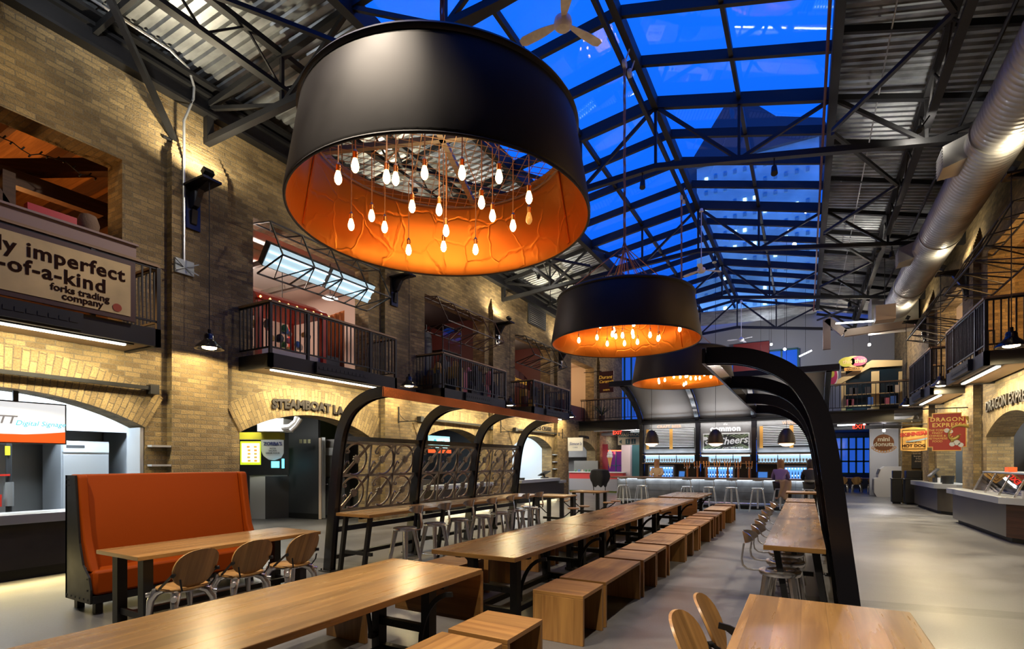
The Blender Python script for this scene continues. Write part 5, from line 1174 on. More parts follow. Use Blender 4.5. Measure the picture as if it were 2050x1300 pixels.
def striplight(x0, x1, y0, y1, z, E, lab, col=(.70, .85, 1)):
    t = thing('ceiling_tube', lab, 'lamp', ((x0 + x1) / 2, (y0 + y1) / 2, z)); MB().box(x0, x1, y0, y1, z, z + .04).build('diffuser', GLOWC, t)
    light('AREA', ((x0 + x1) / 2, (y0 + y1) / 2, z - .01), E, col, ((x0 + x1) / 2, (y0 + y1) / 2, 0), size=x1 - x0, sy=y1 - y0, parent=t)
striplight(-11.3, -10.9, 1.2, 4.8, 2.98, 200, 'cool ceiling light in the kitchen behind the digital screen')
striplight(-12.5, -11, 8.0, 8.3, 3.12, 70, 'dim ceiling light in the grey snack room', (1, .95, .85))
striplight(-12, -11.5, 13, 15, 2.95, 12, 'dim ceiling light in the dark middle kitchen')
striplight(-12.4, -11.4, 18, 21.5, 2.96, 95, 'cool ceiling light in the bright white kitchen')
striplight(-12.2, -11.6, 23.5, 26.5, 2.96, 80, 'ceiling light over the counter under the bridge', (1, .95, .85))
# digital screen
def screenX(px0, py0, px1, py1, X, label, bands, txts, name='digital_screen'):
    y0, y1, z0, z1 = rectX(px0, py0, px1, py1, X); t = thing(name, label, 'screen', (X, (y0 + y1) / 2, z0))
    MB().box(X - .05, X, y0 - .02, y1 + .02, z0 - .02, z1 + .02).build('housing', BLACK, t)
    for f0, f1, m in bands: MB().box(X, X + .004, y0, y1, z0 + (z1 - z0) * f0, z0 + (z1 - z0) * f1).build('display', m, t)
    return t, y0, y1, z0, z1
SW = mat('screen_white', (.3, .3, .3), .3, emit=(1, 1, 1), es=.62); SO = mat('screen_orange', (.3, .04, .01), .3, emit=(1, .08, .006), es=.75); SC = mat('screen_cyan', (.02, .3, .4), .3, emit=(.05, .42, .58), es=.6); SK_ = mat('screen_grey', (.1, .1, .12), .3, emit=(.08, .07, .09), es=.5)
t, y0, y1, z0, z1 = screenX(-40, 800, 130, 888, -10.35, 'hanging digital screen with white and orange picture in the arch', [(0, .2, SO), (.2, 1, SW)], None)
MB().box(-10.38, -10.34, 3.1, 3.16, z1, 2.9).build('hanger', STEEL, t)
# the curved orange swoosh
vs = []; n = 20
for i in range(n + 1):
    f = i / n; vs.append((y0 + (y1 - y0) * f, z0 + (z1 - z0) * (.19 + .10 * abs(f - .35) ** 1.5 * 2)))
MB().prism([(y1, z0 + .001), (y0, z0 + .001)] + vs, 0, -10.345, -10.342).build('display', SO, t)
text('lettering', 'TT', SK_, .17, (-10.34, 3.02, z0 + .33), (0, 1, 0), (0, 0, 1), parent=t, ext=.001, shear=.25, offset=.003)
text('lettering', 'Digital Signage', SC, .105, (-10.34, 3.12, z0 + .29), (0, 1, 0), (0, 0, 1), parent=t, ext=.001, shear=.25, align='LEFT')
# fridge, wall panels, hood and taps of the first kitchen
t = thing('upright_fridge', 'tall stainless upright fridge in the kitchen behind the orange sofa', 'fridge', (-12.2, 4.2, 0))
a = rectX(122, 880, 218, 1040, -11.9)
MB().box(-12.7, -11.9, a[0], a[1], .1, 2.03).build('body', STAIN, t, bevel=.008)
MB().box(-11.9, -11.86, a[0] + .02, a[1] - .02, .2, 1.78).build('door', STAIN, t, bevel=.008)
MB().box(-11.9, -11.85, a[0] + .02, a[1] - .02, 1.82, 2.0).build('top_panel', mat('bright_panel', (.6, .65, .7), .3, .3), t)
MB().box(-11.85, -11.845, a[0] + .06, a[0] + .34, 1.9, 1.95).build('display', DGREY, t)
struct('wall_kitchen', MB().box(-12.9, -11.0, 5.3, 5.34, 0, 2.4).box(-10.58, -10.12, 4.70, 4.755, .9, 2.24), STAIN)
struct('wall_bulkhead', MB().box(-11.95, -11.85, -1, 5.5, 2.22, 3.05), WHT)
t = thing('cooking_hood', 'stainless hood over the range in the kitchen with digital screen', 'hood', (-12.2, 2.2, 1.9))
MB().prism([(-12.95, 1.95), (-11.6, 1.95), (-11.6, 2.05), (-12.2, 2.5), (-12.95, 2.5)], 1, 1.0, 3.6).build('canopy', STAIN, t)
t = thing('cooking_range', 'stainless range with red and yellow valves behind the counter', 'range', (-12, 2.2, 0))
MB().box(-12.7, -11.7, 1.0, 3.3, 0, 1.0).build('body', STAIN, t); MB().box(-12.5, -11.7, 1.2, 2.8, 1.0, 1.22).build('fryer_box', STAIN, t)
m = MB().cyl((-11.6, 3.42, .7), (-11.6, 3.42, 2.3), .04, n=12)
m.build('gas_pipe', BLACK, t); MB().cyl((-11.6, 3.42, .9), (-11.6, 3.42, 1.3), .065, n=12).build('hose', STAIND, t)
MB().bar((-11.55, 3.2, 1.42), (-11.55, 3.42, 1.42), .02, .03).bar((-11.55, 3.3, 1.1), (-11.55, 3.3, .9), .03).build('valve_handle', RED, t)
MB().bar((-11.55, 2.9, 1.15), (-11.55, 3.2, 1.16), .02, .02).box(-11.56, -11.54, 3.36, 3.42, 1.75, 1.9).build('valve_tag', mat('valve_yellow', (.8, .65, .02), .4), t)
# snack room behind the second arch
P1 = onZ(531, 1039.7, 0); P2 = onZ(578, 1037, 0); P3 = onZ(637, 1040.6, 0); P0 = onZ(500, 1039, 0)
def slab(P, Q, z0, z1, th=.08):
    d = V3((Q[0] - P[0], Q[1] - P[1], 0)); L_ = np.linalg.norm(d); d /= L_; nn = V3((-d[1], d[0], 0)) * th
    return MB().add([(P[0], P[1], z0), (Q[0], Q[1], z0), (Q[0] + nn[0], Q[1] + nn[1], z0), (P[0] + nn[0], P[1] + nn[1], z0), (P[0], P[1], z1), (Q[0], Q[1], z1), (Q[0] + nn[0], Q[1] + nn[1], z1), (P[0] + nn[0], P[1] + nn[1], z1)],
                    [(0, 3, 2, 1), (4, 5, 6, 7), (0, 1, 5, 4), (1, 2, 6, 5), (2, 3, 7, 6), (3, 0, 4, 7)])
struct('wall_partition', slab(P2, P3, 0, 3.2), DGREY); struct('trim_60', slab((P2[0] + .01, P2[1] - .01), (P3[0] + .01, P3[1] - .01), 0, .16, .02), BLACK)
t = thing('service_counter', 'tall grey service counter with white end under the screen sign in the second arch', 'counter', (P1[0], P1[1], 0))
slab(P1, P2, 0, 1.22, .5).build('front_panel', DGREY, t); slab(P0, P1, 0, 1.22, .5).build('end_panel', WHITE, t); slab((P0[0] + .03, P0[1] - .03), (P2[0] + .0, P2[1] - .03), 1.22, 1.25, .56).build('worktop', STAIND, t)
dp = onZ(650, 1040, 0)
def facing(px0, py0, px1, py1, zc, th=.04):
    """upright panel square to the room diagonal at depth zc"""
    def W3(px, py):
        xc = (px - 1025) / F * zc; return (xc * CT - zc * ST, xc * ST + zc * CT, EYE + (HY - py) * zc / F)
    a = W3(px0, py0); b = W3(px1, py1); return a, b, slab(a, b, b[2], a[2], th)
a, b, mb = facing(638, 877, 643, 1040, 14.7); struct('trim_61', mb, CREAMW)
a, b, mb = facing(643, 876, 651, 1038, 14.9); tag(mb.build('steel_post', STAIN), 'shiny steel corner post in the grey snack room', 'post')
t = thing('grey_cupboard', 'grey double door cupboard with round knobs in the snack room', 'cupboard', (dp[0], dp[1], 0))
a, b, mb = facing(645, 957, 690, 1032, 15.1, .5); cb = mb.build('body', DGREY, t)
for kx in (651, 655): 
    q = facing(kx, 970, kx + 2, 973, 15.0)[0]; MB().lathe([(0, -.02), (.03, 0), (0, .02)], q, 10).build('knob', WHITE, cb, smooth=True)
t = thing('glass_cooler', 'stainless appliance above the grey cupboard', 'appliance', (dp[0], dp[1], 1.2))
a, b, mb = facing(650, 880, 690, 956, 15.2, .4); mb.build('body', STAIND, t); a, b, mb = facing(650, 897, 690, 912, 15.1, .05); mb.build('top_panel', STAIN, t)
a, b, mb = facing(481, 884, 521, 931, 14.6); tag(mb.build('menu_screen', mat('menu_screen_edge', (.5, .55, .02), .4, emit=(.45, .6, .02), es=.9)), 'yellow edged glowing menu screen in the second arch', 'screen')
a, b, mb = facing(484, 888, 518, 926, 14.55); o = mb.build('menu_card', mat('menu_glow', (1, .95, .85), .4, emit=(1, .93, .85), es=1.3)); tag(o, 'white lit menu card with food pictures on the yellow edged screen', 'screen')
rr = random.Random(9)
for i in range(10):
    px = 494 + (i % 2) * 15 + rr.uniform(-2, 2); py = 893 + (i // 2) * 7; a, b, mb = facing(px, py, px + 6, py + 4, 14.53, .005); mb.build('food_picture', mat('food_tint_%d' % i, rr.choice([(.9, .4, .05), (.6, .25, .05), (.3, .5, .1)]), .5, emit=(.9, .4, .08), es=.5), o)
t = thing('shield_sign', 'rounded grey shield sign with dark navy title in the second arch', 'sign', (P1[0], P1[1], 2))
def W3(px, py, zc):
    xc = (px - 1025) / F * zc; return (xc * CT - zc * ST, xc * ST + zc * CT, EYE + (HY - py) * zc / F)
pts = [(522, 879), (568, 879), (568, 908), (563, 917), (550, 922), (538, 921), (527, 913), (523, 903)]; n = len(pts)
m = MB().add([W3(*p, 14.7) for p in pts] + [W3(*p, 14.73) for p in pts], [tuple(range(n))[::-1], tuple(range(n, 2 * n))] + [(i, (i + 1) % n, (i + 1) % n + n, i + n) for i in range(n)]); m.build('board', mat('sign_grey', (.42, .43, .43), .5), t)
RGT = (CT, ST, 0)
text('lettering', "ZORBA'S", mat('navy', (.02, .03, .12), .5), .13, W3(546, 889, 14.66), RGT, (0, 0, 1), parent=t, offset=.004); text('lettering', "PIZZA\nSALADS\nGREEK FOOD", DGREY, .065, W3(546, 903, 14.66), RGT, (0, 0, 1), parent=t)
a, b, mb = facing(543, 924, 558, 937, 14.6); o = mb.build('neon_board', mat('neon_blue', (.1, .6, 1), .4, emit=(.12, .75, 1), es=2.2)); tag(o, 'small bright cyan lit board above the grey service counter', 'sign')
a, b, mb = facing(564, 919, 568, 938, 14.6); o = mb.build('neon_strip', MATS['neon_blue']); tag(o, 'upright bright blue light strip beside the cyan board', 'lamp')
a, b, mb = facing(470, 866, 560, 880, 13.4, .3); tag(mb.build('yellow_beam', mat('yellow_green', (.40, .36, .02), .5)), 'yellow green ceiling beam inside the second arch', 'beam')
a, b, mb = facing(515, 838, 567, 864, 13.2, .6); tag(mb.build('ceiling_unit', WHITE), 'white boxy ceiling unit inside the second arch', 'unit')
m = MB().tube([W3(565, 857, 13), W3(580, 855, 13), W3(592, 845, 13), W3(596, 832, 13)], .07, 8).tube([W3(582, 862, 13), W3(592, 853, 13), W3(602, 838, 13)], .06, 8); tag(m.build('white_pipe', WHITE, smooth=True), 'pair of bent white pipes at the ceiling of the second arch', 'pipe')
a, b, mb = facing(599, 880, 622, 888, 14.5, .02); 
for k in range(3):
    a, b, mb = facing(599 + k * 8.5, 880, 604.5 + k * 8.5, 888, 14.5, .02); tag(mb.build('switch_plate', mat('pale_switch_%d' % k, (.5, .5, .3), .5)), '%s of three pale switch plates high on the grey wall' % ['leftmost', 'middle', 'rightmost'][k], 'plate')
# middle arch screen and kitchen goods
t, y0, y1, z0, z1 = screenX(857, 872, 900, 898, -10.4, 'small cyan digital screen in the middle arch', [(0, .0001, SC), (0, 1, mat('screen_pale', (.5, .85, .95), .3, emit=(.35, .8, .95), es=1.0))], None)
MB().cyl((-10.395, y0 + .35, z0 + .2), (-10.39, y0 + .35, z0 + .2), .08, n=12).build('display', SC, t)
text('lettering', 'wifi', SK_, .16, (-10.39, y0 + .75, z0 + .22), (0, 1, 0), (0, 0, 1), parent=t, ext=.001)
t2, *_ = screenX(857, 900, 903, 908, -10.4, 'orange lit strip panel below the cyan screen', [(0, 1, SO)], None, name='lit_menu_strip')
for i, (y, h) in enumerate([(12.9, .9), (13.7, 1.2), (14.6, 1.0), (15.3, 1.3)]):
    tag(MB().box(-12.4, -11.8, y - .32, y + .32, .92 if 0 else 0, h).build('kitchen_unit', [STAIND, DGREY, STAIND, DARKPANEL][i]), '%s dark appliance in the unlit middle kitchen' % ORD[i], 'appliance', 'appliances in the middle kitchen')
# bright kitchen contents
t = thing('kitchen_door', 'white panelled door with window at the back of the bright kitchen', 'door', (-13.3, 20, 0)); a = rectX(1060, 918, 1082, 975, -13.3)
MB().box(-13.34, -13.28, a[0], a[1], 0, 2.0).build('panel', WHITE, t); MB().box(-13.28, -13.27, a[0] + .2, a[1] - .2, 1.0, 1.85).build('pane', mat('lit_pane', (.9, .95, 1), .3, emit=(.9, .95, 1), es=.8), t)
MB().box(-13.27, -13.26, (a[0] + a[1]) / 2 - .02, (a[0] + a[1]) / 2 + .02, 1.0, 1.85).box(-13.27, -13.26, a[0] + .2, a[1] - .2, 1.4, 1.44).build('muntin', GREYP, t)
tag(MB().box(-13.28, -13.26, a[1] + .3, a[1] + 1.0, 1.35, 1.8).build('paper_notice', SW), 'white notice on the back wall of the bright kitchen', 'notice')
tag(MB().box(-12.0, -11.6, 18.0, 18.15, .9, 2.7).build('dark_post', DGREY), 'dark upright frame inside the bright kitchen', 'post')
t = thing('card_till', 'black till standing on the bright kitchen counter', 'till', (-10.0, 20.6, .92)); MB().box(-10.1, -9.9, 20.4, 20.8, .922, .97).bar((-10.0, 20.6, .97), (-10.05, 20.6, 1.1), .06).build('base', BLACK, t); MB().prism([(-10.2, 1.02), (-9.85, 1.22), (-9.87, 1.25), (-10.22, 1.05)], 1, 20.35, 20.95).build('display', DGREY, t)
tag(MB().lathe([(0, 0), (.12, 0), (.13, .08), (0, .08)], (-9.85, 18.2, .922), 14).build('black_tray', BLACK), 'round black tray at the near end of the bright kitchen counter', 'tray')
# Simon's hanging sign
_r = rectY(1137, 877, 1167, 903, 22.3); t = thing('hanging_sign', "white square sign with blue script hanging from the fourth pillar's arm", 'sign', ((_r[0] + _r[1]) / 2, 22.3, _r[2]))
MB().box(_r[0], _r[1], 22.28, 22.32, _r[2], _r[3]).build('board', WHITE, t)
text('lettering', "Simon's", mat('ink_blue', (.03, .05, .22), .5), .2, ((_r[0] + _r[1]) / 2, 22.275, (_r[2] + _r[3]) / 2 + .02), (1, 0, 0), (0, 0, 1), parent=t, shear=.3); text('lettering', 'CUISINE', mat('ink_grey', (.2, .25, .35), .5), .07, ((_r[0] + _r[1]) / 2, 22.275, (_r[2] + _r[3]) / 2 - .14), (1, 0, 0), (0, 0, 1), parent=t)
MB().bar((_r[0] + .1, 22.3, _r[3]), (_r[0] + .1, 22.32, 2.76), .01).bar((_r[1] - .1, 22.3, _r[3]), (_r[1] - .1, 22.32, 2.76), .01).build('hanger', STEEL, t)
# pink fronted counter under the bridge
t = thing('pink_counter', 'grey counter with coral pink band under the far bridge', 'counter', (-9.6, 26.8, 0))
PINK = mat('coral', (.62, .06, .06), .5); LG = mat('light_grey_panel', (.34, .33, .35), .5)
MB().box(-11.4, -8.35, 26.6, 27.1, .08, .72).build('lower_panel', LG, t); MB().box(-11.4, -8.35, 26.6, 27.1, .72, 1.05).build('pink_band', PINK, t); MB().box(-11.45, -8.3, 26.55, 27.13, 1.05, 1.1).build('worktop', WHITE, t); MB().box(-11.4, -8.4, 26.65, 27.1, 0, .08).build('plinth', mat('lime', (.25, .35, .03), .5), t)
tag(MB().box(-11.3, -9.9, 27.05, 27.1, 1.102, 1.7).build('display_case', STAIND), 'dark display case on the pink banded counter', 'case')
rr = random.Random(8)
for i in range(7): tag(MB().lathe([(0, 0), (.05, 0), (.06, .05), (.04, .1), (0, .11)], (-11.1 + i * .2, 26.8, 1.102), 8).build('sauce_tub', rr.choice(cols)), 'small coloured tub in a row on the pink banded counter', 'tub', 'tubs on the pink banded counter')
tag(MB().box(-12.4, -10.65, 27.3, 27.35, 1.9, 2.8).build('menu_board', GREYP), 'grey menu board above the pink banded counter', 'board')
# draped stand
t = thing('draped_stand', 'stand covered with a black cloth before the pink banded counter', 'stand', (-8.6, 24.6, 0))
c = onZ(1200, 992, 0); pr_ = [(.0, 1.28), (.3, 1.27), (.42, 1.22), (.48, .95), (.44, .75), (.36, .6), (.33, .45)]
m = MB(); N_ = 32
for i, (r, z) in enumerate(pr_):
    for k in range(N_): a = 2 * PI * k / N_; w = 1 + .14 * math.sin(5 * a + 1) * min(1, i / 3) ; m.v.append((c[0] + r * w * math.cos(a), c[1] + r * w * math.sin(a) * .7, z + (.06 * math.sin(7 * a) if i == len(pr_) - 1 else 0)))
for i in range(len(pr_) - 1):
    for k in range(N_): m.f.append((i * N_ + k, (i + 1) * N_ + k, (i + 1) * N_ + (k + 1) % N_, i * N_ + (k + 1) % N_))
m.build('cloth', mat('black_cloth', (.012, .012, .014), .85), t, smooth=True)
for dx in (-.3, .3): MB().cyl((c[0] + dx, c[1], 0), (c[0] + dx, c[1], .8), .02).build('leg', STEEL, t)
# ================================================================ BAR
YB = 22.5
t = thing('bar_counter', 'long bar counter with dull metal front lit from under its top edge', 'counter', (-3, 19.8, 0))
BARF = mat('bar_metal', (.14, .135, .13), .38, .8, vary=.25, vs=3)
MB().box(-6.35, .75, 19.5, 20.1, .14, 1.02).build('front_panel', BARF, t)
MB().box(-6.25, .7, 19.62, 20.0, 0, .14).build('plinth', BLACK, t)
MB().box(-6.55, .9, 19.25, 20.25, 1.02, 1.07).build('worktop', woodmat('bar_top', (.20, .12, .07), (.12, .07, .04), rough=.3), t, grain=0, bevel=.006)
MB().box(-6.3, .7, 19.40, 19.42, 1.005, 1.02).build('light_strip', mat('bar_led', (.8, .9, 1), .4, emit=(.75, .88, 1), es=2), t)
MB().tube([(-6.3, 19.3, .22), (.7, 19.3, .22)], .025, 8).build('foot_rail', CHROME, t)
m = MB()
for k in range(1, 7): m.box(-6.35 + k * 1.01 - .004, -6.35 + k * 1.01 + .004, 19.495, 19.5, .14, 1.02)
for z in (.36, .58, .8): m.box(-6.35, .75, 19.496, 19.5, z, z + .005)
m.build('panel_joint', BLACK, t)
light('AREA', (-2.8, 19.36, 1.0), 50, (.72, .85, 1), (-2.8, 19.5, .2), size=7.0, sy=.03, parent=t)
# bar stools
def bar_stool():
    t = thing('bar_stool', 'x y z w', 'stool', (0, 0, 0), 'metal bar stools at the bar')
    BS = MATS.get('stool_tube') or mat('stool_tube', (.60, .62, .64), .3, .6)
    MB().lathe([(0, .02), (.17, .02), (.185, .01), (.18, -.01), (0, -.01)], (0, 0, .76), 20).build('seat', BS, t, smooth=True, world=False)
    for sx in (-1, 1):
        for sy in (-1, 1): MB().tube([(sx * .11, sy * .11, .75), (sx * .15, sy * .15, .72), (sx * .25, sy * .25, 0)], .013, 6).build('leg', BS, t, world=False)
    MB().tube([(-.215, -.215, .2), (.215, -.215, .2), (.215, .215, .2), (-.215, .215, .2)], .011, 6, closed=True).build('foot_ring', BS, t, world=False)
    MB().cyl((0, 0, .1), (0, 0, .74), .028).build('screw_post', BS, t, world=False)
    MB().ribbon([(.13, -.12, .76), (.17, -.17, .82), (.16, -.2, .95), (.14, -.21, 1.02)], .03, .012, (0, 1, 0)).build('back_bracket', mat('tan_metal', (.45, .33, .18), .4, .6), t, world=False)
    n = 9; vs = []
    for i in range(n):
        u = -1 + 2 * i / (n - 1)
        for dz in (-.035 * (1 - .4 * u * u), .035 * (1 - .4 * u * u)):
            for dy in (0, .01): vs.append((.02 + u * .17, -.20 + .07 * u * u + dy, 1.04 + dz))
    fs = []
    for i in range(n - 1):
        a = i * 4; b = a + 4
        fs += [(a, b, b + 2, a + 2), (a + 1, a + 3, b + 3, b + 1), (a, a + 1, b + 1, b), (a + 2, b + 2, b + 3, a + 3)]
    MB().add(vs, fs).build('backrest', STAIND, t, world=False)
    return t
bs0 = bar_stool()
SX = []
for i, (px, py) in enumerate([(1248, 1009), (1285, 1009), (1376, 1018), (1420, 1019), (1464.5, 1021), (1517, 1023), (1562, 1024), (1619, 1024)]):
    x = onY(px, 980, 18.85)[0]; SX.append(x)
    lab = ['leftmost bar stool, standing a little apart at the end of the bar', 'second bar stool from the open end of the bar', 'bar stool partly behind the far oak table', 'fourth bar stool along the bar, behind the oak table corner', 'fifth bar stool along the bar, right of the oak table', 'empty bar stool next to the woman in purple', 'bar stool the woman in purple sits on', 'bar stool under the person in dark clothes'][i]
    if i == 0: bs0.location = (x, 18.85, 0); bs0['label'] = lab
    else: dup(bs0, (x, 18.85, 0), random.uniform(-.15, .15), lab)
# back bar wall with posts, menus, shelves
PX = [-6.25, -3.9, -1.78, .66]
BRS = mat('brushed_panel', (.20, .20, .20), .4, .5, vary=.15)
t = thing('bar_gantry', 'black steel bar gantry with curved posts carrying a pale canopy', 'gantry', (-2.8, 22, 0))
cp = [(22.6, 0), (22.6, 2.0), (22.6, 3.0), (22.52, 3.3), (22.3, 3.55), (21.9, 3.85), (21.2, 4.22), (20.4, 4.5), (19.8, 4.66)]
for x in PX:
    m = MB().ribbon([(x, y, z) for y, z in cp], .16, .2, (1, 0, 0)); m.build('post', GLOSSB, t)
MB().box(-6.75, .95, 19.7, 19.95, 4.60, 4.80).build('top_beam', STEEL, t)
MB().box(-6.35, .75, 22.45, 22.6, 3.28, 3.4).build('rear_beam', STEEL, t)
MB().tube([(-6.2, 22.35, 3.32), (.7, 22.35, 3.32)], .03, 8).build('rail_pipe', STEEL, t)
CANV = mat('canopy_panel', (.42, .39, .36), .6)
for i in range(3):
    xa, xb = PX[i] + .09, PX[i + 1] - .09; vs = []; fs = []; q = cp[3:]
    for y, z in q:
        vs += [(xa, y + .08, z + .06), (xb, y + .08, z + .06)]
    for k in range(len(q) - 1): fs.append((2 * k, 2 * k + 1, 2 * k + 3, 2 * k + 2))
    o = MB().add(vs, fs).build('canopy_panel', CANV, t, smooth='all'); s_ = o.modifiers.new('th', 'SOLIDIFY'); s_.thickness = .02
for i, (n_, x0, x1) in enumerate((('left', -6.15, -4.0), ('middle', -3.8, -1.88), ('right', -1.68, .56))):
    MB().box(x0, x1, 22.72, 22.78, 0, 3.28).build('back_panel', mat('bar_back_dark', (.03, .026, .024), .5) if i == 0 else MATS['bar_back_dark'], t)
SGN = mat('lit_letters', (.9, .9, .9), .5, emit=(1, .97, .92), es=.35)
MENU = mat('menu_board_face', (.55, .55, .55), .5)
def bar_panel(i, x0, x1):
    nm = ['over the barman', 'in the middle of the bar', 'near the woman in purple'][i]
    r = rectY(1288, 836, 1300, 900, 22.65)
    t = thing('header_board', 'brushed metal header panel with board %s' % nm, 'panel', ((x0 + x1) / 2, 22.68, 2.1), 'brushed header panels of the bar')
    MB().box(x0, x1, 22.62, 22.70, 2.02, 3.26).build('panel', BRS, t)
    if i != 1:
        m = MB(); mw = MB()
        for k in range(12):
            z = 3.02 - k * .066; mw.box(x0 + .22, x1 - .05, 22.60, 22.62, z - .013, z + .013)
        MB().box(x0 + .2, x1 - .03, 22.605, 22.62, 2.2, 3.06).build('slat_back', BLACK, t)
        mw.build('menu_slat', mat('slat_white_%d' % i, (.75, .75, .75), .5), t)
        for xa in ((x0 + .10, x0 + .22), ((x0 + x1) / 2 + .02, (x0 + x1) / 2 + .15)):
            MB().box(xa[0], xa[1], 22.585, 22.60, 2.18, 3.04).build('wood_strip', PLYB, t)
        text('lettering', ['CRAFT BEER', '', 'WINE'][i], mat('copper_letter_%d' % i, (.5, .30, .2), .4, .5), .17, ((x0 + x1) / 2, 22.59, 3.14), (1, 0, 0), (0, 0, 1), parent=t, offset=.004, space=1.1)
    else:
        text('lettering', 'common', SGN, .30, ((x0 + x1) / 2, 22.59, 2.98), (1, 0, 0), (0, 0, 1), parent=t, offset=.012, ext=.015, space=1.1); text('lettering', 'the', WHITE, .12, ((x0 + x1) / 2, 22.59, 3.17), (1, 0, 0), (0, 0, 1), parent=t, offset=.004, shear=.3)
        MB().box(x0 + .1, x1 - .06, 22.6, 22.62, 2.12, 2.8).build('board_edge', WHITE, t); MB().box(x0 + .14, x1 - .1, 22.59, 22.6, 2.16, 2.76).build('chalkboard', BLACK, t)
        m = MB(); cx, cz = (x0 + x1) / 2, 2.46
        for k in range(26):
            a = 2 * PI * k / 26; r0, r1 = .38, 1.0
            p = [cx + max(-.86, min(.86, math.cos(a) * r0 * 1.3)), cz + max(-.27, min(.27, math.sin(a) * r0 * .6))]; q = [cx + max(-.86, min(.86, math.cos(a) * r1)), cz + max(-.28, min(.28, math.sin(a) * r1))]
            m.bar((p[0], 22.586, p[1]), (q[0], 22.586, q[1]), .004, .012)
        m.build('chalk_ray', mat('chalk_green', (.4, .5, .28), .6), t)
        text('lettering', 'Cheers,', WHITE, .40, (cx + .28, 22.58, cz + .03), (1, 0, .08), (-.08, 0, 1), parent=t, offset=.008, shear=.3); text('lettering', 'ENJOY\nOUR', WHITE, .17, (cx - .58, 22.58, cz + .04), (1, 0, 0), (0, 0, 1), parent=t, offset=.012)
        text('lettering', 'CRAFT BEER & WINE', WHITE, .08, (cx + .3, 22.58, 2.21), (1, 0, 0), (0, 0, 1), parent=t)
PLYB = mat('honey_strip', (.55, .27, .05), .5)
XP = [(-6.15, -4.0), (-3.8, -1.88), (-1.68, .56)]
for i, (a, b) in enumerate(XP): bar_panel(i, a, b)
LEDW = mat('shelf_led', (.7, .85, 1), .4, emit=(.6, .8, 1), es=3.2); TAPW = mat('tap_copper', (.42, .17, .06), .35, .8); TAPH = mat('tap_handle', (.6, .28, .08), .4)
GLS = mat('glassware', (.75, .85, .9), .12, .25)
for i, (a, b) in enumerate(XP):
    t = thing('glass_shelf', 'two level wooden shelf with pale light, %s' % ['left of the three behind the bar', 'middle of the three behind the bar', 'right of the three behind the bar'][i], 'shelf', ((a + b) / 2, 22.45, 1.6), 'lit glass shelves behind the bar')
    MB().box(a, b, 22.3, 22.62, 1.93, 1.965).box(a, b, 22.3, 22.62, 1.56, 1.595).build('shelf_board', PLYB if 0 else OAKRAIL, t)
    MB().box(a + .05, b - .05, 22.66, 22.68, 1.62, 1.91).build('light_panel', mat('shelf_wash_%d' % i, (.4, .55, .65), .5, emit=(.35, .55, .72), es=.8), t)
    MB().box(a + .05, b - .05, 22.58, 22.60, 1.90, 1.925).build('light_strip', LEDW, t)
    for k in range(1, 3): x = a + (b - a) * k / 3; MB().box(x - .012, x + .012, 22.31, 22.34, 1.595, 1.93).build('divider', STEEL, t)
    light('AREA', ((a + b) / 2, 22.5, 2.0), 9, (.7, .85, 1), ((a + b) / 2, 22.62, 3), size=b - a - .1, sy=.05, parent=t)
g0 = None
def glass(x, y, z, lab, gp):
    global g0
    if g0 is None:
        g0 = MB().lathe([(0, .005), (.03, .0), (.033, .006), (.008, .015), (.006, .05), (.03, .08), (.038, .12), (.034, .17), (.030, .17), (.033, .12), (0, .07)], (0, 0, 0), 12).build('wine_glass', GLS, smooth=True); o = g0; base = o.location.copy()
        o.location = (x, y, z)
    else: o = g0.copy(); C.objects.link(o); o.location = (x, y, z)
    tag(o, lab, 'glass', gp)
for i, (a, b) in enumerate(XP):
    nx = 20 if i != 1 else 12
    for k in range(nx):
        x = a + .1 + (b - a - .2) * k / (nx - 1) if i != 1 else a + .48 + (b - a - .95) * k / (nx - 1)
        glass(x, 22.42, 1.597, 'clear stemmed glass in the row on the %s lit shelf behind the bar' % ['left', 'middle', 'right'][i], 'glasses on the %s lit shelf' % ['left', 'middle', 'right'][i])
for x, lab in ((-3.62, 'small wooden crate at the left end of the middle bar shelf'), (-2.06, 'small wooden crate at the right end of the middle bar shelf')):
    tag(MB().box(x - .16, x + .16, 22.32, 22.58, 1.597, 1.85).build('wooden_crate', DARKW), lab, 'crate')
light('AREA', (-2.8, 22.25, 3.22), 26, (1, .97, .92), (-2.8, 22.62, 2.5), size=6.3, sy=.05)  # light added for the menu boards, without a fixture
# fridges / wine dispensers lit blue
def dispenser(x0, x1, lab):
    t = thing('drinks_dispenser', lab, 'dispenser', ((x0 + x1) / 2, 22.4, .9), 'lit drinks dispensers behind the bar')
    MB().box(x0, x1, 22.35, 22.72, .85, 1.5).build('housing', BRS, t)
    MB().box(x0 + .07, x1 - .06, 22.34, 22.35, .98, 1.42).build('lit_back', mat('dispenser_blue', (.1, .3, .7), .4, emit=(.10, .32, .95), es=.95) if 'dispenser_blue' not in MATS else MATS['dispenser_blue'], t)
    rr = random.Random(int(x0 * 100)); m = MB(); m2 = MB(); n = int((x1 - x0) / .11)
    for k in range(n):
        x = x0 + .12 + k * (x1 - x0 - .2) / max(1, n - 1)
        m.box(x - .016, x + .016, 22.30, 22.33, 1.0, 1.2).lathe([(0, 0), (.016, 0), (.006, .08), (0, .09)], (x, 22.315, 1.2), 6)
        m2.box(x - .02, x + .02, 22.30, 22.33, 1.36, 1.40).box(x - .012, x + .012, 22.29, 22.30, 1.08 + .04 * rr.random(), 1.14)
    m.build('bottle_row', mat('bottle_dark', (.03, .06, .10), .2) if 'bottle_dark' not in MATS else MATS['bottle_dark'], t); m2.build('spout_row', LEDW, t)
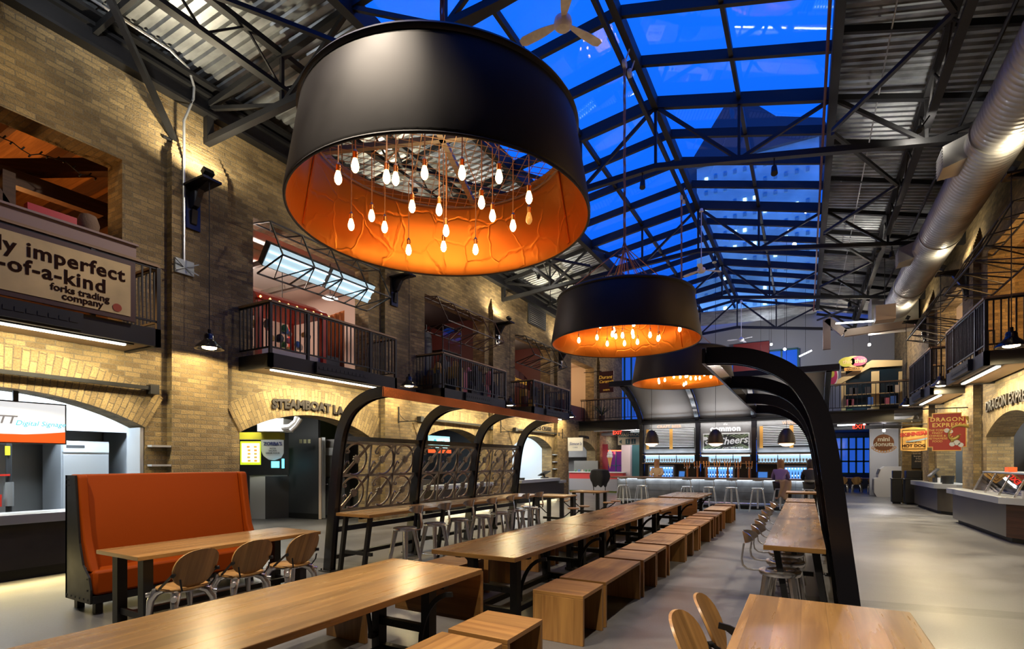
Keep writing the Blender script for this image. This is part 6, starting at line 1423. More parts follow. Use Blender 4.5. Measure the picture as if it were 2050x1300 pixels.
for (p0, p1, lab) in ((1298, 1350, 'blue lit drinks dispenser behind the barman'), (1411, 1470, 'blue lit drinks dispenser in the middle behind the taps'), (1567, 1622, 'blue lit drinks dispenser beyond the woman in purple')):
    dispenser(onY(p0, 940, 22.35)[0], onY(p1, 940, 22.35)[0], lab)
def till(px0, px1, lab):
    x0, x1 = onY(px0, 950, 21.9)[0], onY(px1, 950, 21.9)[0]; t = thing('till_screen', lab, 'till', ((x0 + x1) / 2, 21.9, 1.0), 'tills behind the bar')
    MB().prism([(21.85, 1.02), (21.9, 1.0), (22.0, 1.26), (21.96, 1.28)], 0, x0, x1).build('housing', BLACK, t); MB().prism([(21.845, 1.04), (21.85, 1.04), (21.945, 1.25), (21.94, 1.25)], 0, x0 + .03, x1 - .03).build('display', mat('till_blue', (.05, .15, .4), .3, emit=(.04, .16, .5), es=.7) if 'till_blue' not in MATS else MATS['till_blue'], t)
    MB().box((x0 + x1) / 2 - .08, (x0 + x1) / 2 + .08, 21.9, 22.1, .9, 1.04).build('stand', BLACK, t)
till(1358, 1372, 'small dark till screen between barman and first tap'); till(1516, 1538, 'blue till screen before the woman in purple')
t = thing('back_counter', 'low dark counter against the back wall behind the bar', 'counter', (-2.8, 22.2, 0)); MB().box(-6.1, .6, 21.8, 22.4, 0, .9).build('body', DARKPANEL, t)
# beer taps: columns on the bar
def tap_tower(px, lab):
    x = onY(px, 950, 20.0)[0]; t = thing('beer_tap', lab, 'tap', (x, 20.0, 1.07), 'copper beer taps on the bar')
    MB().cyl((x, 20.0, 1.07), (x, 20.0, 1.50), .035, n=14).box(x - .10, x + .10, 19.98, 20.02, 1.455, 1.49).build('column', TAPW, t)
    for dx in (-.085, 0, .085):
        MB().cyl((x + dx, 19.97, 1.47), (x + dx, 19.90, 1.46), .012, n=8).cyl((x + dx, 19.90, 1.46), (x + dx, 19.895, 1.40), .009, n=8).build('spout', CHROME, t)
        MB().cyl((x + dx, 19.93, 1.48), (x + dx * 1.15, 19.90, 1.66), .012, .02, n=8).build('handle', TAPH, t)
for k, px in enumerate([1376, 1396, 1415, 1436, 1457, 1478, 1500]): tap_tower(px, 'copper beer tap column with three handles, %s' % ['first from the barman', 'second from the barman', 'third from the barman', 'middle of the seven', 'third from the till', 'second from the till', 'nearest the blue till'][k])
# bar pendants
EMBER = mat('bar_lamp_inside', (1, .8, .6), .4, emit=(1, .62, .30), es=4.5)
for k, (px, lab) in enumerate(((1304.5, 'big dark dome pendant before the slatted menu over the barman'), (1432.5, 'big dark dome pendant before the chalk lettered board'), (1574.5, 'big dark dome pendant before the slatted wine menu'))):
    y = 19.6; x, zb = onY(px, 891, y); t = thing('bar_pendant', lab, 'lamp', (x, y, zb), 'dark dome pendants over the bar'); R_ = .27
    MB().lathe([(0, .56), (.05, .555), (.12, .51), (.19, .42), (.245, .28), (R_, .10), (R_ + .005, .06), (R_ - .01, .06), (.235, .27), (.18, .40), (0, .5)], (x, y, zb), 32).build('shade', mat('dome_bronze', (.045, .038, .034), .45, .4) if 'dome_bronze' not in MATS else MATS['dome_bronze'], t, smooth=True)
    MB().lathe([(0, -.05), (.10, -.045), (.19, .0), (.235, .06), (.235, .09), (0, .1)], (x, y, zb), 28).build('diffuser', EMBER, t, smooth=True)
    MB().tube([(x + .24 * math.cos(a), y + .24 * math.sin(a), zb + .055) for a in [2 * PI * q / 24 for q in range(24)]], .012, 5, closed=True).build('rim_ring', TAPH, t)
    MB().cyl((x, y, zb + .56), (x, y, 9.2), .006, n=5).build('cord', BLACK, t)
    light('SPOT', (x, y, zb - .06), 32, (1, .72, .42), (x, y, 0), size=.15, angle=130, blend=.6, parent=t)
# lights washing the canopy and bar top
light('AREA', (-2.8, 22.0, 3.15), 14, (.95, .88, .85), (-2.8, 21.0, 4.6), size=6.0, sy=.06)
light('AREA', (-2.8, 21.4, 3.5), 12, (.85, .88, 1), (-2.8, 22.6, 2.6), size=6.0, sy=.1)

# ================================================================ FAR BRIDGE AND BEYOND
t = thing('steel_bridge', 'black steel bridge with railing crossing the hall behind the bar', 'bridge', (-3, 25.5, 3.2))
MB().box(XL + .02, 2.98, 24.8, 24.9, 3.22, 3.68).build('front_beam', STEEL, t)
MB().box(XL + .02, 3.85, 24.7, 24.8, 3.2, 3.26).box(XL + .02, 3.85, 24.7, 24.8, 3.64, 3.70).build('flange', STEEL, t)
MB().box(XL + .02, 3.88, 24.9, 31.9, 3.55, 3.7).build('walkway', GREYP, t)
MB().bar((XL + .1, 24.8, 4.78), (3.8, 24.8, 4.78), .08, .04).build('handrail', OAKRAIL, t)
MB().bar((XL + .1, 24.8, 4.73), (3.8, 24.8, 4.73), .03).build('rail', RAILB, t); MB().bar((XL + .1, 24.8, 3.82), (3.8, 24.8, 3.82), .03).build('rail', RAILB, t)
picket_row(t, (XL + .15, 24.8, 0), (3.75, 24.8, 0), 3.82, 4.73, .15)
BLUEW = mat('dusk_pane', (.01, .05, .3), .15, emit=(.012, .07, .42), es=.9); TEAL = mat('teal_frame', (.01, .09, .11), .5)
# upper end: grey gable with windows on its left
def win_wall(name, x0, x1, y, z0, z1, nx, nz, m=BLUEW, fr_=TEAL, lab=None):
    o = struct(name, MB().box(x0, x1, y, y + .05, z0, z1), m); f = MB(); w = .05
    for i in range(nx + 1): x = x0 + (x1 - x0) * i / nx; f.box(x - w, x + w, y - .06, y, z0, z1)
    for i in range(nz + 1): z = z0 + (z1 - z0) * i / nz; f.box(x0, x1, y - .06, y, z - w, z + w)
    struct('trim_70', f, fr_)
win_wall('window_91', *[onY(p, 720, 32.0)[0] for p in (1325, 1598)], 32.2, 4.2, 7.8, 9, 3)
win_wall('window_92', *[onY(p, 720, 32.0)[0] for p in (1222, 1290)], 32.2, 4.2, 8.4, 5, 2)
t = thing('red_banner', 'dark red panel high at the end of the hall beside the third drum lamp', 'panel', (-5, 32, 6)); r = rectY(1468, 690, 1540, 752, 31.9); MB().box(r[0], r[1], 31.95, 32.15, r[2], r[3]).build('board', mat('deep_red', (.22, .02, .015), .5), t)
# yellow framed upper shop
YF = mat('butter_frame', (.55, .42, .20), .6); t = thing('upper_shop', 'butter yellow shop front with sloping roof on the upper floor', 'shop', (2, 28.5, 3.7)); y = 28.5
Q = lambda px, py: onY(px, py, y)
a = Q(1678, 760); b = Q(1742, 722); c_ = Q(1745, 724); d = Q(1806, 722)
MB().prism([Q(1672, 775), Q(1742, 737), Q(1806, 733), Q(1806, 722), Q(1745, 722), Q(1675, 762)], 1, y - .1, y + .3).build('cornice', YF, t)
for p0, p1 in ((1684, 1693), (1744, 1760), (1799, 1806)): q0 = Q(p0, 740); q1 = Q(p1, 740); MB().box(q0[0], q1[0], y - .05, y + .1, 3.7, q0[1] - .1).build('post', YF, t)
MB().box(Q(1684, 0)[0], Q(1806, 0)[0], y + .05, y + .12, 3.7, 6.2).build('window_glass', mat('shop_dark_glass', (.01, .02, .03), .1), t)
for z_ in (4.18, 4.68): MB().box(Q(1690, 0)[0], Q(1800, 0)[0], y - .36, y - .05, z_, z_ + .022).build('shelf', YF, t)
rr = random.Random(11)
for i in range(22):
    px = rr.uniform(1696, 1795); py = rr.uniform(765, 812); q = Q(px, py)
    zq = 3.705 + .5 * (i % 3); x_ = q[0]
    if 1742 < px < 1762: continue
    tag(MB().box(x_ - .1, x_ + .1, y - .35, y - .22, zq, zq + .24 + .1 * rr.random()).build('shop_ware', [cols[1], cols[2], cols[5], GLOWC, cols[0], DGREY][i % 6] if i % 7 else cols[3]), 'small coloured goods in the window of the butter yellow shop', 'goods', 'goods in the butter yellow shop window')
def oval_sign(px, py, rx, ry, Y, m, label, txt=(), m2=None, name='oval_sign'):
    x, z = onY(px, py, Y); x2 = onY(px + rx, py, Y)[0] - x; z2 = onY(px, py - ry, Y)[1] - z
    t = thing(name, label, 'sign', (x, Y, z - z2)); n = 36; P_ = [(x + x2 * math.cos(2 * PI * k / n), z + z2 * math.sin(2 * PI * k / n)) for k in range(n)]
    MB().prism(P_, 1, Y, Y + .06).build('board', m, t)
    if m2: MB().prism([(x + (a_ - x) * .86, z + (b_ - z) * .84) for a_, b_ in P_], 1, Y - .012, Y).build('face', m2, t)
    for s_, sz, dx, dz, mm in txt: text('lettering', s_, mm, sz, (x + dx, Y - .02, z + dz), (1, 0, 0), (0, 0, 1), parent=t, offset=.006)
    return t, x, z, x2, z2
CH = mat('chartreuse', (.42, .40, .05), .5); MAG = mat('magenta', (.38, .03, .10), .5)
t, x, z, x2, z2 = oval_sign(1708, 724, 19, 11, 28.2, CREAM, 'pink and yellow double oval sign above the butter yellow shop', [('this', .26, -.22, 0, CREAM), ('that', .26, .26, 0, CREAM)])
for dx, m_ in ((-.24, CH), (.2, MAG)):
    MB().prism([(x + dx + .32 * math.cos(k * PI / 12), z + .22 * math.sin(k * PI / 12)) for k in range(24)], 1, 28.185, 28.2).build('face', m_, t)
MB().box(x - .35, x + .35, 28.15, 28.2, z - .42, z - .27).build('plate', PLYB, t); MB().bar((x, 28.23, z + .2), (x, 28.23, roofz(x) + .1), .014).build('hanger', STEEL, t); text('lettering', 'QUIRKS', DARKPANEL, .14, (x, 28.14, z - .345), (1, 0, 0), (0, 0, 1), parent=t)
t, x, z, x2, z2 = oval_sign(1667, 753, 11, 20, 28.0, WHITE, 'tall oval magenta sign with white edge beside the canopy end', [], MAG); MB().bar((x, 28.03, z), (x, 28.03, 3.7), .03).build('post', STEEL, t); MB().prism([(x - .05 + .12 * math.cos(k * PI / 8), z + .1 + .18 * math.sin(k * PI / 8)) for k in range(16)], 1, 27.97, 27.985).build('flower', CH, t)
# ducting, hanging tube lights and unit heater up high at the far right
t = thing('beige_duct', 'beige boxed pipe run hanging across the far right roof', 'duct', (2, 24, 5.9)); q = [onY(px, py, 24.0) for px, py in ((1655, 700), (1655, 640), (1690, 668), (1790, 654), (1845, 645))]
for p_, r_ in zip(q[:-1], q[1:]): MB().bar((p_[0], 24.0, p_[1]), (r_[0], 24.0, r_[1]), .26, .22, up=(0, 1, 0)).build('section', mat('beige_duct_paint', (.36, .27, .19), .5) if 'beige_duct_paint' not in MATS else MATS['beige_duct_paint'], t)
for (p0, p1, yy, lab) in (((1673, 648), (1748, 643), 23.5, 'long tube light on the beige boxed pipe'), ((1600, 714), (1625, 702), 27, 'short slanting tube light beside the canopy beam')):
    a = onY(*p0, yy); b = onY(*p1, yy); t = thing('tube_light', lab, 'lamp', ((a[0] + b[0]) / 2, yy, a[1])); MB().bar((a[0], yy, a[1]), (b[0], yy, b[1]), .05).build('tube', GLOWC, t); MB().bar(((a[0] + b[0]) / 2, yy, a[1] + .06), ((a[0] + b[0]) / 2, yy, roofz((a[0] + b[0]) / 2) + .12), .012).build('hanger', STEEL, t)
t = thing('heater_unit', 'boxy pale heater unit hanging under the duct end', 'heater', (2.6, 22.6, 6)); a = onY(1752, 615, 22.6); b = onY(1792, 640, 22.6); MB().box(a[0], b[0], 22.4, 23.0, b[1], a[1]).build('body', mat('pale_tan', (.35, .25, .16), .5), t); MB().bar(((a[0] + b[0]) / 2, 22.7, a[1]), ((a[0] + b[0]) / 2, 22.7, roofz(2.4) + .12), .02).build('hanger', STEEL, t)
for k, (px, py) in enumerate(((1523, 708), (1571, 700), (1540, 747))):
    x, z = onY(px, py, 28.5); t = thing('accent_spotlight', '%s tiny starry spotlight above the bar canopy' % ['left', 'upper right', 'lowest'][k], 'spotlight', (x, 28.5, z), 'tiny spotlights above the canopy'); MB().lathe([(0, -.05), (.05, -.03), (.06, .03), (.03, .07), (0, .08)], (x, 28.5, z), 10).build('lens', mat('star_lamp', (1, 1, 1), .4, emit=(1, .9, .78), es=30) if 'star_lamp' not in MATS else MATS['star_lamp'], t); MB().bar((x, 28.5, z + .07), (x, 28.5, roofz(x) + .1), .012).build('hanger', STEEL, t)
# ground floor beyond the bridge
struct('wall_far', MB().box(-16, 10, 40, 40.2, 0, 3.5), DGREY); struct('ceiling', MB().box(-16, 10, 31.9, 40.2, 3.5, 3.7), DGREY)
win_wall('window_93', *[onY(p, 900, 39.5)[0] for p in (1655, 1744)], 39.4, .9, 3.2, 6, 3)
win_wall('window_94', *[onY(p, 900, 39.5)[0] for p in (1290, 1640)], 39.4, .9, 3.2, 12, 3)
r = rectY(1741, 880, 1810, 980, 31.0); struct('wall_grey', MB().box(r[0], 6, 31.0, 31.2, 0, 3.5), mat('plaster', (.36, .35, .35), .7))
# dining tables far away
rr = random.Random(4)
for i, (px, yy) in enumerate(((1672, 34), (1700, 34.5), (1728, 34))):
    x = onY(px, 940, yy)[0]; t = thing('far_table', 'distant dark table before the blue windows, %s' % ['nearest the leaning post', 'middle one', 'beside the grey wall'][i], 'table', (x, yy, 0), 'distant dining tables'); MB().box(x - .6, x + .6, yy - .4, yy + .4, .72, .76).build('tabletop', WOOD, t)
    for dx in (-.5, .5): MB().box(x + dx - .03, x + dx + .03, yy - .05, yy + .05, 0, .72).build('leg', STEEL, t)
    for dx in (-.35, .35): dup(wc, (x + dx, yy - .75, 0), PI / 2 * 3 + rr.uniform(-.2, .2), 'distant plywood chair before the blue windows', 'distant plywood chairs')
# pipes and tubes under the bridge
for k, (z, yy, r_) in enumerate(((3.3, 26.2, .06), (3.15, 27.4, .09), (3.25, 29, .05))):
    tag(MB().cyl((XL + .3, yy, z), (3.7, yy, z), r_, n=10).build('service_pipe', [STAIN, GREYP, STEEL][k], smooth=True), '%s service pipe slung under the bridge' % ['thin shiny', 'thick grey', 'thin black'][k], 'pipe')
for k, (x0, x1, yy) in enumerate(((1.2, 2.2, 26.6), (2.4, 3.5, 29.5), (-8.2, -7.0, 27.5), (-9.6, -8.9, 29.6))):
    t = thing('tube_light', ['tube light under the bridge near the far exit sign', 'tube light deep under the bridge near the grey wall', 'tube light under the bridge over the pink banded counter', 'tube light behind the washroom sign'][k], 'lamp', ((x0 + x1) / 2, yy, 3.2), 'tube lights under the bridge'); MB().box(x0, x1, yy - .04, yy + .04, 3.2, 3.25).build('tube', GLOWC, t); light('AREA', ((x0 + x1) / 2, yy, 3.18), 16, (.95, .95, 1), ((x0 + x1) / 2, yy, 0), size=1.1, sy=.1, parent=t)
EXR = mat('exit_red', (.8, .02, .01), .4, emit=(1, .04, .02), es=2.2)
for px0, px1, py0, py1, Y, lab in ((1229, 1243, 862, 872, 24.6, 'red lit exit sign under the left half of the bridge'), (1712, 1728, 849, 861, 24.6, 'red lit exit sign under the right half of the bridge')):
    r = rectY(px0, py0, px1, py1, Y); t = thing('exit_sign', lab, 'sign', ((r[0] + r[1]) / 2, Y, r[2]), 'exit signs'); MB().box(r[0], r[1], Y, Y + .06, r[2], r[3]).build('box', BLACK, t); text('lettering', 'EXIT', EXR, (r[3] - r[2]) * .95, ((r[0] + r[1]) / 2, Y - .01, (r[2] + r[3]) / 2 - .0), (1, 0, 0), (0, 0, 1), parent=t, offset=.002, xs=.95); MB().box((r[0] + r[1]) / 2 - .01, (r[0] + r[1]) / 2 + .01, Y, Y + .03, r[3], 3.3).build('hanger', STEEL, t)
# washroom sign, neon shop, white column
r = rectY(1237, 866, 1277, 891, 25.6); t = thing('washroom_sign', 'blue and white washroom direction sign beside the bar', 'sign', ((r[0] + r[1]) / 2, 25.6, r[2])); BL = mat('sign_blue', (.02, .10, .17), .5)
xr = r[1] + .5; MB().box(r[0], xr, 25.6, 25.64, r[2], r[3]).build('board', WHITE, t); MB().box(r[0] + .04, xr, 25.585, 25.6, r[3] - .26, r[3] - .03).build('blue_band', BL, t)
text('lettering', 'WASHROOMS', WHITE, .22, (r[0] + .75, 25.58, r[3] - .145), (1, 0, 0), (0, 0, 1), parent=t, offset=.004)
for k, s_ in enumerate(('<', '!', 'i')):
    if k == 0: MB().prism([(r[0] + .06, r[2] + .17), (r[0] + .2, r[2] + .28), (r[0] + .2, r[2] + .06)], 1, 25.585, 25.6).build('arrow', BL, t)
    else:
        xx = r[0] + .1 + k * .3; MB().box(xx, xx + .22, 25.585, 25.6, r[2] + .04, r[2] + .30).build('pictogram_tile', BL, t); MB().cyl((xx + .11, 25.585, r[2] + .24), (xx + .11, 25.578, r[2] + .24), .025).bar((xx + .11, 25.58, r[2] + .2), (xx + .11, 25.58, r[2] + .08), .03, .06).build('pictogram', WHITE, t)
r = rectY(1244, 893, 1262, 985, 27.2); tag(MB().box(r[0], r[1], 27.2, 27.6, 0, 3.2).build('white_column', mat('pinkish_white', (.60, .50, .52), .6)), 'pinkish white square column left of the bar', 'column')
r = rectY(1263, 893, 1280, 985, 27.5); tag(MB().box(r[0], r[1], 27.5, 27.6, 0, 2.6).build('teal_door', TEAL), 'dark teal door frame left of the bar', 'door')
t = thing('neon_window', 'dark shop window with red neon tube left of the bar', 'window', (-9, 28.5, 1)); r = rectY(1218, 903, 1244, 962, 28.5)
MB().box(r[0], r[1], 28.5, 28.55, r[2], r[3]).build('pane', mat('violet_dark', (.05, .02, .10), .2, emit=(.10, .02, .14), es=.5), t)
MB().cyl((r[0], 28.45, r[3]), (r[1], 28.45, r[3]), .03).build('neon_tube', mat('neon_red', (1, .1, .05), .4, emit=(1, .07, .02), es=6), t); MB().bar((r[0], 28.45, (r[2] + r[3]) / 2), (r[1], 28.45, (r[2] + r[3]) / 2), .04).bar((r[1] - .3, 28.45, r[2]), (r[1] - .3, 28.45, r[3]), .05).build('frame', mat('teal_bright', (.02, .25, .35), .5), t)
light('POINT', (r[0] + .3, 28.2, r[3] - .1), 8, (1, .15, .1), size=.1)
r = rectY(1206, 890, 1217, 955, 27.6); t = thing('ice_cream_poster', 'tall magenta poster beside the neon window', 'poster', ((r[0] + r[1]) / 2, 27.6, r[2])); MB().box(r[0], r[1], 27.6, 27.62, r[2], r[3]).build('sheet', mat('poster_magenta', (.30, .02, .05), .5), t)
x = onY(1221, 930, 27.0)[0]; MBc = MB().lathe([(0, 0), (.05, .2), (.13, .62), (0, .62)], (x, 27.0, 1.25), 14); t = thing('giant_cone', 'giant ice cream cone display beside the pink banded counter', 'display', (x, 27.0, 1.25)); MBc.build('cone', mat('wafer', (.6, .3, .08), .6), t, smooth=True); MB().lathe([(.15, 0), (.17, .08), (.13, .16), (.15, .2), (.1, .32), (.02, .42), (0, .43)], (x, 27.0, 1.87), 16).build('ice_cream', WHITE, t, smooth=True)
# potted palm on the bridge
t = thing('potted_palm', 'thin leafy palm behind the bridge railing', 'plant', (-8.6, 25.4, 3.7)); x = onY(1205, 800, 25.4)[0]
MB().lathe([(0, 0), (.14, 0), (.18, .3), (0, .3)], (x, 25.4, 3.7), 12).build('pot', DARKW, t); m = MB(); rr = random.Random(2)
for k in range(16):
    a = rr.uniform(0, 6.28); L_ = rr.uniform(.5, .9); pts = [(x + math.cos(a) * L_ * s_, 25.4 + math.sin(a) * L_ * s_ * .6, 4.0 + .9 * s_ - .7 * s_ * s_ * L_) for s_ in ramp(0, 1, 6)]; m.ribbon(pts, .06, .004, (-math.sin(a), math.cos(a), 0))
m.build('foliage', mat('leaf', (.03, .06, .015), .6), t)

# ================================================================ DUCT SIDE GROUND FLOOR
room('kitchen', XR + .5, 7.4, 6.2, 12.3, 0, 3.05, STAIND, WHT, None, XR + .5); room('kitchen', XR + .5, 7.4, 12.5, 17.8, 0, 3.05, DARKPANEL, CREAMW, None, XR + .5); room('kitchen', XR + .5, 7.4, 18.1, 23.9, 0, 3.05, STAIND, WHT, None, XR + .5)
striplight(5, 5.6, 14, 16.5, 2.96, 30, 'ceiling light in the arch under the raised letters', (1, .95, .85)); striplight(5, 5.6, 19.5, 22, 2.96, 30, 'ceiling light in the farther arch of the duct wall')
FR = mat('warm_steel_front', (.16, .14, .115), .33, .8, vary=.2, vs=1.5)
t = thing('food_counter', 'big steel counter with glass sneeze guard on the duct side', 'counter', (3.9, 15.5, 0), 'stainless topped food counters')
MB().prism([(3.50, 18.3), (3.72, 18.3), (3.72, 17.4), (3.88, 17.4), (3.88, 16.95), (4.35, 16.95), (4.35, 13.33), (4.1, 13.33), (3.58, 14.25)], 2, .1, .78).build('front_panel', FR, t); MB().prism([(3.60, 18.2), (3.72, 18.2), (3.72, 17.4), (3.88, 17.4), (3.88, 16.95), (4.3, 16.95), (4.3, 13.4), (4.15, 13.4), (3.68, 14.3)], 2, 0, .1).build('plinth', BLACK, t)
MB().prism([(3.38, 18.4), (3.73, 18.4), (3.73, 17.4), (3.89, 17.4), (3.89, 16.96), (4.37, 16.96), (4.37, 13.32), (4.03, 13.2), (3.44, 14.2)], 2, .78, .92).build('worktop', STAIN, t, bevel=.006)
MB().prism([(3.575, 14.235), (3.57, 14.23), (4.085, 13.32), (4.095, 13.325)], 2, .1, .78).build('end_panel', DARKW, t)
t = thing('sneeze_guard', 'slanted glass food guard with steel frame on the duct side counter', 'guard', (3.9, 15.8, .92))
for y_ in (13.95, 14.9, 15.9, 16.85): MB().bar((3.62, y_, .922), (3.82, y_, 1.38), .035).bar((3.82, y_, 1.38), (4.4, y_, 1.38), .03).build('frame_post', CHROME, t)
MB().box(3.8, 4.45, 13.9, 16.9, 1.385, 1.41).build('top_shelf', STAIN, t)
MB().add([(3.63, 13.95, .96), (3.63, 16.8, .96), (3.81, 16.8, 1.37), (3.81, 13.95, 1.37), (3.638, 13.95, .96), (3.638, 16.8, .96), (3.818, 16.8, 1.37), (3.818, 13.95, 1.37)], [(0, 1, 2, 3), (7, 6, 5, 4), (0, 4, 5, 1), (1, 5, 6, 2), (2, 6, 7, 3), (3, 7, 4, 0)]).build('glass_front', GLASS, t)
MB().box(3.95, 4.33, 14.0, 16.8, .925, .96).build('food_tray', WHITE, t)
rr = random.Random(6)
for i in range(7): tag(MB().lathe([(0, 0), (.08, 0), (.11, .05), (.10, .055), (0, .02)], (4.06 + .1 * (i % 2), 14.2 + i * .38, .962), 14).build('food_bowl', WHITE, smooth=True), 'white bowl behind the slanted glass food guard', 'bowl', 'bowls behind the food guard')
tag(MB().cyl((3.75, 13.75, .922), (3.75, 13.75, 1.06), .075, n=18).build('white_tub', WHITE), 'white round tub on the near corner of the duct side counter', 'tub')
t = thing('notice_frame', 'red and white notice standing on the food guard', 'notice', (4.0, 16.5, 1.41)); r = rectX(1952, 910, 1968, 938, 4.0); MB().box(3.99, 4.02, r[0], r[1], 1.42, 1.42 + r[3] - r[2]).build('sheet', mat('notice_red', (.5, .05, .04), .5), t); MB().box(3.985, 3.99, r[0] + .06, r[1] - .06, 1.5, 1.35 + r[3] - r[2]).build('print', WHITE, t)
tag(MB().box(3.95, 4.1, 15.6, 15.85, 1.412, 1.52).build('orange_box', mat('box_orange', (.8, .12, .02), .5)), 'small orange box on top of the food guard', 'box')
t = thing('food_counter', 'steel fronted counter with till, farther along the duct wall', 'counter', (3.9, 22.5, 0), 'stainless topped food counters')
MB().prism([(3.52, 24.2), (3.72, 24.2), (3.72, 22.9), (3.88, 22.9), (3.88, 22.58), (4.35, 22.58), (4.35, 20.5), (3.95, 20.3), (3.62, 20.9)], 2, .1, .8).build('front_panel', FR, t); MB().prism([(3.42, 24.3), (3.73, 24.3), (3.73, 22.9), (3.89, 22.9), (3.89, 22.59), (4.37, 22.59), (4.37, 20.4), (3.95, 20.18), (3.52, 20.85)], 2, .8, .95).build('worktop', STAIN, t); MB().prism([(3.62, 24.1), (3.71, 24.1), (3.71, 22.9), (3.87, 22.9), (3.87, 22.5), (4.3, 22.5), (4.3, 20.6), (3.97, 20.4), (3.72, 20.95)], 2, 0, .1).build('plinth', BLACK, t)
t = thing('card_till', 'dark tilted till screen on the farther duct side counter', 'till', (3.7, 22.3, .95)); MB().box(3.75, 3.95, 22.1, 22.4, .952, 1.1).bar((3.85, 22.25, 1.1), (3.78, 22.25, 1.26), .05).build('base', BLACK, t); MB().prism([(3.6, 1.15), (3.85, 1.42), (3.88, 1.38), (3.64, 1.12)], 1, 22.0, 22.45).build('display', DGREY, t)
tag(MB().cyl((3.8, 21.7, .952), (3.8, 21.7, 1.12), .04, n=12).build('white_bottle', WHITE), 'small white bottle on the farther duct side counter', 'bottle')
tag(MB().lathe([(0, 0), (.14, 0), (.17, .25), (.15, .25), (.12, .02), (0, .02)], (3.85, 20.75, .952), 16).build('black_bucket', BLACK), 'black bucket on the near end of the farther duct side counter', 'bucket')
def bin_(x, y, w, lab):
    t = thing('waste_bin', lab, 'bin', (x, y, 0), 'black waste bins'); MB().box(x - w, x + w, y - w, y + w, .06, .95).build('body', BLACK, t, bevel=.02); MB().box(x - w - .02, x + w + .02, y - w - .02, y + w + .02, .95, 1.0).box(x - w + .03, x + w - .03, y - w + .03, y + w - .03, 1.0, 1.3).build('lid', mat('bin_lid', (.015, .015, .016), .3) if 'bin_lid' not in MATS else MATS['bin_lid'], t, bevel=.02); MB().box(x - w + .05, x + w - .05, y - w + .05, y + w - .05, 0, .06).build('base', BLACK, t)
bin_(3.6, 25.05, .27, 'black waste bin with hooded lid beside the steel counter'); bin_(3.1, 25.15, .17, 'black waste bin half hidden behind the hooded one')
t = thing('cash_machine', 'pale grey cash machine with curved front against the far grey wall', 'cash machine', (3.4, 29.9, 0))
MB().prism([(2.9, 0), (3.88, 0), (3.88, 1.42), (3.2, 1.42), (3.05, 1.3), (2.95, 1.05), (2.95, .9), (2.8, .85), (2.8, .2)], 1, 29.6, 30.4).build('cabinet', mat('machine_grey', (.42, .40, .38), .45), t); MB().prism([(3.04, 1.28), (2.955, 1.05), (2.93, 1.06), (3.0, 1.3)], 1, 29.55, 30.3).build('front_screen', DGREY, t); MB().box(2.78, 2.8, 29.7, 30.3, .3, .8).build('panel', GREYP, t)
# hanging signs on the duct side
t = thing('hanging_sign', 'round cornered red sign with gold dragon and gold title hanging by the duct side arch', 'sign', (3.2, 17.9, 2.2)); Y = 17.9; r = rectY(1857, 828, 1935, 903, Y); x0, x1, z0, z1 = r; c_ = .1
P_ = [(x0, z0 + c_), (x0 + c_, z0 + c_), (x0 + c_, z0), (x1 - c_, z0), (x1 - c_, z0 + c_), (x1, z0 + c_), (x1, z1 - c_), (x1 - c_, z1 - c_), (x1 - c_, z1), (x0 + c_, z1), (x0 + c_, z1 - c_), (x0, z1 - c_)]
SR = mat('lacquer_red', (.36, .022, .012), .45); GD = mat('sign_gold', (.75, .45, .12), .4, .3)
MB().prism(P_, 1, Y, Y + .05).build('board', GD, t); xm, zm = (x0 + x1) / 2, (z0 + z1) / 2; MB().prism([(xm + (a - xm) * .95, zm + (b - zm) * .95) for a, b in P_], 1, Y - .006, Y).build('face', SR, t)
text('lettering', 'DRAGON\nEXPRESS', GD, .15, (xm - .0, Y - .01, z1 - .26), (1, 0, 0), (0, 0, 1), parent=t, offset=.003, space=1.15); text('lettering', 'THE FORKS\nFINEST\nCHINESE &\nVIETNAMESE\nFOOD', GD, .075, (xm - .2, Y - .01, z1 - .62), (1, 0, 0), (0, 0, 1), parent=t)
dr = []; n = 60
for i in range(n):
    s_ = i / (n - 1); dr.append((xm + .02 + .38 * s_ + .16 * math.sin(s_ * 9 + .4), Y - .02, z0 + .25 + .62 * s_ ** 1.3 + .09 * math.sin(s_ * 13)))
MB().tube(dr, .03, 8, rs=[.012 + .034 * math.sin(PI * min(1, .15 + .85 * (1 - abs(2 * i / n - 1)))) for i in range(n)]).build('dragon_body', mat('dragon_gold', (.40, .30, .07), .4, .3), t, smooth=True)
m = MB()
for i in range(4, n - 4, 3): p = dr[i]; m.bar(p, (p[0] + .05, p[1], p[2] + .06), .012, .02)
m.build('dragon_fin', GD, t)
m = MB()
for cx_, cz_, rr_ in ((x1 - .2, z0 + .22, .07), (x1 - .3, z0 + .18, .06), (x1 - .12, z0 + .16, .06), (xm - .0, z0 + .55, .06), (xm + .08, z0 + .52, .05)): m.cyl((cx_, Y - .012, cz_), (cx_, Y - .008, cz_), rr_, n=16)
m.build('cloud', WHITE, t)
MB().bar((x0 - .3, Y + .02, z1 + .12), (3.75, Y + .02, z1 + .12), .03).bar((x0 + .2, Y + .02, z1), (x0 + .2, Y + .02, z1 + .12), .012).bar((x1 - .2, Y + .02, z1), (x1 - .2, Y + .02, z1 + .12), .012).build('arm', STEEL, t)
t = thing('hanging_sign', 'golden wooden sign with red title and hot dog picture, beside the red dragon sign', 'sign', (3, 21.0, 2.2)); Y = 21.0; x0, x1, z0, z1 = rectY(1803, 859, 1856, 902, Y); SY = mat('sign_honey', (.62, .34, .08), .5, vary=.25, vs=4)
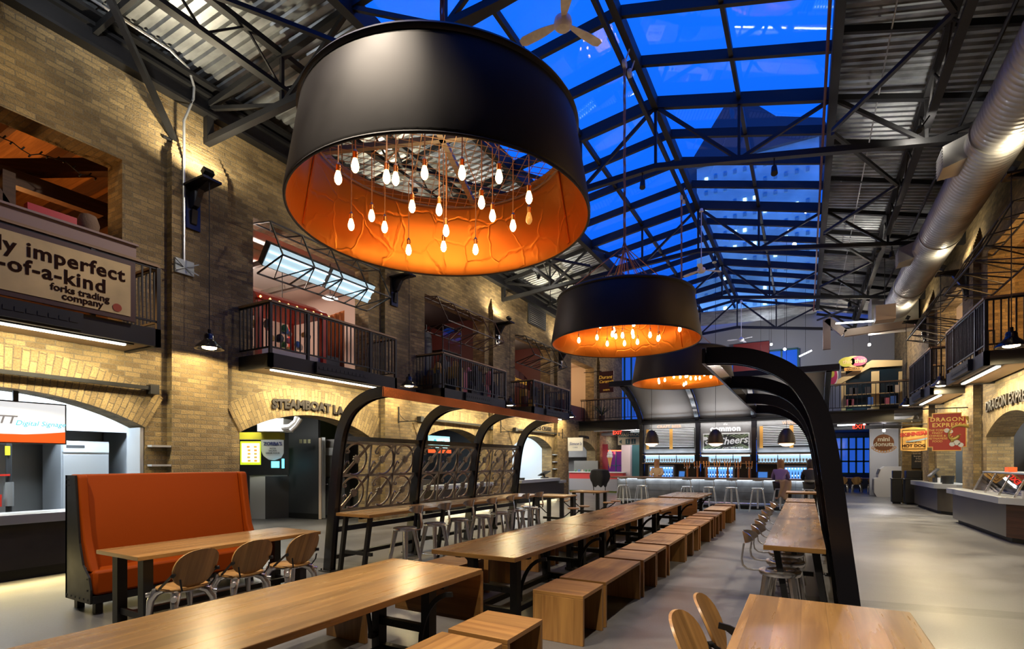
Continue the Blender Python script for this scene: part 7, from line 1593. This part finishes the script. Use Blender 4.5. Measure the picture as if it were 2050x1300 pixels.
P_ = [(x0, z0), ((x0 + x1) / 2, z0 - .03), (x1, z0), (x1, z1), ((x0 + x1) / 2, z1 + .05), (x0, z1)]; MB().prism(P_, 1, Y, Y + .05).build('board', SY, t); f = MB()
for a, b in (((x0 + .05, z0 + .05), (x1 - .05, z0 + .05)), ((x1 - .05, z0 + .05), (x1 - .05, z1 - .05)), ((x1 - .05, z1 - .05), (x0 + .05, z1 - .05)), ((x0 + .05, z1 - .05), (x0 + .05, z0 + .05))): f.bar((a[0], Y - .005, a[1]), (b[0], Y - .005, b[1]), .01, .018)
f.build('border', INK, t); text('lettering', 'SKINNERS', SR, .16, ((x0 + x1) / 2, Y - .01, z1 - .18), (1, 0, .1), (-.1, 0, 1), parent=t, offset=.008); text('lettering', 'Home of the', INK, .075, ((x0 + x1) / 2, Y - .01, z0 + .27), (1, 0, 0), (0, 0, 1), parent=t, shear=.3); text('lettering', 'HOT DOG', INK, .13, ((x0 + x1) / 2, Y - .01, z0 + .15), (1, 0, 0), (0, 0, 1), parent=t, offset=.004)
xm = (x0 + x1) / 2 + .1; zm = (z0 + z1) / 2 - .0; MB().ribbon([(xm - .28, Y - .012, zm - .03), (xm, Y - .012, zm + .03), (xm + .25, Y - .012, zm + .09)], .006, .05, (0, 1, 0)).build('hot_dog_picture', mat('sausage_brown', (.45, .18, .05), .5), t); MB().ribbon([(xm - .3, Y - .008, zm - .07), (xm, Y - .008, zm - .03), (xm + .28, Y - .008, zm + .04)], .006, .05, (0, 1, 0)).build('bun_picture', mat('pale_blue_grey', (.3, .4, .45), .5), t); MB().bar(((x0 + x1) / 2, Y + .02, z1), ((x0 + x1) / 2, Y + .02, z1 + .14), .012).bar((x0 - .1, Y + .02, z1 + .14), (3.9, Y + .02, z1 + .14), .025).build('arm', STEEL, t)
BRN = mat('donut_brown', (.16, .05, .015), .5)
t, x, z, x2, z2 = oval_sign(1769, 887, 21, 17, 25.5, BRN, 'brown oval sign reading mini donuts hanging under the bridge', [('mini', .24, 0, .14, WHITE), ('donuts', .24, 0, -.06, WHITE)], BRN)
m = MB()
for k in range(10): a = -2.6 + k * .23; m.tube([(x + .42 * math.cos(a) + .045 * math.cos(q), 25.48, z - .02 + .34 * math.sin(a) + .045 * math.sin(q) - .0) for q in [2 * PI * j / 10 for j in range(10)]], .014, 5, closed=True)
m.build('donut_row', PLYB, t); MB().bar((x, 25.5, z + z2), (x, 25.5, 3.56), .012).build('hanger', STEEL, t)
t = thing('menu_board', 'black menu board with pale writing on the far brick', 'board', (3.8, 24.5, 1.7)); r = rectY(1825, 910, 1853, 938, 25.4); MB().box(r[0], r[1], 25.4, 25.44, r[2], r[3]).build('board', BLACK, t)
text('lettering', 'SKINNERS\nhot dogs\nburgers\nfries\ndrinks', CREAMW, .1, ((r[0] + r[1]) / 2, 25.39, (r[2] + r[3]) / 2 + .2), (1, 0, 0), (0, 0, 1), parent=t)
struct('wall_corner', MB().box(onY(1806, 900, 25.5)[0], 6, 25.5, 25.7, 0, 3.2), BRICK)
tag(MB().box(3.7, 3.74, 22.0, 22.7, 0.95, 2.3).build('steel_shutter', mat('ribbed_steel', (.35, .45, .5), .3, .8)) if 0 else MB().box(5.2, 5.24, 19.2, 21.4, 0.2, 2.3).build('steel_cabinet', STAIN), 'stainless cabinet deep in the farther duct side arch', 'cabinet')
tag(MB().box(4.9, 5.4, 13.6, 14.8, 0, 2.1).build('tall_cabinet', STAIND), 'tall dull steel cabinet in the arch under the raised letters', 'cabinet')
t = thing('extractor_hood', 'steel extractor hood in the arch under the raised letters', 'hood', (5.5, 16, 2)); MB().prism([(4.9, 1.95), (7.2, 1.95), (7.2, 2.6), (5.5, 2.6)], 1, 14.8, 17.4).build('canopy', STAIN, t)
# white framed window box and lamp by the far duct side balcony
t = thing('window_casing', 'white window frame behind the second duct side balcony', 'frame', (4.2, 21.8, 4)); a = rectX(1838, 700, 1857, 738, 4.0); f = MB()
f.box(3.97, 4.03, a[0], a[0] + .08, a[2] - .6, a[3]).box(3.97, 4.03, a[1] - .08, a[1], a[2] - .6, a[3]).box(3.97, 4.03, a[0], a[1], a[3] - .08, a[3]).box(3.97, 4.03, a[0], a[1], a[2], a[2] + .06); f.build('frame', WHITE, t)
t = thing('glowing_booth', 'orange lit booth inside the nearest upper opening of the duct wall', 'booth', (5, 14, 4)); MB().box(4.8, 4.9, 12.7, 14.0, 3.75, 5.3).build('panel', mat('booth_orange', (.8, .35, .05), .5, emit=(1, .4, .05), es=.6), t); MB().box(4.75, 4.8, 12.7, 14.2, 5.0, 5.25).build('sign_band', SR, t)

# ================================================================ PEOPLE
SKIN = mat('skin', (.50, .27, .18), .5); HAIR = mat('golden_brown_hair', (.24, .12, .045), .6, bump=.3, bs=60)
def skin(name, V, Eg, m, parent, root=0, sub=2):
    me = bpy.data.meshes.new(name); me.from_pydata([tuple(np.array(v[0], float) - np.array(parent.location)) for v in V], Eg, []); me.materials.append(m)
    o = bpy.data.objects.new(name, me); C.objects.link(o); o.parent = parent
    md = o.modifiers.new('skin', 'SKIN'); md.use_smooth_shade = True
    for i, v in enumerate(V):
        sv = me.skin_vertices[0].data[i]; r = v[1]; sv.radius = (r, r) if not isinstance(r, tuple) else r; sv.use_root = i == root
    s_ = o.modifiers.new('sub', 'SUBSURF'); s_.levels = s_.render_levels = sub
    return o
def person(label, x, y, zh, sit, top, trouser, hair, fwd=1, lean=.25, hang=.3, arms='table', bald=False):
    """zh: pelvis height; fwd=+1 faces +y"""
    t = thing('person', label, 'person', (x, y, 0)); f = fwd
    P = lambda dx, dy, dz: (x + dx, y + f * dy, zh + dz)
    V = [(P(0, 0, 0), .13), (P(0, .03 + lean * .3, .18), .12), (P(0, lean * .8, .40), (.16, .12)), (P(0, lean * 1.0, .50), .055), (P(0, lean * 1.15 + .02, .57), .05), (P(0, lean * 1.3 + .03, .66), (.075, .09)), (P(0, lean * 1.3 + .03, .75), (.06, .075))]
    Eg = [(0, 1), (1, 2), (2, 3), (3, 4), (4, 5), (5, 6)]; tv = []; 
    for s_ in (-1, 1):
        sh = len(V); V += [(P(s_ * .16, lean * .85, .42), .06), (P(s_ * .23, lean * .9 + .08, .22), .042), (P(s_ * .13, lean + .27, .17), .03), (P(s_ * .10, lean + .35, .17), (.022, .035))]
        Eg += [(2, sh), (sh, sh + 1), (sh + 1, sh + 2), (sh + 2, sh + 3)]
        for k in range(4):
            n_ = len(V); dx = (k - 1.5) * .02; V += [(P(s_ * .10 + dx, lean + .40, .165), .009), (P(s_ * .10 + dx * 1.2, lean + .435 - .005 * abs(k - 1.5), .155), .008)]; Eg += [(sh + 3, n_), (n_, n_ + 1)]
        n_ = len(V); V += [(P(s_ * .10 - s_ * .045, lean + .355, .175), .01)]; Eg += [(sh + 3, n_)]
    for s_ in (-1, 1):
        n_ = len(V)
        if sit: V += [(P(s_ * .09, .05, -.03), .09), (P(s_ * .13, .38, -.05), .065), (P(s_ * .12, .30, -.45), .045), (P(s_ * .12, .36, -.50), .035)]
        else: V += [(P(s_ * .10, 0, -.08), .09), (P(s_ * .11, .02, -.45), .06), (P(s_ * .11, -.0, -zh + .08), .042), (P(s_ * .11, .12, -zh + .04), .035)]
        Eg += [(0, n_), (n_, n_ + 1), (n_ + 1, n_ + 2), (n_ + 2, n_ + 3)]
    skin('body', V, Eg, SKIN, t)
    # clothing over the body
    cv = [(V[0][0], .165), (V[1][0], .16), (V[2][0], (.20, .16)), (P(0, lean * .95, .46), .08)]; ce = [(0, 1), (1, 2), (2, 3)]
    for s_, b0 in ((-1, 7), (1, 7 + 4 + 8 + 1)):
        n_ = len(cv); cv += [(V[b0][0], .092), (V[b0 + 1][0], .068), (V[b0 + 2][0], .050)]; ce += [(2, n_), (n_, n_ + 1), (n_ + 1, n_ + 2)]
    skin('sweater', cv, ce, top, t)
    l0 = len(V) - 8; tv = [(P(0, 0, -.01), .15)]; te = []
    for k in (0, 4): n_ = len(tv); tv += [(V[l0 + k][0], .105), (V[l0 + k + 1][0], .08), (V[l0 + k + 2][0], .058)]; te += [(0, n_), (n_, n_ + 1), (n_ + 1, n_ + 2)]
    skin('trousers', tv, te, trouser, t)
    for k in (2, 6): a = V[l0 + k][0]; b = V[l0 + k + 1][0]; skin('shoe', [((a[0], a[1], a[2] - .03), .045), ((b[0], b[1], b[2] - .01), .042), ((b[0], b[1] + f * .07, b[2] - .02), .035)], [(0, 1), (1, 2)], BLACK, t)
    h = V[5][0]; hz = h[2]
    hm = MB().lathe([(0, .145), (.05, .138), (.09, .11), (.112, .06), (.118, 0), (.116, -.06), (.11, -.12 - hang * .1), (.105, -.16 - hang * .3), (.085, -.19 - hang * .4), (.0, -.19 - hang * .4)], (h[0], h[1] - f * .025, hz + .02), 22, sx=.92, sy=1.0)
    hm.v = [(vx + .006 * math.sin(vz * 60 + vx * 40), (h[1] + f * (.035 - .03 * max(0, hz + .02 - vz) / .2)) if (f * (vy - h[1]) > .03 and vz < hz + .085) else vy, vz) for vx, vy, vz in hm.v]
    hm.build('hair', hair, t, smooth='all')
    m = MB()
    for s_ in (-1, 1): m.lathe([(0, -.009), (.011, 0), (0, .009)], (h[0] + s_ * .03, h[1] + f * .085, hz + .01), 8)
    m.build('eye', BLACK, t); MB().lathe([(0, -.02), (.014, -.012), (.008, .02), (0, .025)], (h[0], h[1] + f * .10, hz - .02), 8).build('nose', SKIN, t); MB().box(h[0] - .025, h[0] + .025, h[1] + f * .085 - .004, h[1] + f * .085 + .004, hz - .055, hz - .048).build('mouth', mat('lip', (.35, .1, .08), .5) if 'lip' not in MATS else MATS['lip'], t)
    return t
person('woman in a purple sweater seated with her back turned, leaning on the bar', SX[6], 18.8, .90, True, mat('purple_knit', (.18, .12, .30), .8), BLACK, HAIR, lean=.25)
person('person in dark clothes seated at the right end of the bar', SX[7] + .05, 18.8, .90, True, mat('black_top', (.015, .015, .018), .8), BLACK, mat('dark_hair', (.03, .02, .015), .6), lean=.22)
xb = onY(1316, 950, 20.9)[0]; person('bartender in a cream top working behind the bar, head bowed', xb, 20.95, .93, False, mat('cream_top', (.60, .48, .33), .8), BLACK, mat('blond_hair', (.42, .25, .12), .6), fwd=-1, lean=.10, hang=.15)
t = thing('draped_jacket', 'tan jacket hanging over the back of the stool behind the woman in purple', 'jacket', (SX[6] + .12, 18.55, .5)); vs = []; fs = []; nu, nv = 14, 10
for j in range(nv):
    v = j / (nv - 1)
    for i in range(nu): u = i / (nu - 1); vs.append((SX[6] + .0 + .30 * u + .02 * math.sin(v * 5) - .03 * v, 18.60 - .03 * math.sin(u * 9 + v * 3) - .05 * v, 1.06 - .58 * v * (1 - .10 * math.sin(u * 7)) - .015 * math.sin(u * 9)))
for j in range(nv - 1):
    for i in range(nu - 1): fs.append((j * nu + i, j * nu + i + 1, (j + 1) * nu + i + 1, (j + 1) * nu + i))
o = MB().add(vs, fs).build('cloth', mat('tan_cloth', (.34, .23, .15), .9), t, smooth='all'); s_ = o.modifiers.new('th', 'SOLIDIFY'); s_.thickness = .03

# ================================================================ OUTSIDE, SEEN THROUGH THE SKYLIGHT
t = thing('glass_tower', 'dusky tower with lit windows standing outside beyond the skylight', 'tower', (6, 62, 0)); TWB = mat('tower_stone', (.42, .60, .62), .6, vary=.35, vs=.25)
a = onY(1395, 400, 60); b = onY(1640, 400, 60); x0, x1 = a[0], b[0]
MB().box(x0, x1, 60, 72, 0, 34).build('body', TWB, t); MB().prism([(x0 - 1, 34), (x1 + 1, 34), (x1 + .3, 35.5), ((x0 + x1) / 2 + 2, 37), ((x0 + x1) / 2 - 2, 41), (x0, 35.5)], 1, 59.5, 72).build('roof', mat('tower_roof', (.04, .05, .07), .6), t)
TL = mat('tower_window', (.6, .9, 1), .4, emit=(.55, .85, .95), es=2.5); rr = random.Random(12); m = MB(); m2 = MB()
for i in range(11):
    for j in range(15):
        x = x0 + 1 + (x1 - x0 - 2) * i / 10; z = 10 + j * 1.6
        (m if rr.random() < .25 else m2).box(x - .16, x + .16, 59.9, 60, z, z + .35)
m.build('lit_window', TL, t); m2.build('dark_window', mat('tower_glass', (.22, .36, .42), .2), t)

# fill lamps added to lift the dark upper landing and aisle end
for k, (x, y, z, e, col) in enumerate([(2.4, 27.2, 6.6, 120, (1, .85, .7)), (-1.5, 29, 7.4, 130, (.85, .9, 1)), (-7.5, 28, 6.8, 90, (1, .8, .6)), (3.0, 28.0, 2.9, 90, (1, .95, .9)), (0, 34, 3.1, 50, (1, .8, .6)), (-7.6, 26.0, 3.0, 70, (1, .9, .85))]):
    t = thing('fill_globe', 'small round lamp %s' % ['over the butter yellow shop', 'high before the grey end wall', 'above the landing left of the canopy', 'under the bridge near the cash machine', 'over the distant dining tables', 'under the bridge left of the bar'][k], 'lamp', (x, y, z), 'upper landing lamps')
    MB().lathe([(0, -.06), (.05, -.04), (.06, 0), (.05, .04), (0, .06)], (x, y, z + .12), 12).build('globe', WG, t, smooth=True); MB().cyl((x, y, z + .16), (x, y, 3.56 if z < 3.5 else roofz(x) + .2), .008, n=5).build('cord', BLACK, t)
    light('POINT', (x, y, z), e, col, size=.08, parent=t)

for dx in (-6, 6): light('SPOT', ((x0 + x1) / 2 + dx, 46, 1.5), 8000, (.55, .85, 1), ((x0 + x1) / 2 + dx * .5, 60, 20), size=.5, angle=80, blend=.9, name='tower_fill_light')  # outdoor fill added so the tower front reads brighter
